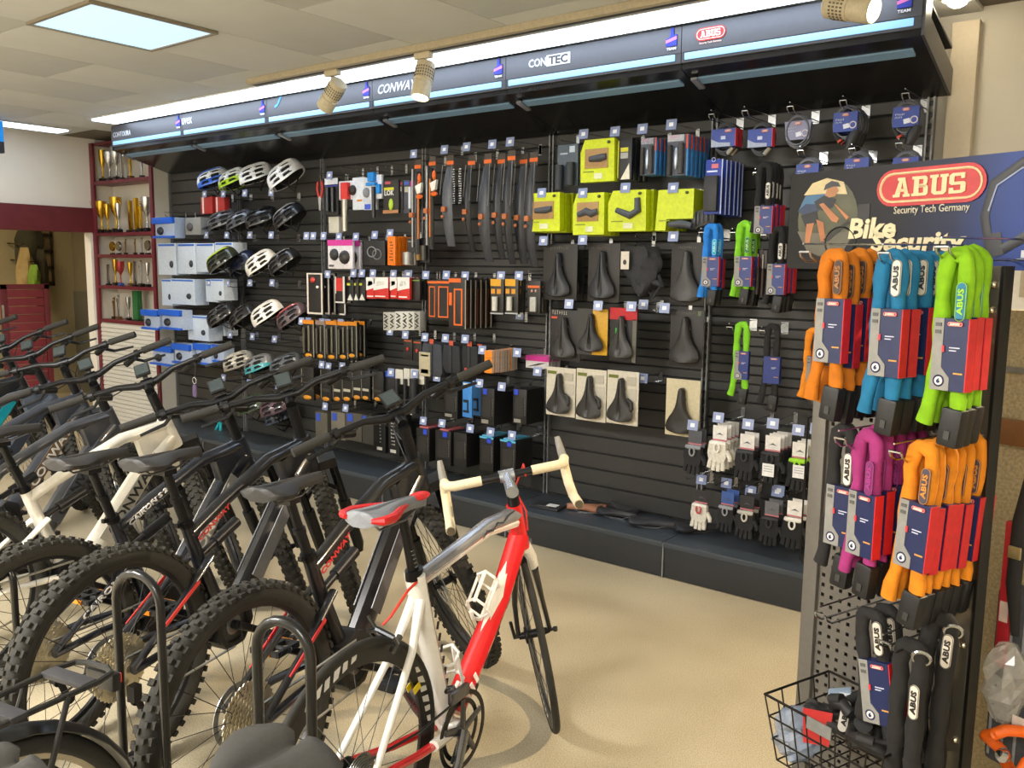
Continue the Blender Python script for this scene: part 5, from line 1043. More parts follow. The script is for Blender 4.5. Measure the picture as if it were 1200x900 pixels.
def mtb(label, q, frame='#18191c', accent='#8c8c8e', accent2=None, word=None, wcol='#d8d6d0', toptext=None, ttcol='#d8d6d0', rim='#1b1b1d', saddle=True, stay_word=None, chrome_stem=False):
    x, y, h, lean, st, s = q
    t = thing('mountain_bike', label, 'bicycle', 'electric mountain bikes parked in a row', (x, y, 0), h, -lean); t.scale = (s, s, s)
    FM = M(frame, .28, .15, coat=.6, var=.04); BK = M('#1a1a1b', .42, .2); 
    ht, hl = MO + AX * .62, MO + AX * .50; bb = V3(.44, 0, .345); st_top = V3(.295, 0, .735)
    segs = [([MO + AX * .49, MO + AX * .63], .031, None),
            ([MO + AX * .60, V3(.70, 0, .865), V3(.46, 0, .765), V3(.305, 0, .69)], [.028, .026, .024, .022], [.024, .024, .024, .02]),
            ([st_top, V3(.345, 0, .60), V3(.415, 0, .42)], [.02, .024, .034], [.02, .024, .03])]
    fo = frame_part(t, 'frame', segs, FM)
    part(fo, 'head_gusset', cached('gusset', lambda: (lambda P: B().prism([(p.x, p.z) for p in P], -.02, .02).mesh('gus', True, .006))((MO + AX * .615, MO + AX * .485, V3(.80, 0, .73), V3(.76, 0, .85)))), FM)
    dt = frame_part(t, 'down_tube', [([MO + AX * .54 - V3(.0, 0, 0), V3(.80, 0, .72), V3(.60, 0, .48), V3(.50, 0, .37)], [.032, .035, .036, .036], [.038, .047, .05, .045])], FM)
    d1, d2 = V3(.845, 0, .775), V3(.585, 0, .462); dd = (d1 - d2).normalized(); nn = V3(-dd.z, 0, dd.x)
    for sgn in (-1, 1):
        pv = B(); a = d2 + V3(0, sgn * .033, 0); b_ = d1 + V3(0, sgn * .0325, 0)
        pv.add([a + nn * .03, a - nn * .03, b_ - nn * .026, b_ + nn * .028, a + nn * .03 + V3(0, sgn * .004, 0), a - nn * .03 + V3(0, sgn * .004, 0), b_ - nn * .026 + V3(0, sgn * .004, 0), b_ + nn * .028 + V3(0, sgn * .004, 0)], [(0, 1, 2, 3), (7, 6, 5, 4), (0, 4, 5, 1), (1, 5, 6, 2), (2, 6, 7, 3), (3, 7, 4, 0)])
        part(dt, 'battery_cover', pv.mesh('bc', False), M(accent, .35, .2))
    if word:
        ang = math.atan2(dd.z, dd.x)
        o = lettering(dt, word, .33, .042, M(wcol, .45), (d1 + d2) / 2 + V3(0, -.038, 0), rot=(0, -ang, 0), bold=.02)
        o = lettering(dt, word, .33, .042, M(wcol, .45), (d1 + d2) / 2 + V3(0, .038, 0), rot=(0, ang, pi), bold=.02)
    if toptext: lettering(t, toptext, .22, .018, M(ttcol, .45), V3(.44, -.0255, .758), rot=(0, -math.atan2(.13, .24), 0), bold=.02)
    mo = part(t, 'motor', cached('motor', lambda: B().prism([(.37, .30), (.42, .255), (.50, .26), (.55, .33), (.53, .42), (.46, .45), (.385, .42)], -.05, .05).mesh('motor', True, .012)), M('#1c1c1d', .5))
    part(mo, 'motor_badge', cached('mbadge', lambda: B().lathe([(0, 0), (.035, 0), (.035, -.003), (0, -.003)], 20, ax='y').mesh('mb')), M('#7d7e80', .3, .7), (.44, -.051, .345))
    RM = M(frame, .3, .15, coat=.4, var=.04)
    rt = frame_part(t, 'rear_triangle', [([V3(.40, sg * .045, .37), V3(.18, sg * .062, .38), V3(0, sg * .07, .368)], [.018, .015, .016], [.012, .011, .012]) for sg in (-1, 1)] + [([V3(.36, sg * .04, .61), V3(.2, sg * .058, .50), V3(0, sg * .07, .375)], [.015, .012, .013], [.011, .01, .011]) for sg in (-1, 1)] + [([V3(.36, -.05, .61), V3(.36, .05, .61)], .013, None)], RM)
    if accent2:
        for sg in (-1, 1): part(rt, 'accent_stripe', cached('acs', lambda: B().box((0, 0, 0), (.2, .003, .012)).mesh('as', False)), M(accent2, .4), (.19, sg * .072, .502), (0, radians(-33), 0))
        part(t, 'accent_lettering', text_mesh('CONWAY', .03), M(accent2, .4), (.40, -.0245, .715), (0, -math.atan2(.13, .24), 0)).scale = (.17, .1, .02)
    if stay_word: lettering(rt, stay_word, .17, .022, M('#e0ded8', .45), (.18, -.073, .497), rot=(0, radians(-33), 0), bold=.02)
    sh = part(t, 'shock', cached('shock', lambda: B().tube([(.36, 0, .61), (.42, 0, .635)], .013, 10).tube([(.42, 0, .635), (.53, 0, .68)], .02, 12).mesh('shock')), M('#2a2a2c', .35, .4))
    part(sh, 'shock_shaft', cached('shk2', lambda: B().tube([(.39, 0, .622), (.44, 0, .643)], .008, 10).mesh('ss')), M('#b9a06a', .25, .9))
    # seatpost and saddle
    part(t, 'seat_clamp', cached('sclamp', lambda: B().tube([(.30, 0, .725), (.292, 0, .745)], .024, 14).box((.27, 0, .735), (.03, .014, .014)).mesh('sc')), M('#1a1a1b', .35, .6))
    sp = part(t, 'seatpost', cached('spost', lambda: B().tube([(.295, 0, .735), (.262, 0, .82)], .0165, 12).tube([(.262, 0, .82), (.228, 0, .912)], .0145, 12).tube([(.262, 0, .815), (.258, 0, .83)], .02, 12).box((.222, 0, .925), (.05, .045, .022)).mesh('sp')), M('#19191a', .3, .3))
    seat(t, .09, .978, .285, .168, '#2c2a28')
    # cranks
    def crank(sg):
        b = B(); a = .5 if sg < 0 else .5 + pi
        e = (.44 + .165 * cos(a), sg * .085, .345 - .165 * sin(a))
        b.tube([(.44, sg * .05, .345), (.44, sg * .075, .345)], .016, 10); b.tube([(.44, sg * .075, .345), e], [.015, .011], 8, ry=[.008, .007])
        return b, e
    for sg in (-1, 1):
        b, e = crank(sg)
        o = part(t, 'crank_arm', cached(('crank', sg), lambda: b.mesh('crank')), M('#222224', .35, .5))
        pd = part(o, 'pedal', cached('pedal', lambda: B().box((0, 0, 0), (.1, .012, .018)).box((0, -.05, 0), (.1, .012, .018)).box((0, .05, 0), (.1, .012, .018)).box((-.046, 0, 0), (.012, .1, .016)).box((.046, 0, 0), (.012, .1, .016)).tube([(0, -.06, 0), (0, .06, 0)], .008, 8).mesh('pedal', False)), M('#1d1d1f', .5), (e[0], e[1] + sg * .06, e[2]))
        for q in (-1, 1): part(pd, 'reflector', cached('pref', lambda: B().box((0, 0, 0), (.006, .05, .014)).mesh('rf', False)), M('#d8841c', .25), (q * .054, 0, 0))
    cr = part(t, 'chainring', cached('cring', lambda: B().lathe([(.06, -.058), (.078, -.058), (.078, -.055), (.06, -.055)], 34, ax='y', close=True).mesh('cr')), M('#2a2a2b', .35, .7), (.44, 0, .345))
    part(t, 'chain', cached('chain', lambda: B().tube([(.44, -.057, .423), (.2, -.05, .41), (.0, -.045, .405)], .0045, 5, ry=.004).tube([(.44, -.057, .267), (.2, -.05, .255), (.02, -.045, .21)], .0045, 5, ry=.004).mesh('chain')), M('#9c9a92', .35, .8))
    def cass():
        b = B()
        for k in range(10):
            rr = .024 + .0068 * k * (1 + .03 * k); yy = -.055 + .0045 * k; nt = 12 + 3 * k; R = [[], [], [], []]
            for q in range(nt * 2):
                al = pi * q / nt; ro = rr + (.0025 if q % 2 else -.0025)
                for ring, (r_, y_) in zip(R, ((rr - .011, yy), (ro, yy), (ro, yy + .002), (rr - .011, yy + .002))): ring.append((r_ * cos(al), y_, r_ * sin(al)))
            b.rings(R, closed=True)
            for q in range(5): al = 2 * pi * q / 5 + k * .1; b.tube([(.016 * cos(al), yy, .016 * sin(al)), ((rr - .01) * cos(al), yy, (rr - .01) * sin(al))], .003, 4, ry=.001)
        return b.lathe([(0, -.056), (.017, -.056), (.017, -.008), (0, -.008)], 16, ax='y').mesh('cass', False)
    part(t, 'cassette', cached('cass', cass), M('#c9c1aa', .3, .85), (0, 0, .368), kind='stuff')
    part(t, 'derailleur', cached('derail', lambda: B().box((.0, -.07, .30), (.03, .03, .05)).tube([(.01, -.07, .28), (.05, -.055, .19)], .012, 8, ry=.006).lathe([(.018, -.004), (.018, .004)], 14, (.02, -.052, .265), 'y').lathe([(.018, -.004), (.018, .004)], 14, (.055, -.052, .19), 'y').mesh('der')), M('#202022', .4, .5))
    wr = add_wheel(t, 'rear_wheel', 'mtbw', Matrix.Translation((0, 0, .368)), .368, .031, .022, .032, 28, True, rim)
    # steered front end
    SM = Matrix.Translation(MO) @ Matrix.Rotation(st, 4, AX) @ Matrix.Translation(-MO)
    fk = part(t, 'fork', cached('fkl', lambda: (lambda b: (b.tube([MO + AX * .47, MO + AX * .50], .03, 10), b.box(tuple(MO + AX * .475 + PF * .02), (.06, .19, .04), Matrix.Rotation(-(pi / 2 - HA), 3, 'Y')), [b.tube([V3(1.2, sg * .075, .368) + AX * .26, V3(1.2, sg * .075, .368) + AX * .02, V3(1.2, sg * .068, .355)], [.025, .023, .018], 12) for sg in (-1, 1)], b.tube([V3(1.2, -.07, .368) + AX * .3 + PF * .02, V3(1.2, 0, .368) + AX * .36 + PF * .045, V3(1.2, .07, .368) + AX * .3 + PF * .02], .012, 8), b)[-1])(B()).mesh('fork')), M('#1b1b1c', .35, .3), mtx=SM)
    part(fk, 'stanchion', cached('stn', lambda: (lambda b: ([b.tube([V3(1.2, sg * .075, .368) + AX * .25, V3(1.2, sg * .075, .368) + AX * .47], .0175, 12) for sg in (-1, 1)], b)[-1])(B()).mesh('stn')), M('#2c2c2e', .15, .8), kind='stuff')
    add_wheel(t, 'front_wheel', 'mtbw', SM @ Matrix.Translation((1.2, 0, .368)), .368, .031, .022, .032, 28, True, rim)
    c = MO + AX * .79 + PF * .045
    part(t, 'stem', cached('stem', lambda: B().tube([MO + AX * .63, MO + AX * .76], .021, 12).tube([MO + AX * .77, MO + AX * .785 + PF * .05], .02, 10).tube([c + V3(0, -.024, 0), c + V3(0, .024, 0)], .022, 12).mesh('stem')), M('#8d8e90', .3, .8) if chrome_stem else M('#1e1e20', .35, .5), mtx=SM)
    def barp(sg): return [c, c + V3(0, sg * .04, 0), c + V3(-.005, sg * .12, .024), c + V3(-.03, sg * .27, .030), c + V3(-.05, sg * .385, .031)]
    hb = part(t, 'handlebar', cached('hbar', lambda: B().tube(list(reversed(barp(-1))) + barp(1)[1:], [.011, .011, .0125, .0165, .0165, .0165, .0125, .011, .011], 10).mesh('bar')), M('#1d1d1f', .35, .3), mtx=SM)
    for sg in (-1, 1):
        part(hb, 'grip', cached(('grip', sg), lambda: B().tube([c + V3(-.032, sg * .255, .030), c + V3(-.034, sg * .262, .030), c + V3(-.05, sg * .387, .031)], [.018, .0165, .0165], 12).mesh('grip')), M('#2e2d2a', .85, bump=.2, scale=300))
        lv = part(hb, 'brake_lever', cached(('lever', sg), lambda: B().tube([c + V3(.0, sg * .205, .015), c + V3(.03, sg * .16, .0)], .016, 10).tube([c + V3(.02, sg * .205, .01), c + V3(.055, sg * .24, -.012), c + V3(.04, sg * .34, -.02)], [.009, .008, .006], 8, ry=[.006, .005, .004]).tube([c + V3(-.022, sg * .215, .026), c + V3(-.022, sg * .235, .026)], .021, 12).mesh('lev')), M('#1a1a1b', .4, .3))
        part(lv, 'brake_hose', cached(('hose', sg), lambda: B().tube([c + V3(.03, sg * .16, .0), c + V3(.12, sg * .06, .03), c + V3(.13, sg * -.0, -.06), c + V3(.05, sg * .02, -.18)], .0026, 6).mesh('hose')), M('#161617', .5))
    ds = part(hb, 'display', cached('disp', lambda: B().box(tuple(c + V3(-.01, -.0, .06)), (.075, .062, .012), Matrix.Rotation(-.75, 3, 'Y')).box(tuple(c + V3(.0, 0, .03)), (.02, .02, .05)).mesh('disp', True, .002)), M('#202022', .3))
    part(ds, 'screen', cached('scr', lambda: B().box(tuple(c + V3(-.0146, -.0, .065)), (.062, .052, .002), Matrix.Rotation(-.75, 3, 'Y')).mesh('scr', False)), M('#3d4648', .12))
    return t
E_LAB = 'electric mountain bike'
mtb('black mountain bike with red accents right behind the white and red racing bike', (5.381, -3.04, 1.796, .03, .938, 1.0), '#19191b', '#6a686b', '#d8383a', None)
mtb('black mountain bike with grey battery cover, second from the racing bike', (4.824, -3.118, 1.803, .006, .728, 1.015), '#1c1d22', '#7d7d80', '#c83a34', None)
mtb('glossy blue-black mountain bike with a silver lettered down tube, third from the racing bike', (4.509, -3.202, 1.756, .013, .876, .984), '#22252e', '#a8a6a0', None, 'CONWAY', '#f0eee8', 'CAIRON S 2.0', stay_word='CAIRON')
mtb('white mountain bike in the middle of the row', (3.884, -3.256, 1.639, 0, .955, 1.005), '#e4dfd2', '#bdb8ac', None, 'CONWAY', '#2b2b2b')
mtb('dark grey mountain bike just beyond the white one', (3.499, -3.243, 1.742, .006, .954, .994), '#44464c', '#56585d', None, 'CONWAY', '#232428')
mtb('slate mountain bike with bronze battery cover, second beyond the white one', (2.887, -3.103, 1.726, .004, .785, 1), '#3a3e48', '#6e5a48', None, 'CONWAY', '#c8c4ba')
mtb('blue-grey mountain bike, third beyond the white one', (2.396, -3.05, 1.715, .01, .899, 1), '#4c5666', '#3a3f49', None)
mtb('black mountain bike with turquoise down tube cover, fourth beyond the white one', (1.879, -2.98, 1.722, .007, .907, 1), '#1f2022', '#1fa0b0', None)
mtb('black mountain bike at the far end of the row', (1.139, -2.953, 1.733, .011, .848, 1), '#232427', '#55575a', None)
# ---------------------------------------------------------------- racing bike
def racer(q):
    x, y, h, lean, st, s = q
    t = thing('racing_bike', 'white, red and silver racing bike with cream bar tape at the front of the row', 'bicycle', None, (x, y, 0), h, -lean); t.scale = (s, s, s)
    ha = radians(73); ax = V3(-cos(ha), 0, sin(ha)); pf = V3(sin(ha), 0, cos(ha)); r = .336
    o = V3(.99, 0, r) - pf * .045; bb = V3(.405, 0, .27)
    ht, hl = o + ax * .53, o + ax * .40
    WH, RD_, SV = M('#e6e1d6', .28, coat=.6, var=.03), M('#d81f22', .28, coat=.7, var=.04), M('#9a9ca2', .25, .6, coat=.5, var=.1, scale=14)
    stp = V3(.255, 0, .775)
    frame_part(t, 'head_tube', [([o + ax * .385, o + ax * .44, o + ax * .545], [.03, .027, .026], None)], RD_)
    tt = frame_part(t, 'top_tube', [([ht - ax * .02, V3(.62, 0, .815), stp - V3(0, 0, .02)], [.026, .024, .019], [.026, .023, .017])], SV, label='silver top tube')
    part(tt, 'white_underside', B().tube([ht - ax * .045, V3(.62, 0, .798), stp - V3(0, 0, .035)], [.022, .018, .014], 8).mesh('wu'), WH)
    part(tt, 'word_mark', B().prism([(-.1, -.008), (-.07, .008), (-.04, -.004), (-.01, .008), (.02, -.006), (.06, .008), (.1, .002), (.06, .0), (.02, -.01), (-.01, .002), (-.04, -.01), (-.07, .0)], -.001, .001).mesh('wm', False), M('#3a3d48', .4), (.66, -.0245, .818), (0, -.17, 0))
    dt = frame_part(t, 'down_tube', [([hl + ax * .03, V3(.70, 0, .56), bb + V3(.03, 0, .03)], [.036, .034, .036], [.028, .03, .034])], RD_, label='red down tube')
    a, b_ = hl + ax * .03, bb + V3(.03, 0, .03); d = (b_ - a).normalized()
    wsd = V3(-d.z, 0, d.x); wsd = wsd if wsd.x > 0 else -wsd
    part(dt, 'white_side', B().tube([a + wsd * .014, (a + b_) / 2 + wsd * .016, b_ + wsd * .014], [.031, .029, .03], 10, ry=[.024, .025, .029]).mesh('ws'), WH)
    for k in range(5): part(dt, 'black_slash', cached('slash', lambda: B().prism([(-.022, -.012), (.012, -.012), (.026, .014), (-.008, .014)], -.001, .001).mesh('sl', False)), M('#1d1d1f', .4), a + (b_ - a) * (.2 + .16 * k) + wsd * .03 + V3(0, -.026, 0), (0, -math.atan2(d.z, d.x), 0))
    for k in range(3): part(dt, 'white_band', cached('wband', lambda: B().box((0, 0, 0), (.014, .002, .036)).mesh('wb', False)), M('#f0ece6', .4), b_ - d * (.05 + .03 * k) + V3(0, -.0345, 0), (0, -math.atan2(-d.z, -d.x) + .3, 0))
    stt = frame_part(t, 'seat_tube', [([stp, V3(.30, 0, .60), bb + V3(-.005, 0, .02)], [.034, .034, .024], [.019, .02, .026])], WH)
    for k in range(9): part(stt, 'black_dash', cached('dash', lambda: B().box((0, 0, 0), (.008, .003, .022)).mesh('d', False)), M('#232325', .4), (.315 + .0085 * k, -.021, .68 - .037 * k), (0, .24, 0))
    part(t, 'bottom_bracket', B().lathe([(0, -.045), (.026, -.045), (.028, -.03), (.028, .03), (.026, .045), (0, .045)], 18, (bb.x, 0, bb.z), 'y').mesh('bbk'), WH)
    ss = frame_part(t, 'seat_stays', [([V3(.265, sg * .012, .70), V3(.20, sg * .03, .58), V3(.0, sg * .062, r + .01)], [.016, .012, .01], [.012, .009, .008]) for sg in (-1, 1)], WH)
    cs = frame_part(t, 'chain_stays', [([bb + V3(-.01, sg * .03, -.005), V3(.2, sg * .045, .29), V3(0, sg * .062, r)], [.018, .014, .011], [.012, .01, .009]) for sg in (-1, 1)], RD_)
    part(cs, 'white_tip', B().tube([(.27, -.048, .285), (.36, -.04, .277)], .0165, 8).mesh('wt'), WH)
    sp = part(t, 'seatpost', B().tube([stp - V3(0, 0, .005), V3(.235, 0, .84), V3(.205, 0, .945)], [.021, .017, .016], 12, ry=.012).box((.19, 0, .955), (.06, .04, .02)).mesh('sp'), M('#1c1c1e', .3, .2))
    for k in range(5): part(sp, 'scale_mark', cached('scm', lambda: B().box((0, 0, 0), (.012, .002, .002)).mesh('m', False)), M('#8a8a88', .4), (.246 - .004 * k, -.0135, .80 + .012 * k))
    part(t, 'seat_clamp', B().tube([stp + V3(.0, 0, -.012), stp + V3(-.003, 0, .014)], .03, 14, ry=.022).mesh('scl'), M('#18181a', .35, .5))
    seat(t, .03, .99, .275, .14, '#83868b', red='#e02a2c')
    # saddle bag below the saddle, dark and red
    # wheels
    rimc = ('#1c1b1a', .35, .1)
    add_wheel(t, 'rear_wheel', 'rw', Matrix.Translation((0, 0, r)), r, .0125, .045, .02, 20, False, rimc, disc=False, decal=('slash', 4))
    for sg in (-1, 1): part(t, 'yellow_decal', cached('ydec', lambda: B().box((0, 0, 0), (.03, .002, .02)).mesh('y', False)), M('#e8cc12', .4), (.245, sg * .0115, r + .12), (0, -.4, 0))
    SM = Matrix.Translation(o) @ Matrix.Rotation(st, 4, ax) @ Matrix.Translation(-o)
    fw = add_wheel(t, 'front_wheel', 'rw', SM @ Matrix.Translation((.99, 0, r)), r, .0125, .045, .02, 20, False, rimc, disc=False, decal=('slash', 4))
    part(t, 'front_skewer', B().tube([(.99, -.075, r), (.99, .075, r)], .006, 8).tube([(.99, .07, r), (.985, .075, r + .06)], .006, 8).tube([(.99, -.07, r), (.985, -.08, r)], .01, 8).mesh('sk'), M('#2a2a2c', .35, .5), mtx=SM)
    fb = B(); fb.tube([o + ax * .37, o + ax * .40], .026, 12)
    for sg in (-1, 1): fb.tube([o + ax * .385 + V3(0, sg * .012, 0), o + ax * .335 + V3(0, sg * .03, 0), V3(.985, sg * .048, r + .12), V3(.99, sg * .055, r)], [.024, .02, .012, .009], 10, ry=[.018, .014, .009, .008])
    fk = part(t, 'fork', fb.mesh('fork'), M('#d9d4c8', .3, coat=.5), mtx=SM)
    part(fk, 'dark_legs', (lambda b: ([b.tube([o + ax * .29 + V3(.004, sg * .0345, 0), V3(.985, sg * .0482, r + .12), V3(.99, sg * .0555, r)], [.0155, .0125, .0098], 10, ry=[.0125, .0098, .0088]) for sg in (-1, 1)], b)[-1])(B()).mesh('dl'), M('#1f1e1d', .3), kind='stuff')
    def caliper(): return B().tube([(0, -.03, -.03), (0, -.038, .01), (0, 0, .035), (0, .038, .01), (0, .03, -.03)], .008, 8).box((0, -.028, -.03), (.05, .012, .012)).box((0, .028, -.03), (.05, .012, .012)).tube([(0, 0, .03), (.02, .03, .055)], .005, 6).mesh('cal')
    part(t, 'front_brake', cached('cal', caliper), M('#b9bcc2', .25, .9), mtx=SM @ Matrix.Translation(o + ax * .36 + pf * .05))
    part(t, 'rear_brake', cached('cal', caliper), M('#55575a', .25, .9), (.115, 0, r + .315), (0, -.7, 0))
    part(t, 'headset_spacer', B().tube([o + ax * .545, o + ax * .59], .02, 14).mesh('hs'), M('#19191b', .35, .4), mtx=SM)
    c = o + ax * .60 + pf * .10
    stm = part(t, 'stem', B().tube([o + ax * .60 - pf * .02, o + ax * .60 + pf * .03, c], [.021, .019, .017], 12).tube([c + V3(0, -.025, 0), c + V3(0, .025, 0)], .021, 12).mesh('stem'), M('#b4b8c0', .25, .7), mtx=SM)
    def drop(sg): return [c + V3(0, sg * .0, 0), c + V3(0, sg * .09, 0), c + V3(.0, sg * .175, 0), c + V3(.015, sg * .198, .002), c + V3(.05, sg * .205, .008), c + V3(.088, sg * .207, -.004), c + V3(.104, sg * .209, -.035), c + V3(.09, sg * .211, -.085), c + V3(.05, sg * .213, -.122), c + V3(-.03, sg * .215, -.137)]
    hb = part(t, 'handlebar', B().tube(list(reversed(drop(-1)))[:] + drop(1)[1:], .0125, 10).mesh('bar'), M('#1d1d1f', .35, .3), mtx=SM)
    for sg in (-1, 1):
        tp = part(hb, 'bar_tape', B().tube([c + V3(0, sg * .085, 0)] + drop(sg)[2:], .0165, 12).mesh('tape'), M('#e2d6b4', .8, var=.06, bump=.12, scale=120), label='cream bar tape')
        part(tp, 'bar_plug', B().tube([drop(sg)[-1] + V3(-.0, 0, 0), drop(sg)[-1] + V3(-.006, 0, -.001)], .014, 12).mesh('plug'), M('#6e6552', .4, .4))
        hd_ = part(hb, 'brake_hood', B().tube([c + V3(.07, sg * .206, .006), c + V3(.11, sg * .208, .022), c + V3(.135, sg * .208, .05), c + V3(.14, sg * .207, .072)], [.017, .018, .016, .012], 10, ry=[.014, .014, .012, .009]).mesh('hood'), M('#8d8a82', .6), label='grey brake hood')
        part(hd_, 'brake_lever', B().tube([c + V3(.135, sg * .21, .02), c + V3(.15, sg * .214, -.03), c + V3(.12, sg * .216, -.095)], [.009, .008, .006], 8, ry=.005).mesh('lev'), M('#3a3a3c', .3, .6))
    part(t, 'red_cable', B().tube([c + V3(-.02, -.06, -.01), c + V3(.09, -.07, .01), c + V3(.10, -.02, -.08), o + ax * .42 + pf * .07, o + ax * .36 + pf * .06], .0032, 6).tube([c + V3(.01, .03, 0), c + V3(.06, .0, .01), o + ax * .50 + V3(.05, -.04, 0), o + ax * .44 + V3(.0, -.03, 0)], .003, 6).mesh('rc'), M('#c8281f', .4), mtx=SM)
    part(t, 'red_cable', B().tube([V3(.28, -.012, .765), V3(.2, -.02, .75), V3(.13, -.015, .70), V3(.115, 0, .68)], .0038, 6).mesh('rc2'), M('#d83a26', .4))
    # cages, cranks, chain
    def cage(p, dirv):
        z = dirv.normalized(); n_ = V3(-z.z, 0, z.x); n_ = n_ if n_.z > 0 else -n_
        b = B()
        def P(u, v, w): return p + z * u + n_ * v + V3(0, w, 0)
        b.tube([P(0, .004, 0), P(.13, .004, 0)], .008, 8, ry=.004)
        for uu in (.01, .1): b.tube([P(uu, .006, 0), P(uu + .01, .03, -.037), P(uu + .02, .065, -.03), P(uu + .03, .078, 0), P(uu + .02, .065, .03), P(uu + .01, .03, .037)], .0048, 7, True)
        b.tube([P(.0, .01, 0), P(-.012, .05, 0), P(.0, .075, 0)], .006, 7)
        b.tube([P(.03, .077, .0), P(.13, .079, 0)], .006, 7); b.tube([P(.02, .05, -.036), P(.12, .05, -.036)], .0045, 6); b.tube([P(.02, .05, .036), P(.12, .05, .036)], .0045, 6)
        return b.mesh('cage')
    part(t, 'bottle_cage', cage(b_ - d * .26 + V3(-.02, 0, .03), -d), M('#eae6de', .4))
    part(t, 'bottle_cage', cage(V3(.392, 0, .36), V3(-.28, 0, 1.)), M('#e6e2da', .4))
    for sg in (-1, 1):
        a_ = .95 if sg < 0 else .95 + pi; e = bb + V3(.17 * cos(a_), sg * .075, -.17 * sin(a_)) if sg > 0 else bb + V3(-.17 * cos(a_), sg * .075, -.17 * sin(a_))
        ca = part(t, 'crank_arm', B().tube([bb + V3(0, sg * .06, 0), (bb + e) / 2 + V3(0, sg * .034, 0), e], [.026, .023, .018], 10, ry=[.015, .013, .011]).mesh('ca'), M('#85878c', .25, .8))
        part(ca, 'pedal', B().box(tuple(e + V3(0, sg * .045, 0)), (.075, .06, .018)).tube([e, e + V3(0, sg * .06, 0)], .008, 8).mesh('pd', True, .004), M('#2a2a2b', .4, .4))
    for rr, yy in ((.116, -.056), (.09, -.048)):
        cr = part(t, 'chainring', B().lathe([(rr - .014, yy), (rr, yy), (rr, yy + .003), (rr - .014, yy + .003)], 44, (bb.x, 0, bb.z), 'y', True).mesh('cr'), M('#2b2a28', .35, .7))
    part(cr, 'spider', (lambda b: ([b.tube([bb + V3(0, -.055, 0), bb + V3(.095 * cos(k * 2 * pi / 5 + .3), -.055, .095 * sin(k * 2 * pi / 5 + .3))], [.016, .01], 8, ry=.005) for k in range(5)], b)[-1])(B()).mesh('spd'), M('#5a5b5e', .25, .8))
    part(t, 'chain', B().tube([bb + V3(0, -.055, .105), V3(.2, -.05, .36), V3(0, -.047, r + .045)], .004, 5).tube([bb + V3(0, -.055, -.105), V3(.2, -.05, .2), V3(.03, -.047, .2)], .004, 5).mesh('chain'), M('#3a3936', .35, .7))
    part(t, 'cassette', B().lathe([(.01, -.012)] + [w for k in range(9) for w in ((.02 + .0035 * k, -.05 + .004 * k), (.024 + .0035 * k, -.05 + .004 * k), (.024 + .0035 * k, -.048 + .004 * k))] + [(.01, -.012)], 32, (0, 0, r), 'y').mesh('cs'), M('#8d8b84', .3, .9))
    part(t, 'front_derailleur', B().box(tuple(bb + V3(-.02, -.055, .12)), (.09, .016, .035)).tube([V3(.365, -.02, .40), V3(.37, -.05, .41)], .012, 8).mesh('fd', True, .004), M('#6a6b6e', .25, .8))
    part(t, 'rear_derailleur', B().tube([(0, -.06, r - .02), (.03, -.06, r - .09), (.02, -.055, .2)], .012, 8, ry=.006).mesh('rdl'), M('#3a3b3d', .3, .7))
    return t
racer((5.766, -2.995, 1.704, .011, .673, 1.0))
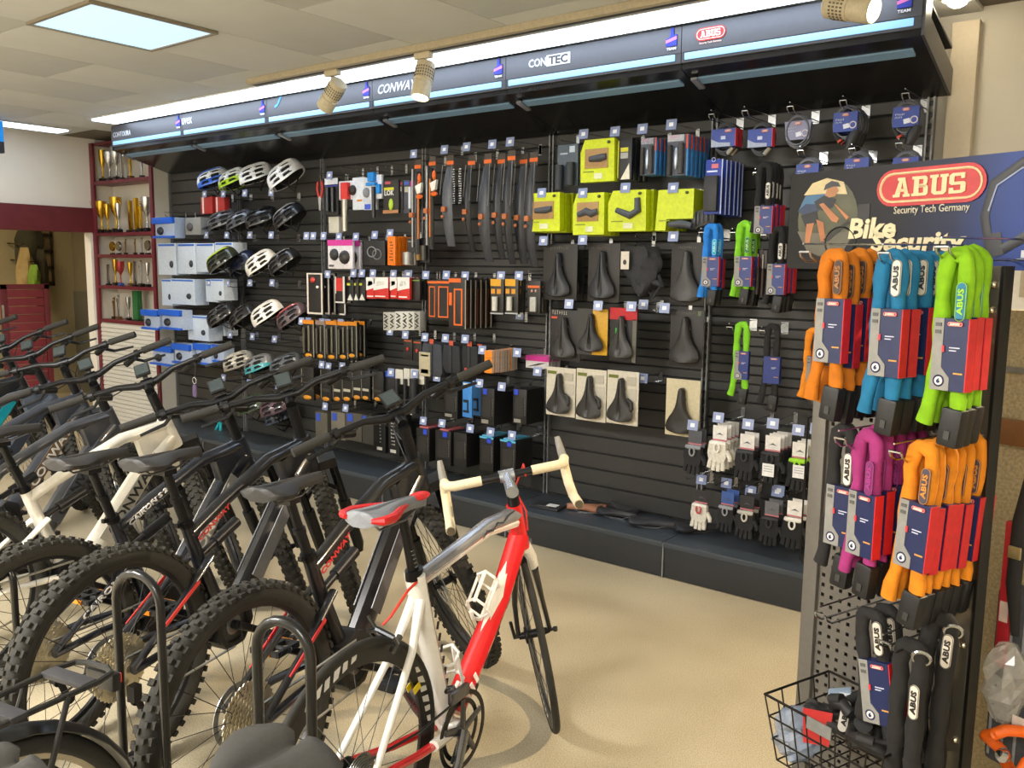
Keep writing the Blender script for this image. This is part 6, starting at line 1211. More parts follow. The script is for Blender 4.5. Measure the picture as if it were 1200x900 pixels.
# ---------------------------------------------------------------- foreground city bikes and rack hoops
def city(label, loc, h, sz, sw, rack, group=None):
    t = thing('city_bike', label, 'bicycle', group, loc, h)
    BKM = M('#1f1f20', .4, .2); r = .345
    frame_part(t, 'frame', [([V3(.30, 0, .62), V3(.42, 0, .30)], .02, None), ([V3(.42, 0, .30), V3(.72, 0, .52), V3(.86, 0, .82)], [.026, .026, .024], None), ([V3(.33, 0, .52), V3(.6, 0, .62), V3(.85, 0, .80)], .018, None), ([V3(.83, 0, .88), V3(.90, 0, .66)], .022, None)] + [([V3(.41, sg * .04, .30), V3(0, sg * .065, r)], .012, None) for sg in (-1, 1)] + [([V3(.31, sg * .03, .58), V3(0, sg * .065, r)], .01, None) for sg in (-1, 1)], M('#26282c', .35, .2))
    add_wheel(t, 'rear_wheel', 'cw', Matrix.Translation((0, 0, r)), r, .022, .018, .024, 28, False, ('#b9b09a', .3, .6), disc=False)
    add_wheel(t, 'front_wheel', 'cw', Matrix.Translation((1.1, 0, r)), r, .022, .018, .024, 28, False, ('#b9b09a', .3, .6), disc=False)
    def guard(x0, a0, a1):
        b = B(); R = []
        for i in range(19):
            a = a0 + (a1 - a0) * i / 18; rr = r + .022
            R.append([(x0 + (rr - .010 * (1 - cos(v * 1.3)) * 2) * cos(a), .032 * v, r + (rr - .010 * (1 - cos(v * 1.3)) * 2) * sin(a)) for v in (-1, -.6, -.2, .2, .6, 1)] + [(x0 + (rr - .003 - .010 * (1 - cos(v * 1.3)) * 2) * cos(a), .031 * v, r + (rr - .003 - .010 * (1 - cos(v * 1.3)) * 2) * sin(a)) for v in (1, .6, .2, -.2, -.6, -1)])
        return b.rings(R).mesh('guard')
    part(t, 'rear_mudguard', guard(0, radians(20), radians(215)), M('#1c1c1d', .3, coat=.3))
    part(t, 'front_mudguard', guard(1.1, radians(10), radians(160)), M('#1c1c1d', .3, coat=.3))
    part(t, 'fork', B().tube([(.90, 0, .66), (.95, .05, .58), (1.1, .055, r)], .013, 8).tube([(.90, 0, .66), (.95, -.05, .58), (1.1, -.055, r)], .013, 8).mesh('fork'), BKM)
    part(t, 'seatpost', B().tube([(.30, 0, .62), (.22, 0, sz - .04)], .0135, 10).mesh('sp'), M('#9a9b9d', .3, .8))
    sd = seat(t, .09, sz, .265, sw, '#403e3a', cut=False, thick=.045, split=.02)
    part(t, 'stem', B().tube([(.83, 0, .88), (.79, 0, 1.02), (.86, 0, 1.03)], .014, 10).mesh('stem'), M('#9a9b9d', .3, .8))
    hb = part(t, 'handlebar', B().tube([(.70, .2, 1.0), (.80, .15, 1.06), (.86, 0, 1.03), (.80, -.15, 1.06), (.70, -.2, 1.0)], .0115, 10).mesh('bar'), M('#8d8e90', .3, .8))
    for sg in (-1, 1): part(hb, 'grip', B().tube([(.66, sg * .21, .98), (.745, sg * .178, 1.027)], .017, 10).mesh('grip'), RUB())
    part(t, 'crank_arm', B().tube([(.42, -.08, .30), (.30, -.085, .19)], .012, 8).tube([(.42, .08, .30), (.54, .085, .41)], .012, 8).mesh('ca'), M('#6a6b6d', .3, .7))
    if rack:
        w = .065; b = B(); x0, x1, z0, z1 = .13, -.27, .745, .745
        b.tube([(x0, -w * .7, z0)] + [(x1 + .05, -w, z1), (x1 + .012, -w * .85, z1), (x1, -w * .45, z1), (x1, w * .45, z1), (x1 + .012, w * .85, z1), (x1 + .05, w, z1)] + [(x0, w * .7, z0)], .0065, 8)
        rk = part(t, 'rack_frame', b.mesh('rack'), M('#2e2d2b', .45, .2))
        for xx in (-.20, -.05, .07): part(rk, 'rack_plate', cached('rplate', lambda: B().box((0, 0, 0), (.035, .125, .012)).mesh('pl', True, .003)), M('#39383a', .55), (xx, 0, z0 + .002))
        for sg in (-1, 1): part(rk, 'rack_leg', B().tube([(-.15, sg * w, z0), (0, sg * .07, r)], .006, 8).mesh('rl'), M('#2e2d2b', .45, .2))
        lb_ = part(t, 'tail_light', B().box((x1 - .012, 0, z0 - .035), (.022, .085, .04)).mesh('tl', True, .006), M('#1d1d1e', .4))
        part(lb_, 'red_lens', B().box((x1 - .024, 0, z0 - .03), (.006, .08, .022)).mesh('rl', True, .003), M('#d8321f', .2, emit=.15))
    return t
city('black city bike with a wide split saddle at the lower edge, below the hoop', (6.377, -3.555, 0), radians(-84), .945, .20, False)
city('black city bike with a wide saddle cut by the lower left corner', (6.02, -3.775, 0), radians(-83), .885, .2, False)
city('black city bike with a rear rack and tail light at the lower left corner', (5.60, -3.785, 0), radians(-78), .86, .2, True)
def hoop(lb, x, y, zt, w, rz):
    t = thing('parking_hoop', lb, 'bike rack', 'parking hoops between the bicycles', (x, y, 0), rz)
    P = [(-w / 2, 0, .012), (-w / 2, 0, zt - w / 2)] + [(w / 2 * -cos(a), 0, zt - w / 2 + w / 2 * sin(a)) for a in [pi * k / 10 for k in range(1, 10)]] + [(w / 2, 0, zt - w / 2), (w / 2, 0, .012)]
    part(t, 'hoop_tube', B().tube(P, .0105, 12).mesh('hoop'), M('#1d1d1c', .3, .3, coat=.4))
    for s_ in (-1, 1): part(t, 'foot_plate', cached('footp', lambda: B().box((0, 0, .006), (.06, .08, .012)).mesh('fp', True, .002)), M('#2a2a29', .5), (s_ * w / 2, 0, 0))
_h = [(6.021,-3.400,0.933), (5.420,-3.360,0.875), (4.469,-3.300,0.684)]
for i, p in enumerate(_h): hoop('black tubular parking hoop, %s' % ('nearest the racing bike', 'between the two black mountain bikes', 'cut by the left edge of the view')[i], p[0], p[1], p[2], (.125, .14, .14)[i], .25)
# ================================================================ LOCK TOWER
TA = -0.34470; T0 = Vector((6.425,-1.976,1.738)); TP = Vector((cos(TA), sin(TA), 0)); TN = Vector((sin(TA), -cos(TA), 0))   # TN points at the viewer
def tw(u, d, z): p = T0 + TP * u + TN * d; return (p.x, p.y, z)
tower = thing('lock_tower', 'grey perforated display tower for bike locks at the right', 'display stand', None, (T0.x, T0.y, 0), TA)
U0, U1, U2 = .112, .470, .632
def perf(u0, u1, z0, z1, p=.0275, h=.0105):
    b = B(); nu, nz = int((u1 - u0) / p), int((z1 - z0) / p); pu, pz = (u1 - u0) / nu, (z1 - z0) / nz
    for i in range(nu):
        for j in range(nz):
            a, c = u0 + i * pu, z0 + j * pz; m, n = a + pu / 2, c + pz / 2; q = h / 2
            o = [(a, 0, c), (a + pu, 0, c), (a + pu, 0, c + pz), (a, 0, c + pz), (m - q, 0, n - q), (m + q, 0, n - q), (m + q, 0, n + q), (m - q, 0, n + q), (m - q, .004, n - q), (m + q, .004, n - q), (m + q, .004, n + q), (m - q, .004, n + q)]
            b.add(o, [(k, (k + 1) % 4, 4 + (k + 1) % 4, 4 + k) for k in range(4)] + [(4 + k, 4 + (k + 1) % 4, 8 + (k + 1) % 4, 8 + k) for k in range(4)])
    return b.mesh('perf', False)
GRY = M('#77726a', .45, .35, var=.04)
part(tower, 'perforated_panel', perf(U0 + .045, U1, .12, 1.6), GRY)
part(tower, 'panel_edge', B().bbox((U0, -.012, .02), (U0 + .045, .012, 1.61)).mesh('pe', True, .003), GRY)
part(tower, 'back_panel', B().bbox((U0, .16, .02), (U1, .165, 1.61)).mesh('bp', False), M('#2b2926', .7))
part(tower, 'left_side', B().bbox((U0, .012, .02), (U0 + .004, .165, 1.61)).mesh('ls', False), GRY)
part(tower, 'foot', B().bbox((U0 - .02, -.25, 0), (U2, .2, .02)).mesh('foot', True, .004), M('#3a3835', .5))
# glossy wing panel, splayed towards the viewer
WA = radians(-24); wl_ = .185
wing = part(tower, 'wing_panel', B().bbox((0, -.004, .02), (wl_, .004, 1.615)).mesh('wing', True, .0015), M('#857d6c', .2, .6, var=.03), (U1, 0, 0), (0, 0, WA), label='glossy dark side wing with bolts')
part(wing, 'wing_edge', B().bbox((wl_ - .006, -.012, .02), (wl_ + .006, .012, 1.615)).mesh('we', True, .002), M('#2a2824', .3, .5))
for z in (1.575, 1.52, 1.455, 1.24, 1.0, .76, .53): part(wing, 'bolt', cached('bolt', lambda: B().lathe([(0, -.014), (.005, -.013), (.008, -.009), (.009, -.003), (0, -.003)], 14, ax='y').mesh('bolt')), M('#d8cdb2', .2, .9), (wl_ - .03, 0, z))
part(wing, 'white_sticker', B().box((.03, -.005, 1.19), (.028, .002, .02)).mesh('st', False), M('#d9d3c6', .5))
# sign
sg = thing('sign_board', 'wide lock maker sign with a red oval word mark and a cyclist picture', 'sign', None, tw(0, .012, 1.606), TA)
SW, SH = .86, .254
def rr(x0, z0, x1, z1, r=.014, n=5):
    P = []
    for cx, cz, a0 in ((x1 - r, z0 + r, -pi / 2), (x1 - r, z1 - r, 0), (x0 + r, z1 - r, pi / 2), (x0 + r, z0 + r, pi)): P += [(cx + r * cos(a0 + pi / 2 * k / n), cz + r * sin(a0 + pi / 2 * k / n)) for k in range(n + 1)]
    return P
def sign_mat():
    m, nt, b = nodes_mat('sign_board_print')
    tc = nt.nodes.new('ShaderNodeTexCoord'); sx = nt.nodes.new('ShaderNodeSeparateXYZ'); nt.links.new(tc.outputs['Object'], sx.inputs[0])
    rp = nt.nodes.new('ShaderNodeValToRGB'); mp = nt.nodes.new('ShaderNodeMapRange'); mp.inputs[1].default_value = 0; mp.inputs[2].default_value = SW
    nt.links.new(sx.outputs[0], mp.inputs[0]); nt.links.new(mp.outputs[0], rp.inputs[0]); e = rp.color_ramp.elements
    e[0].position = 0; e[0].color = (*lin('#191715'), 1); e[1].position = .38; e[1].color = (*lin('#1c1c22'), 1)
    for p_, c_ in ((.55, '#232a48'), (.7, '#2f4488'), (1, '#2c4a96')): q = e.new(p_); q.color = (*lin(c_), 1)
    nt.links.new(rp.outputs[0], b.inputs['Base Color']); b.inputs['Roughness'].default_value = .4; b.inputs['Specular IOR Level'].default_value = .25; return m
part(sg, 'board', B().prism(rr(0, 0, SW, SH), -.003, .003).mesh('board', False), sign_mat())
part(sg, 'mark_square', B().box((.235, -.004, .14), (.035, .001, .045)).mesh('sq', False), M('#151311', .4))
logo_oval(sg, .408, -.006, .196, .275, .088, lead='#c22a2c', rim='#e8d2a4')
lettering(sg, 'Security Tech Germany', .19, .023, M('#dcd2bc', .5), (.415, -.004, .14), bold=.0)
lettering(sg, 'Bike', .135, .052, M('#e2d6ae', .5), (.262, -.004, .102), bold=.035, shear=.12)
lettering(sg, 'Security', .245, .062, M('#e2d6ae', .5), (.385, -.004, .060), bold=.035, shear=.12)
# printed picture of the cyclist: flat shapes on the sign
pic = part(sg, 'cyclist_picture', B().prism([(.03 + .075 + .072 * cos(a), .13 + .095 * sin(a)) for a in [2 * pi * k / 28 for k in range(28)]], -.0036, -.003).mesh('pic', False), M('#4b4b33', .4, var=.35, scale=18))
pic.scale = (1.3, 1, 1.06); pic.location = (-.012, 0, -.006)
def flat(nm, pts, col, y=-.0042): part(pic, nm, B().prism(pts, y, y + .0004).mesh('f', False), M(col, .45, var=.12, scale=30))
flat('sky', [(.045, .19), (.065, .218), (.10, .228), (.14, .215), (.15, .185), (.10, .19)], '#c9b88c', -.0039)
flat('sea', [(.032, .15), (.05, .188), (.10, .19), (.10, .16), (.06, .145)], '#3f6a8f', -.0040)
flat('rocks', [(.033, .10), (.06, .05), (.10, .036), (.15, .05), (.172, .10), (.12, .09)], '#5f5a4c', -.0040)
flat('backpack', [(.032, .152), (.05, .168), (.078, .166), (.085, .148), (.05, .135)], '#2a3a58')
flat('shirt', [(.072, .172), (.095, .186), (.125, .175), (.118, .155), (.095, .148), (.08, .155)], '#23242a', -.0046)
flat('head', [(.098, .186), (.104, .208), (.122, .208), (.130, .195), (.122, .182), (.108, .18)], '#b07a50', -.0048)
flat('helmet', [(.094, .198), (.098, .212), (.112, .22), (.128, .215), (.134, .204), (.118, .206), (.104, .202)], '#3a3c42', -.005)
flat('arm', [(.085, .165), (.095, .168), (.135, .128), (.13, .118), (.118, .122)], '#b5764a', -.005)
flat('arm', [(.12, .165), (.128, .16), (.158, .13), (.152, .124)], '#b5764a', -.005)
flat('shorts', [(.04, .14), (.08, .15), (.085, .12), (.055, .108)], '#1d1d22', -.0046)
flat('leg', [(.056, .118), (.075, .12), (.066, .068), (.054, .066)], '#b27248', -.0048)
flat('leg', [(.08, .128), (.098, .12), (.106, .076), (.094, .072)], '#a8683f', -.0048)
flat('bike_bar', [(.10, .078), (.155, .122), (.16, .116), (.11, .072)], '#23221f', -.005)
part(pic, 'bike_wheel', B().tube([(.14 + .035 * cos(a), -.0045, .07 + .037 * sin(a)) for a in [2 * pi * k / 20 for k in range(20)]], .0022, 4, True).mesh('bw'), M('#22211e', .5))
# printed U-lock at the right end of the sign
part(sg, 'lock_picture', B().tube([(.56, -.004, .055), (.545, -.004, .12), (.56, -.004, .19), (.62, -.004, .23), (.69, -.004, .235), (.75, -.004, .2)], .010, 6, ry=.001, up=(1, 0, 0)).tube([(.565, -.0045, .08), (.575, -.0045, .03)], .02, 6, ry=.001, up=(1, 0, 0)).tube([(.59, -.0045, .045), (.66, -.0045, .085)], .011, 6, ry=.001, up=(1, 0, 0)).mesh('lk'), M('#1c1c20', .4))
part(sg, 'lock_shine', B().tube([(.553, -.0048, .13), (.568, -.0048, .185), (.62, -.0048, .218), (.69, -.0048, .222)], .002, 4, ry=.0006, up=(1, 0, 0)).mesh('ls'), M('#8f98b8', .4))
o = part(sg, 'corner_card', B().prism([(.645, .0), (.72, .0), (.72, .09), (.66, .083)], -.0052, -.0046).mesh('cc', False), M('#2b418e', .4)); part(o, 'orange_bar', B().box((.69, -.0056, .075), (.06, .0006, .016)).mesh('ob', False), M('#d87a3a', .4)); lettering(o, 'Catena', .045, .014, M('#e6e6ee', .5), (.688, -.0056, .052), bold=.0)
part(o, 'key_picture', B().box((.665, -.006, .03), (.022, .0006, .04)).mesh('k', False), M('#17181c', .4)); part(o, 'tag_picture', B().box((.64, -.006, .035), (.014, .0006, .016)).mesh('k', False), M('#cfd2da', .4))
# hooks
def thook(px, lb, L=.3):
    t = thing('display_hook', lb, 'display hook', 'hooks on the lock tower', tw(px[0], 0, px[2] - .012), TA)
    part(t, 'wire', cached(('hook', L, True), lambda: hook_mesh(L, True)), WIRE())
TD = tuple(-TN)
def tp(px, col, n, pitch, base, where, **kw):
    l = tw(px[0], px[1], px[2])
    return pouches(n, l, TD, pitch, base, where, col=col, rz=TA, **kw)
for q, lb in (((0.296,0.320,1.633), 'chrome hook under the sign carrying the upper orange locks'), ((0.501,0.320,1.629), 'chrome hook under the sign carrying the blue locks'), ((0.630,0.320,1.640), 'chrome hook under the sign carrying the lime locks'), ((0.422,0.300,1.218), 'chrome hook carrying the magenta locks'), ((0.560,0.300,1.213), 'chrome hook carrying the lower orange locks'), ((0.399,0.300,0.798), 'chrome hook carrying the left black locks'), ((0.566,0.300,0.794), 'chrome hook carrying the right black locks')):
    thook(q, lb)
BK2 = ('#2a2623', '#c9bfae')
PC = dict(card=(.072, .145, .026), hw=.021, navy='#1d2752')
tp((0.356,0.270,1.618), '#c9720e', 5, .042, 'upper orange fabric lock', 'under the sign', top_to_card=.085, tail=.09, logo=('#4a3a34', '#b07a48'), logo_z=-.035, seed=1, **PC)
tp((0.500,0.270,1.621), '#1c719c', 6, .044, 'blue fabric lock', 'under the sign', top_to_card=.09, tail=.09, logo=('#e6dfcf', '#3a3f48'), logo_z=-.03, seed=3, **PC)
tp((0.640,0.270,1.622), '#83b80f', 3, .03, 'lime fabric lock', 'under the sign', top_to_card=.115, tail=.07, logo=('#2c7a9a', '#9fd63a'), logo_z=-.078, seed=2, **PC)
tp((0.465,0.260,1.225), '#a03072', 5, .042, 'magenta fabric lock', 'below the upper row', top_to_card=.105, tail=.06, logo=('#7a2a66', '#a83a86'), logo_z=-.075, seed=4, **PC)
tp((0.598,0.270,1.222), '#dc8412', 7, .036, 'lower orange fabric lock', 'beside the magenta ones', top_to_card=.105, tail=.085, logo=('#4b4450', '#d08a3a'), logo_z=-.06, seed=1, tilt=.05, **PC)
tp((0.353,0.200,1.218), '#232120', 1, .04, 'black fabric lock', 'left of the magenta ones', top_to_card=.12, tail=.06, logo=('#ece4d6', '#2a2623'), logo_z=-.075, seed=2, **PC)
tp((0.477,0.220,0.801), '#201e1d', 2, .05, 'black fabric lock with a navy and grey card', 'on the lower left hook', top_to_card=.09, tail=.0, logo=('#d9d0c2', '#2a2623'), logo_z=-.035, seed=5, lock=False, tilt=-.16, **PC)
def strap_lock(lb, px, L, zlogo, seed, tilt=0.):
    l = tw(px[0], px[1], px[2]); t = thing('chain_lock', lb, 'bike lock', 'long black locks without cards', l, TA + rnd.uniform(-.2, .2), 0, tilt)
    part(t, 'fabric_sleeve', cached(('fabl', round(L, 2), seed), lambda: fabric_mesh(L, .02, seed, .03, .017)), M('#211f1d', .9, var=.1, scale=45, bump=.25))
    o = part(t, 'logo_patch', _C['lpat'], M('#ddd4c4', .6), (.026, -.0195, zlogo)); part(o, 'patch_rim', _C['lpr'], M('#3a3530', .6)); lettering(o, 'ABUS', .052, .013, M('#2a2623', .6), (0, -.002, 0), rot=(0, radians(-90), 0), bold=.03)
    part(t, 'steel_ring', cached('sring', lambda: B().tube([(.018 * cos(a), 0, .018 * sin(a)) for a in [2 * pi * k / 12 for k in range(12)]], .004, 6, True).mesh('ring')), CHROME(), (.03, -.01, .0), (.4, 0, .5))
    part(t, 'lock_body', _C['lkb'], M('#1c1b1a', .5), (.02, 0, -L + .02), (0, .1, 0))
strap_lock('long black lock with a pale patch, left of the lower right hook', (0.591,0.240,0.776), .3, -.1, 1)
strap_lock('long black lock with a pale patch near its bend on the lower right hook', (0.618,0.180,0.834), .36, -.045, 2, .05)
strap_lock('long black lock with a low pale patch at the bottom right of the tower', (0.563,0.100,0.772), .36, -.2, 3)
# wire basket with loose locks
bk = thing('wire_basket', 'black wire basket hooked to the foot of the lock tower', 'basket', None, tw(.40, .155, .36), TA)
bb_ = B(); w2, d2, hh = .17, .125, .17
for z in (0, .057, .114, .17):
    k = .82 + .18 * z / .17; bb_.tube([(-w2 * k, -d2 * k, z), (w2 * k, -d2 * k, z), (w2 * k, d2, z), (-w2 * k, d2, z)], .0028 if z < .17 else .004, 6, True)
for i in range(9):
    x = -1 + 2 * i / 8; bb_.tube([(x * w2, -d2, .17), (x * w2 * .82, -d2 * .82, 0), (x * w2 * .82, d2, 0)], .0022, 5)
for i in range(5):
    y = -1 + 2 * i / 4
    for s_ in (-1, 1): bb_.tube([(s_ * w2, y * d2, .17), (s_ * w2 * .82, y * d2 * .82, 0)], .0022, 5)
    bb_.tube([(-w2 * .82, y * d2 * .82, 0), (w2 * .82, y * d2 * .82, 0)], .0022, 5)
part(bk, 'wire_mesh', bb_.mesh('wires'), M('#2a2723', .4, .5)); part(bk, 'price_rail', B().box((.0, -d2 - .004, .16), (.07, .004, .03)).mesh('pr', False), M('#8f8f8c', .3, .4))
def coil(lb, px, r, col, seed, tagc=None, badge=True):
    l = tw(px[0], px[1], px[2]); t = thing('loose_lock', lb, 'bike lock', 'loose locks in the basket', l, TA + seed)
    q = random.Random(seed * 10)
    P = [((r + .012 * sin(3 * a + seed)) * cos(a), (r * .75 + .01 * cos(2 * a)) * sin(a), .015 * sin(2 * a + seed) + .01 * (a / 6)) for a in [2 * pi * k / 18 * 1.6 for k in range(18)]]
    part(t, 'cable', B().tube(P, .015, 10).mesh('cable'), M(col, .6, bump=.1))
    part(t, 'lock_body', B().tube([P[0], (P[0][0] + .02, P[0][1] - .05, P[0][2] + .03)], .022, 10).mesh('lb'), M('#1f1e1d', .4))
    if badge:
        o = part(t, 'logo_patch', _C['lpat'], M('#ddd6ca', .6), (r * .6, -r * .55, .032), (-.7, .3, .4)); lettering(o, 'ABUS', .05, .012, M('#2a2623', .6), (0, -.003, 0), rot=(0, radians(-90), 0), bold=.03)
    if tagc: part(t, 'tag_card', B().prism([(-.03, 0), (.04, .01), (.05, -.07), (-.01, -.08)], -.002, .002).mesh('tg', False), M(tagc, .45), (-.03, -.05, .03), (-.3, .2, .3))
coil('black coiled lock with a red card in the basket', (0.337,0.150,0.478), .06, '#232120', .4, '#c8241f')
coil('black lock with a white word patch on top of the basket heap', (0.379,0.120,0.516), .055, '#1f1e1d', 1.3)
coil('thick black cable lock with white patch low in the basket heap', (0.461,0.170,0.485), .07, '#262422', 2.2)
coil('black cable lock with a red card at the right of the basket heap', (0.501,0.120,0.472), .06, '#242221', 3.0, '#d02a22', False)
t = thing('packet', 'pale blue paper wrapped packet lying on the basket heap', 'packet', None, tw(*(0.320,0.100,0.526)), .3)
part(t, 'wrapper', B().prism([(-.03, .0), (.025, .015), (.035, -.02), (.01, -.075), (-.02, -.06)], -.015, .015).mesh('w', True, .004), M('#8fa0b4', .5)); part(t, 'label', B().box((.012, -.0165, .0), (.03, .002, .018)).mesh('l', False), M('#dfe3e8', .5))
bag_ = thing('plastic_bag', 'crumpled bluish clear bag in the left of the wire basket', 'plastic bag', None, tw(*(0.270,0.200,0.418)))
def crumple(r_, seed, n=10, hgt=1.2):
    q = random.Random(seed); b = B(); R = []
    for j in range(n + 1):
        a = pi * j / n; R.append([(r_ * (sin(a) * .9 + .1) * cos(2 * pi * k / 12) * q.uniform(.7, 1.15), r_ * (sin(a) * .9 + .1) * sin(2 * pi * k / 12) * q.uniform(.7, 1.15), -r_ * hgt * cos(a)) for k in range(12)])
    return b.rings(R).mesh('crumple', False)
part(bag_, 'film', crumple(.06, 3), M('#9fb0c8', .2, alpha=.55, spec=.9))
# ---- things right of the tower
RX = dict()
t = thing('red_lock', 'red plastic strap-like lock hanging behind the tower wing', 'bike lock', None, tw(*(0.600,-0.120,0.959)), TA)
part(t, 'red_body', B().box((0, 0, -.12), (.03, .02, .36)).mesh('rb', True, .004), M('#a8242a', .4)); part(t, 'pale_label', B().box((0, -.011, -.16), (.02, .002, .05)).mesh('pl', False), M('#c9b0a0', .5)); part(t, 'black_tip', B().box((0, 0, -.31), (.026, .022, .03)).mesh('bt', True, .004), M('#1d1b1a', .5))
part(t, 'hang_loop', B().tube([(0, 0, .06), (.0, .03, .12), (0, .1, .14)], .005, 6).mesh('hl'), M('#1d1b1a', .5))
rk2 = thing('partition_board', 'speckled beige partition board right of the tower', 'partition', None, tw((0.358,-0.500,1.319)[0], -.5, 0), TA)
part(rk2, 'board', B().bbox((-.02, 0, .0), (.9, .03, 1.5)).mesh('pb', False), M('#b5a27a', .7, var=.25, scale=120)); part(rk2, 'wooden_ledge', B().bbox((-.02, -.03, 1.13), (.9, .0, 1.2)).mesh('wl', True, .003), M('#8a5a2e', .5, var=.15, scale=10)); part(rk2, 'metal_rail', B().bbox((-.02, -.02, 1.33), (.9, 0, 1.345)).mesh('mr', False), M('#b9b6ae', .3, .8))
rug = thing('striped_bag', 'grey striped fabric bag leaning behind the tower wing', 'bag', None, tw(*(0.632,-0.150,0.859)), TA)
part(rug, 'fabric', B().bbox((-.06, -.03, -.45), (.28, .03, .0)).mesh('fb', True, .02), M('#4c4c50', .9, var=.15))
for k in range(11): part(rug, 'stripe', cached('strp', lambda: B().box((0, -.0312, -.22), (.006, .002, .42)).mesh('s', False)), M('#8f8f90', .9), (-.045 + .03 * k, 0, 0), (0, -.0, 0))
t = thing('shoulder_strap', 'black padded shoulder strap hanging at the right edge', 'strap', None, tw(*(0.635,-0.100,1.075)), TA)
part(t, 'webbing', B().tube([(0, 0, .06), (-.012, 0, -.05), (-.014, 0, -.2), (.0, 0, -.32)], [.012, .018, .018, .01], 8, ry=.008).mesh('wb'), M('#1e1d1b', .8)); part(t, 'buckle', B().box((-.012, -.012, -.12), (.03, .006, .03)).mesh('bk', True, .003), M('#c8b98a', .3, .8))
part(t, 'hang_hook', B().tube([(0, 0, .06), (.01, .04, .1), (0, .1, .1)], .004, 6).mesh('hh'), CHROME())
t = thing('orange_lock', 'bright orange coiled lock at the lower right corner', 'bike lock', None, tw(*(0.701,0.000,0.528)), TA)
part(t, 'coil', B().tube([((.045 + .01 * sin(5 * a)) * cos(a), .03 * sin(2 * a), .05 * sin(a)) for a in [2 * pi * k / 24 * 1.8 for k in range(24)]], .013, 10).mesh('coil'), M('#ee6a1a', .5)); part(t, 'steel_clasp', B().lathe([(0, -.012), (.014, -.01), (.016, 0), (.014, .01), (0, .012)], 14, ax='y').mesh('cl'), CHROME(), (0, -.035, 0)); part(t, 'pale_card', B().box((.01, .02, .055), (.05, .003, .04)).mesh('pc', False), M('#d9c9bc', .5))
t = thing('plastic_bag', 'crumpled clear plastic bag hanging right of the tower wing', 'plastic bag', None, tw(*(0.633,-0.080,0.642)))
part(t, 'film', crumple(.05, 8, 10, 2.0), M('#d9d4c8', .15, alpha=.4, spec=1.))
# thin black wire rack leg in front of the gloves
t = thing('wire_rail', 'thin black bent wire rail hanging in front of the gloves', 'wire rail', None, (5.973,-0.440,0.935))
_q = (5.977,-0.440,0.248)
part(t, 'wire', B().tube([(0, .44, .0), (0, 0, .0), (0, 0, _q[2] - (5.973,-0.440,0.935)[2] + .02), (.02, 0, _q[2] - (5.973,-0.440,0.935)[2]), (.16, 0, _q[2] - (5.973,-0.440,0.935)[2])], .004, 8).mesh('wire'), M('#161514', .4, .4))
# ================================================================ TROPHY CABINET
CX0, CX1, CY = -1.085, -.004, -.17
RC = M('#6d2630', .42, var=.1, scale=10); CW = M('#d8d2c4', .6, var=.02)
cb = thing('trophy_cabinet', 'tall white display cabinet with dark red edges holding trophies', 'cabinet', None, (CX0, 0, 0))
CWD = CX1 - CX0; zs = (-1.055,-0.170,2.362)[2], (-1.055,-0.170,1.882)[2], (-1.092,-0.170,1.679)[2], (-1.088,-0.170,1.385)[2], 1.062
part(cb, 'back_panel', B().bbox((0, .035, .02), (CWD, .055, 2.715)).mesh('bk', False), CW)
part(cb, 'side_panel', B().bbox((0, CY + .02, .02), (.02, .035, 2.715)).mesh('s1', False), CW)
part(cb, 'side_panel', B().bbox((CWD - .02, CY + .02, .02), (CWD, .035, 2.715)).mesh('s2', False), CW)
part(cb, 'top_panel', B().bbox((0, CY + .02, 2.70), (CWD, .035, 2.72)).mesh('tp', False), RC)
part(cb, 'red_stile', B().bbox((-.01, CY, 0), (.055, CY + .022, 2.72)).mesh('st', True, .002), RC)
part(cb, 'red_stile', B().bbox((CWD - .045, CY, 0), (CWD, CY + .022, 2.72)).mesh('st', True, .002), RC)
for i, z in enumerate(zs): part(cb, 'shelf', cached('cshelf', lambda: B().bbox((.02, CY + .004, -.03), (CWD - .02, .035, 0)).mesh('sh', True, .002)), RC, (0, 0, z))
dr = part(cb, 'ribbed_front', B().bbox((.055, CY + .012, .05), (CWD - .045, CY + .02, 1.03)).mesh('rf', False), M('#bdbab0', .5))
for k in range(24): part(dr, 'slat', cached('cslat', lambda: B().prism([(CY + .012, 0), (CY + .002, .006), (CY + .006, .036), (CY + .012, .037)], .055, CWD - .045, 'x').mesh('sl', False)), M('#d6d4cc', .5), (0, 0, .06 + .04 * k))
GOLD = lambda: M('#c9a23c', .22, .95, var=.12, scale=20); SILV = lambda: M('#bfc0c2', .2, .95, var=.1, scale=20); BRZ = lambda: M('#8a6a3c', .3, .8)
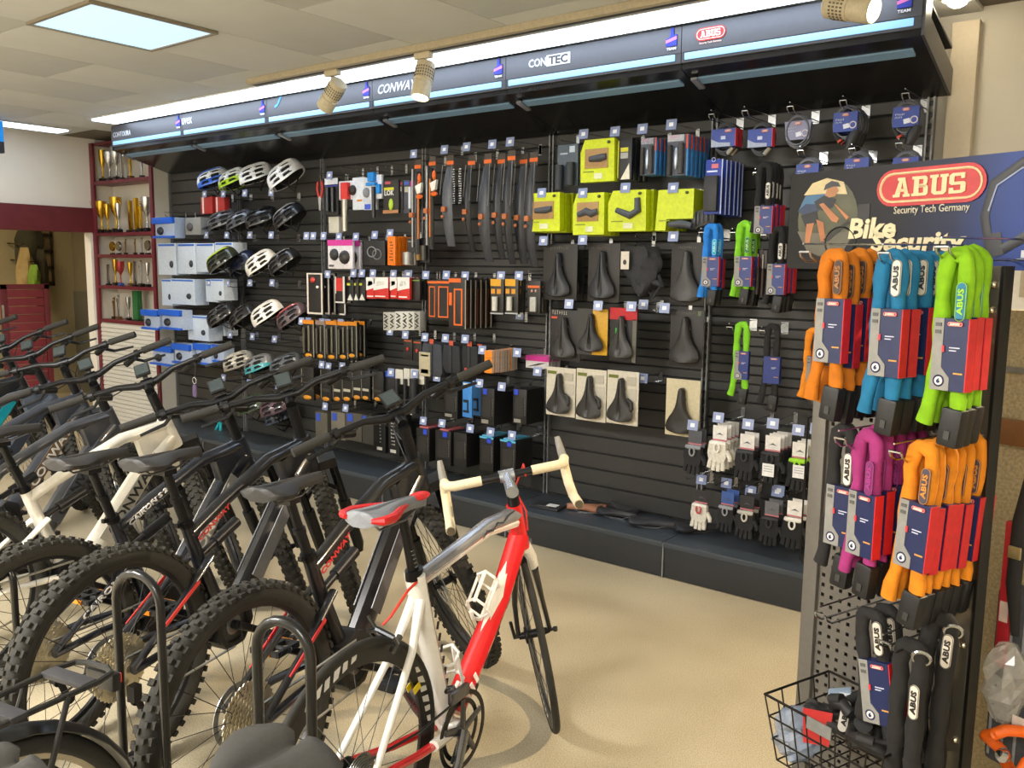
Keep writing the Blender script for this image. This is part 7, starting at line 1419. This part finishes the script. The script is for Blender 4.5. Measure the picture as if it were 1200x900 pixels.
def cup(lb, px, z, kind, h, m=None, base='#1f1c1b'):
    """a trophy standing on a cabinet shelf"""
    x = px; t = thing('trophy', lb, 'trophy', 'trophies in the cabinet', (x, CY + .055 + (.05 if kind == 'back' else 0) + rnd.uniform(0, .03), z))
    k = h
    m = m or GOLD(); bw = .2 * k
    def lb_(): return B().box((0, 0, .06 * k), (bw, bw * .9, .12 * k)).mesh('base', True, .003)
    if kind in ('cup', 'tall', 'back'):
        part(t, 'base', cached(('tb', round(k, 2)), lb_), M(base, .35))
        r = (.16 if kind != 'tall' else .1) * k
        part(t, 'cup_bowl', cached(('tc', kind, round(k, 2)), lambda: B().lathe([(0, .12 * k), (.06 * k, .12 * k), (.025 * k, .2 * k), (.03 * k, .3 * k), (.02 * k, .42 * k), (.05 * k, .5 * k), (r * .8, .62 * k), (r, .8 * k), (r * 1.05, 1. * k), (r * .95, 1. * k), (r * .7, .7 * k), (0, .6 * k)], 16).mesh('cup')), m)
        if kind == 'cup':
            for s_ in (-1, 1): part(t, 'handle', cached(('th', s_, round(k, 2)), lambda: B().tube([(s_ * r * 1.0, 0, .92 * k), (s_ * r * 1.55, 0, .85 * k), (s_ * r * 1.4, 0, .65 * k), (s_ * r * .7, 0, .6 * k)], .012 * k * 1.4, 6).mesh('th')), m)
    elif kind == 'fig':
        part(t, 'base', cached(('tb', round(k, 2)), lb_), M(base, .35))
        part(t, 'figure', cached(('tf', round(k, 2)), lambda: B().tube([(-.03 * k, 0, .12 * k), (-.02 * k, 0, .4 * k), (0, 0, .62 * k)], [.02 * k, .035 * k, .05 * k], 8).tube([(.04 * k, 0, .12 * k), (.03 * k, 0, .4 * k), (0, 0, .6 * k)], [.02 * k, .035 * k, .05 * k], 8).tube([(0, 0, .55 * k), (0, 0, .8 * k)], [.05 * k, .055 * k], 8).tube([(0, 0, .76 * k), (.1 * k, 0, .85 * k), (.14 * k, 0, 1. * k)], [.025 * k, .02 * k, .016 * k], 6).tube([(0, 0, .76 * k), (-.1 * k, 0, .8 * k), (-.12 * k, 0, .68 * k)], [.025 * k, .02 * k, .016 * k], 6).ell((0, 0, .9 * k), (.045 * k, .045 * k, .055 * k), 8, 6).mesh('fig')), m)
    elif kind == 'col':
        part(t, 'base', cached(('tb2', round(k, 2)), lambda: B().box((0, 0, .04 * k), (.26 * k, .2 * k, .08 * k)).mesh('b', True, .003)), M(base, .35))
        part(t, 'column', cached(('tcl', round(k, 2)), lambda: B().box((0, 0, .54 * k), (.13 * k, .1 * k, .92 * k)).mesh('c', True, .004)), m)
    elif kind == 'plate':
        part(t, 'base', cached(('tb3', round(k, 2)), lambda: B().box((0, 0, .05 * k), (.4 * k, .2 * k, .1 * k)).mesh('b', True, .003)), M(base, .35))
        part(t, 'shield', cached(('tsh', round(k, 2)), lambda: B().lathe([(0, -.01), (.3 * k, -.01), (.33 * k, 0), (.3 * k, .01), (0, .012)], 18, (0, 0, .55 * k), 'y').tube([(0, 0, .1 * k), (0, 0, .3 * k)], .03 * k, 6).mesh('sh')), m)
    return t
def xat(px, py): return 0
_tro = [ # x (m), shelf, kind, height, material, base, words
 ((-1.001,-0.120,2.428)[0], 0, 'tall', .30, 'g', 'slim gold cup on a thin stem'), ((-0.857,-0.120,2.420)[0], 0, 'cup', .27, 's', 'silver cup with handles'), ((-0.747,-0.120,2.414)[0], 0, 'cup', .31, 's', 'tall silver cup'), ((-0.638,-0.120,2.416)[0], 0, 'col', .26, 's', 'grey metal column trophy'), ((-0.487,-0.120,2.400)[0], 0, 'fig', .26, 'g', 'gold figure on a brown block'), ((-0.266,-0.120,2.388)[0], 0, 'fig', .2, 's', 'small silver figure'),
 ((-1.020,-0.120,1.908)[0], 1, 'cup', .30, 'g', 'gold ribbed cup on a black base'), ((-0.913,-0.100,1.907)[0], 1, 'tall', .27, 'g', 'small gold cup'), ((-0.763,-0.120,1.903)[0], 1, 'cup', .33, 'g', 'large gold cup with handles'), ((-0.707,-0.100,1.903)[0], 1, 'tall', .27, 's', 'slender silver vase cup'), ((-0.531,-0.120,1.900)[0], 1, 'col', .29, 'g', 'gold panel trophy with a red top'), ((-0.410,-0.120,1.898)[0], 1, 'col', .31, 'y', 'bright yellow-gold column'), ((-0.339,-0.110,1.897)[0], 1, 'fig', .29, 'g', 'gold trophy with a green panel'), ((-0.232,-0.120,1.910)[0], 1, 'cup', .31, 's', 'dark silver bowl trophy'),
 ((-0.878,-0.120,1.697)[0], 2, 'plate', .14, 'g', 'round gold medal stand'), ((-0.750,-0.120,1.696)[0], 2, 'plate', .14, 's', 'round silver medal stand'), ((-0.594,-0.120,1.696)[0], 2, 'fig', .15, 'b', 'small bronze rider figure'), ((-0.472,-0.120,1.696)[0], 2, 'fig', .15, 'b', 'second small bronze rider figure'), ((-0.352,-0.120,1.696)[0], 2, 'fig', .16, 's', 'small pewter rider figure'), ((-0.234,-0.120,1.696)[0], 2, 'plate', .15, 's', 'silver dish trophy'),
 ((-0.970,-0.120,1.412)[0], 3, 'col', .2, 's', 'pale stone trophy'), ((-0.841,-0.120,1.406)[0], 3, 'tall', .25, 'g', 'gold topped pillar trophy'), ((-0.714,-0.120,1.409)[0], 3, 'cup', .23, 'r', 'red cup on a blue base'), ((-0.573,-0.120,1.412)[0], 3, 'tall', .22, 'g', 'gold cup on a brown base'), ((-0.466,-0.120,1.414)[0], 3, 'col', .23, 's', 'silver and white column trophy'), ((-0.346,-0.120,1.409)[0], 3, 'fig', .25, 's', 'black and silver figure trophy'), ((-0.242,-0.120,1.411)[0], 3, 'tall', .22, 's', 'thin silver cup'),
 ((-0.904,-0.120,1.078)[0], 4, 'fig', .22, 'b', 'dark bronze statue'), ((-0.791,-0.120,1.074)[0], 4, 'fig', .25, 's', 'twisted silver statue on a wooden block'), ((-0.634,-0.120,1.073)[0], 4, 'tall', .22, 's', 'thin pewter candlestick cup'), ((-0.495,-0.120,1.072)[0], 4, 'box', .28, 'gr', 'dark green presentation case'), ((-0.359,-0.120,1.070)[0], 4, 'plate', .1, 's', 'small glass award')]
_mm = dict(g=GOLD, s=SILV, b=BRZ, y=lambda: M('#e0b020', .25, .8), r=lambda: M('#a83a3a', .3, .5), gr=lambda: M('#2c6a3a', .5))
for x, sh, k, h, m, lb in _tro:
    if k == 'box':
        t = thing('award_case', lb + ' on the cabinet shelf, %s from the top' % NTH[sh], 'case', None, (x, CY + .09, zs[sh])); part(t, 'lid', B().box((0, 0, h / 2), (.09, .05, h)).mesh('l', True, .004), _mm[m]()); part(t, 'plinth', B().box((0, 0, .008), (.1, .07, .016)).mesh('l', True, .002), M('#1d3a22', .5))
    else: cup('%s on the cabinet shelf, %s from the top' % (lb, NTH[sh]), x, zs[sh], k, h, _mm[m](), '#2c4f9a' if 'blue base' in lb else '#6a4a2c' if ('brown' in lb or 'wooden' in lb) else '#1f1c1b')
t = thing('medal_ribbon', 'thin pale cord hanging from the red edge of the trophy cabinet', 'cord', None, (-1.124,-0.172,2.294))
part(t, 'cord', B().tube([(0, -.004, 0), (-.02, -.006, -.06), (.03, -.006, -.12), (.04, -.006, -.16)], .005, 6).mesh('cord'), M('#cfc4b0', .7)); part(t, 'pin', B().ell((0, -.004, 0), (.008, .006, .008), 8, 6).mesh('pin'), CHROME())

# small things by the bicycles
_k = (3.414,-1.945,1.020)
t = thing('key_tag', 'small purple key tag on a steel ring at the white bike handlebar', 'key tag', None, _k)
part(t, 'ring', B().tube([(.016 * cos(a), 0, .016 * sin(a)) for a in [2 * pi * k / 14 for k in range(14)]], .0025, 6, True).mesh('ring'), CHROME())
part(t, 'cord', B().tube([(0, 0, .016), (-.005, .01, .05), (-.02, .02, .075)], .002, 5).mesh('cord'), M('#3a3a3c', .5))
part(t, 'tag', B().prism([(-.012, -.02), (.012, -.02), (.018, -.07), (.008, -.085), (-.014, -.08), (-.018, -.06)], -.003, .003).mesh('tag', False), M('#5a4a6a', .4, var=.25, scale=40))
t = thing('bottle_holder', 'turquoise plastic bottle holder hanging low on the slatwall', 'bottle holder', None, (0.836,-0.140,0.224))
part(t, 'holder', B().tube([(-.05, 0, -.06), (0, 0, 0), (.03, 0, .05), (.05, 0, .04), (.04, 0, -.03)], .012, 8).mesh('holder'), M('#2fb4c4', .4))
part(t, 'arm', B().tube([(.02, 0, .04), (.02, .13, .05)], .006, 6).mesh('arm'), M('#2b2b2d', .5))
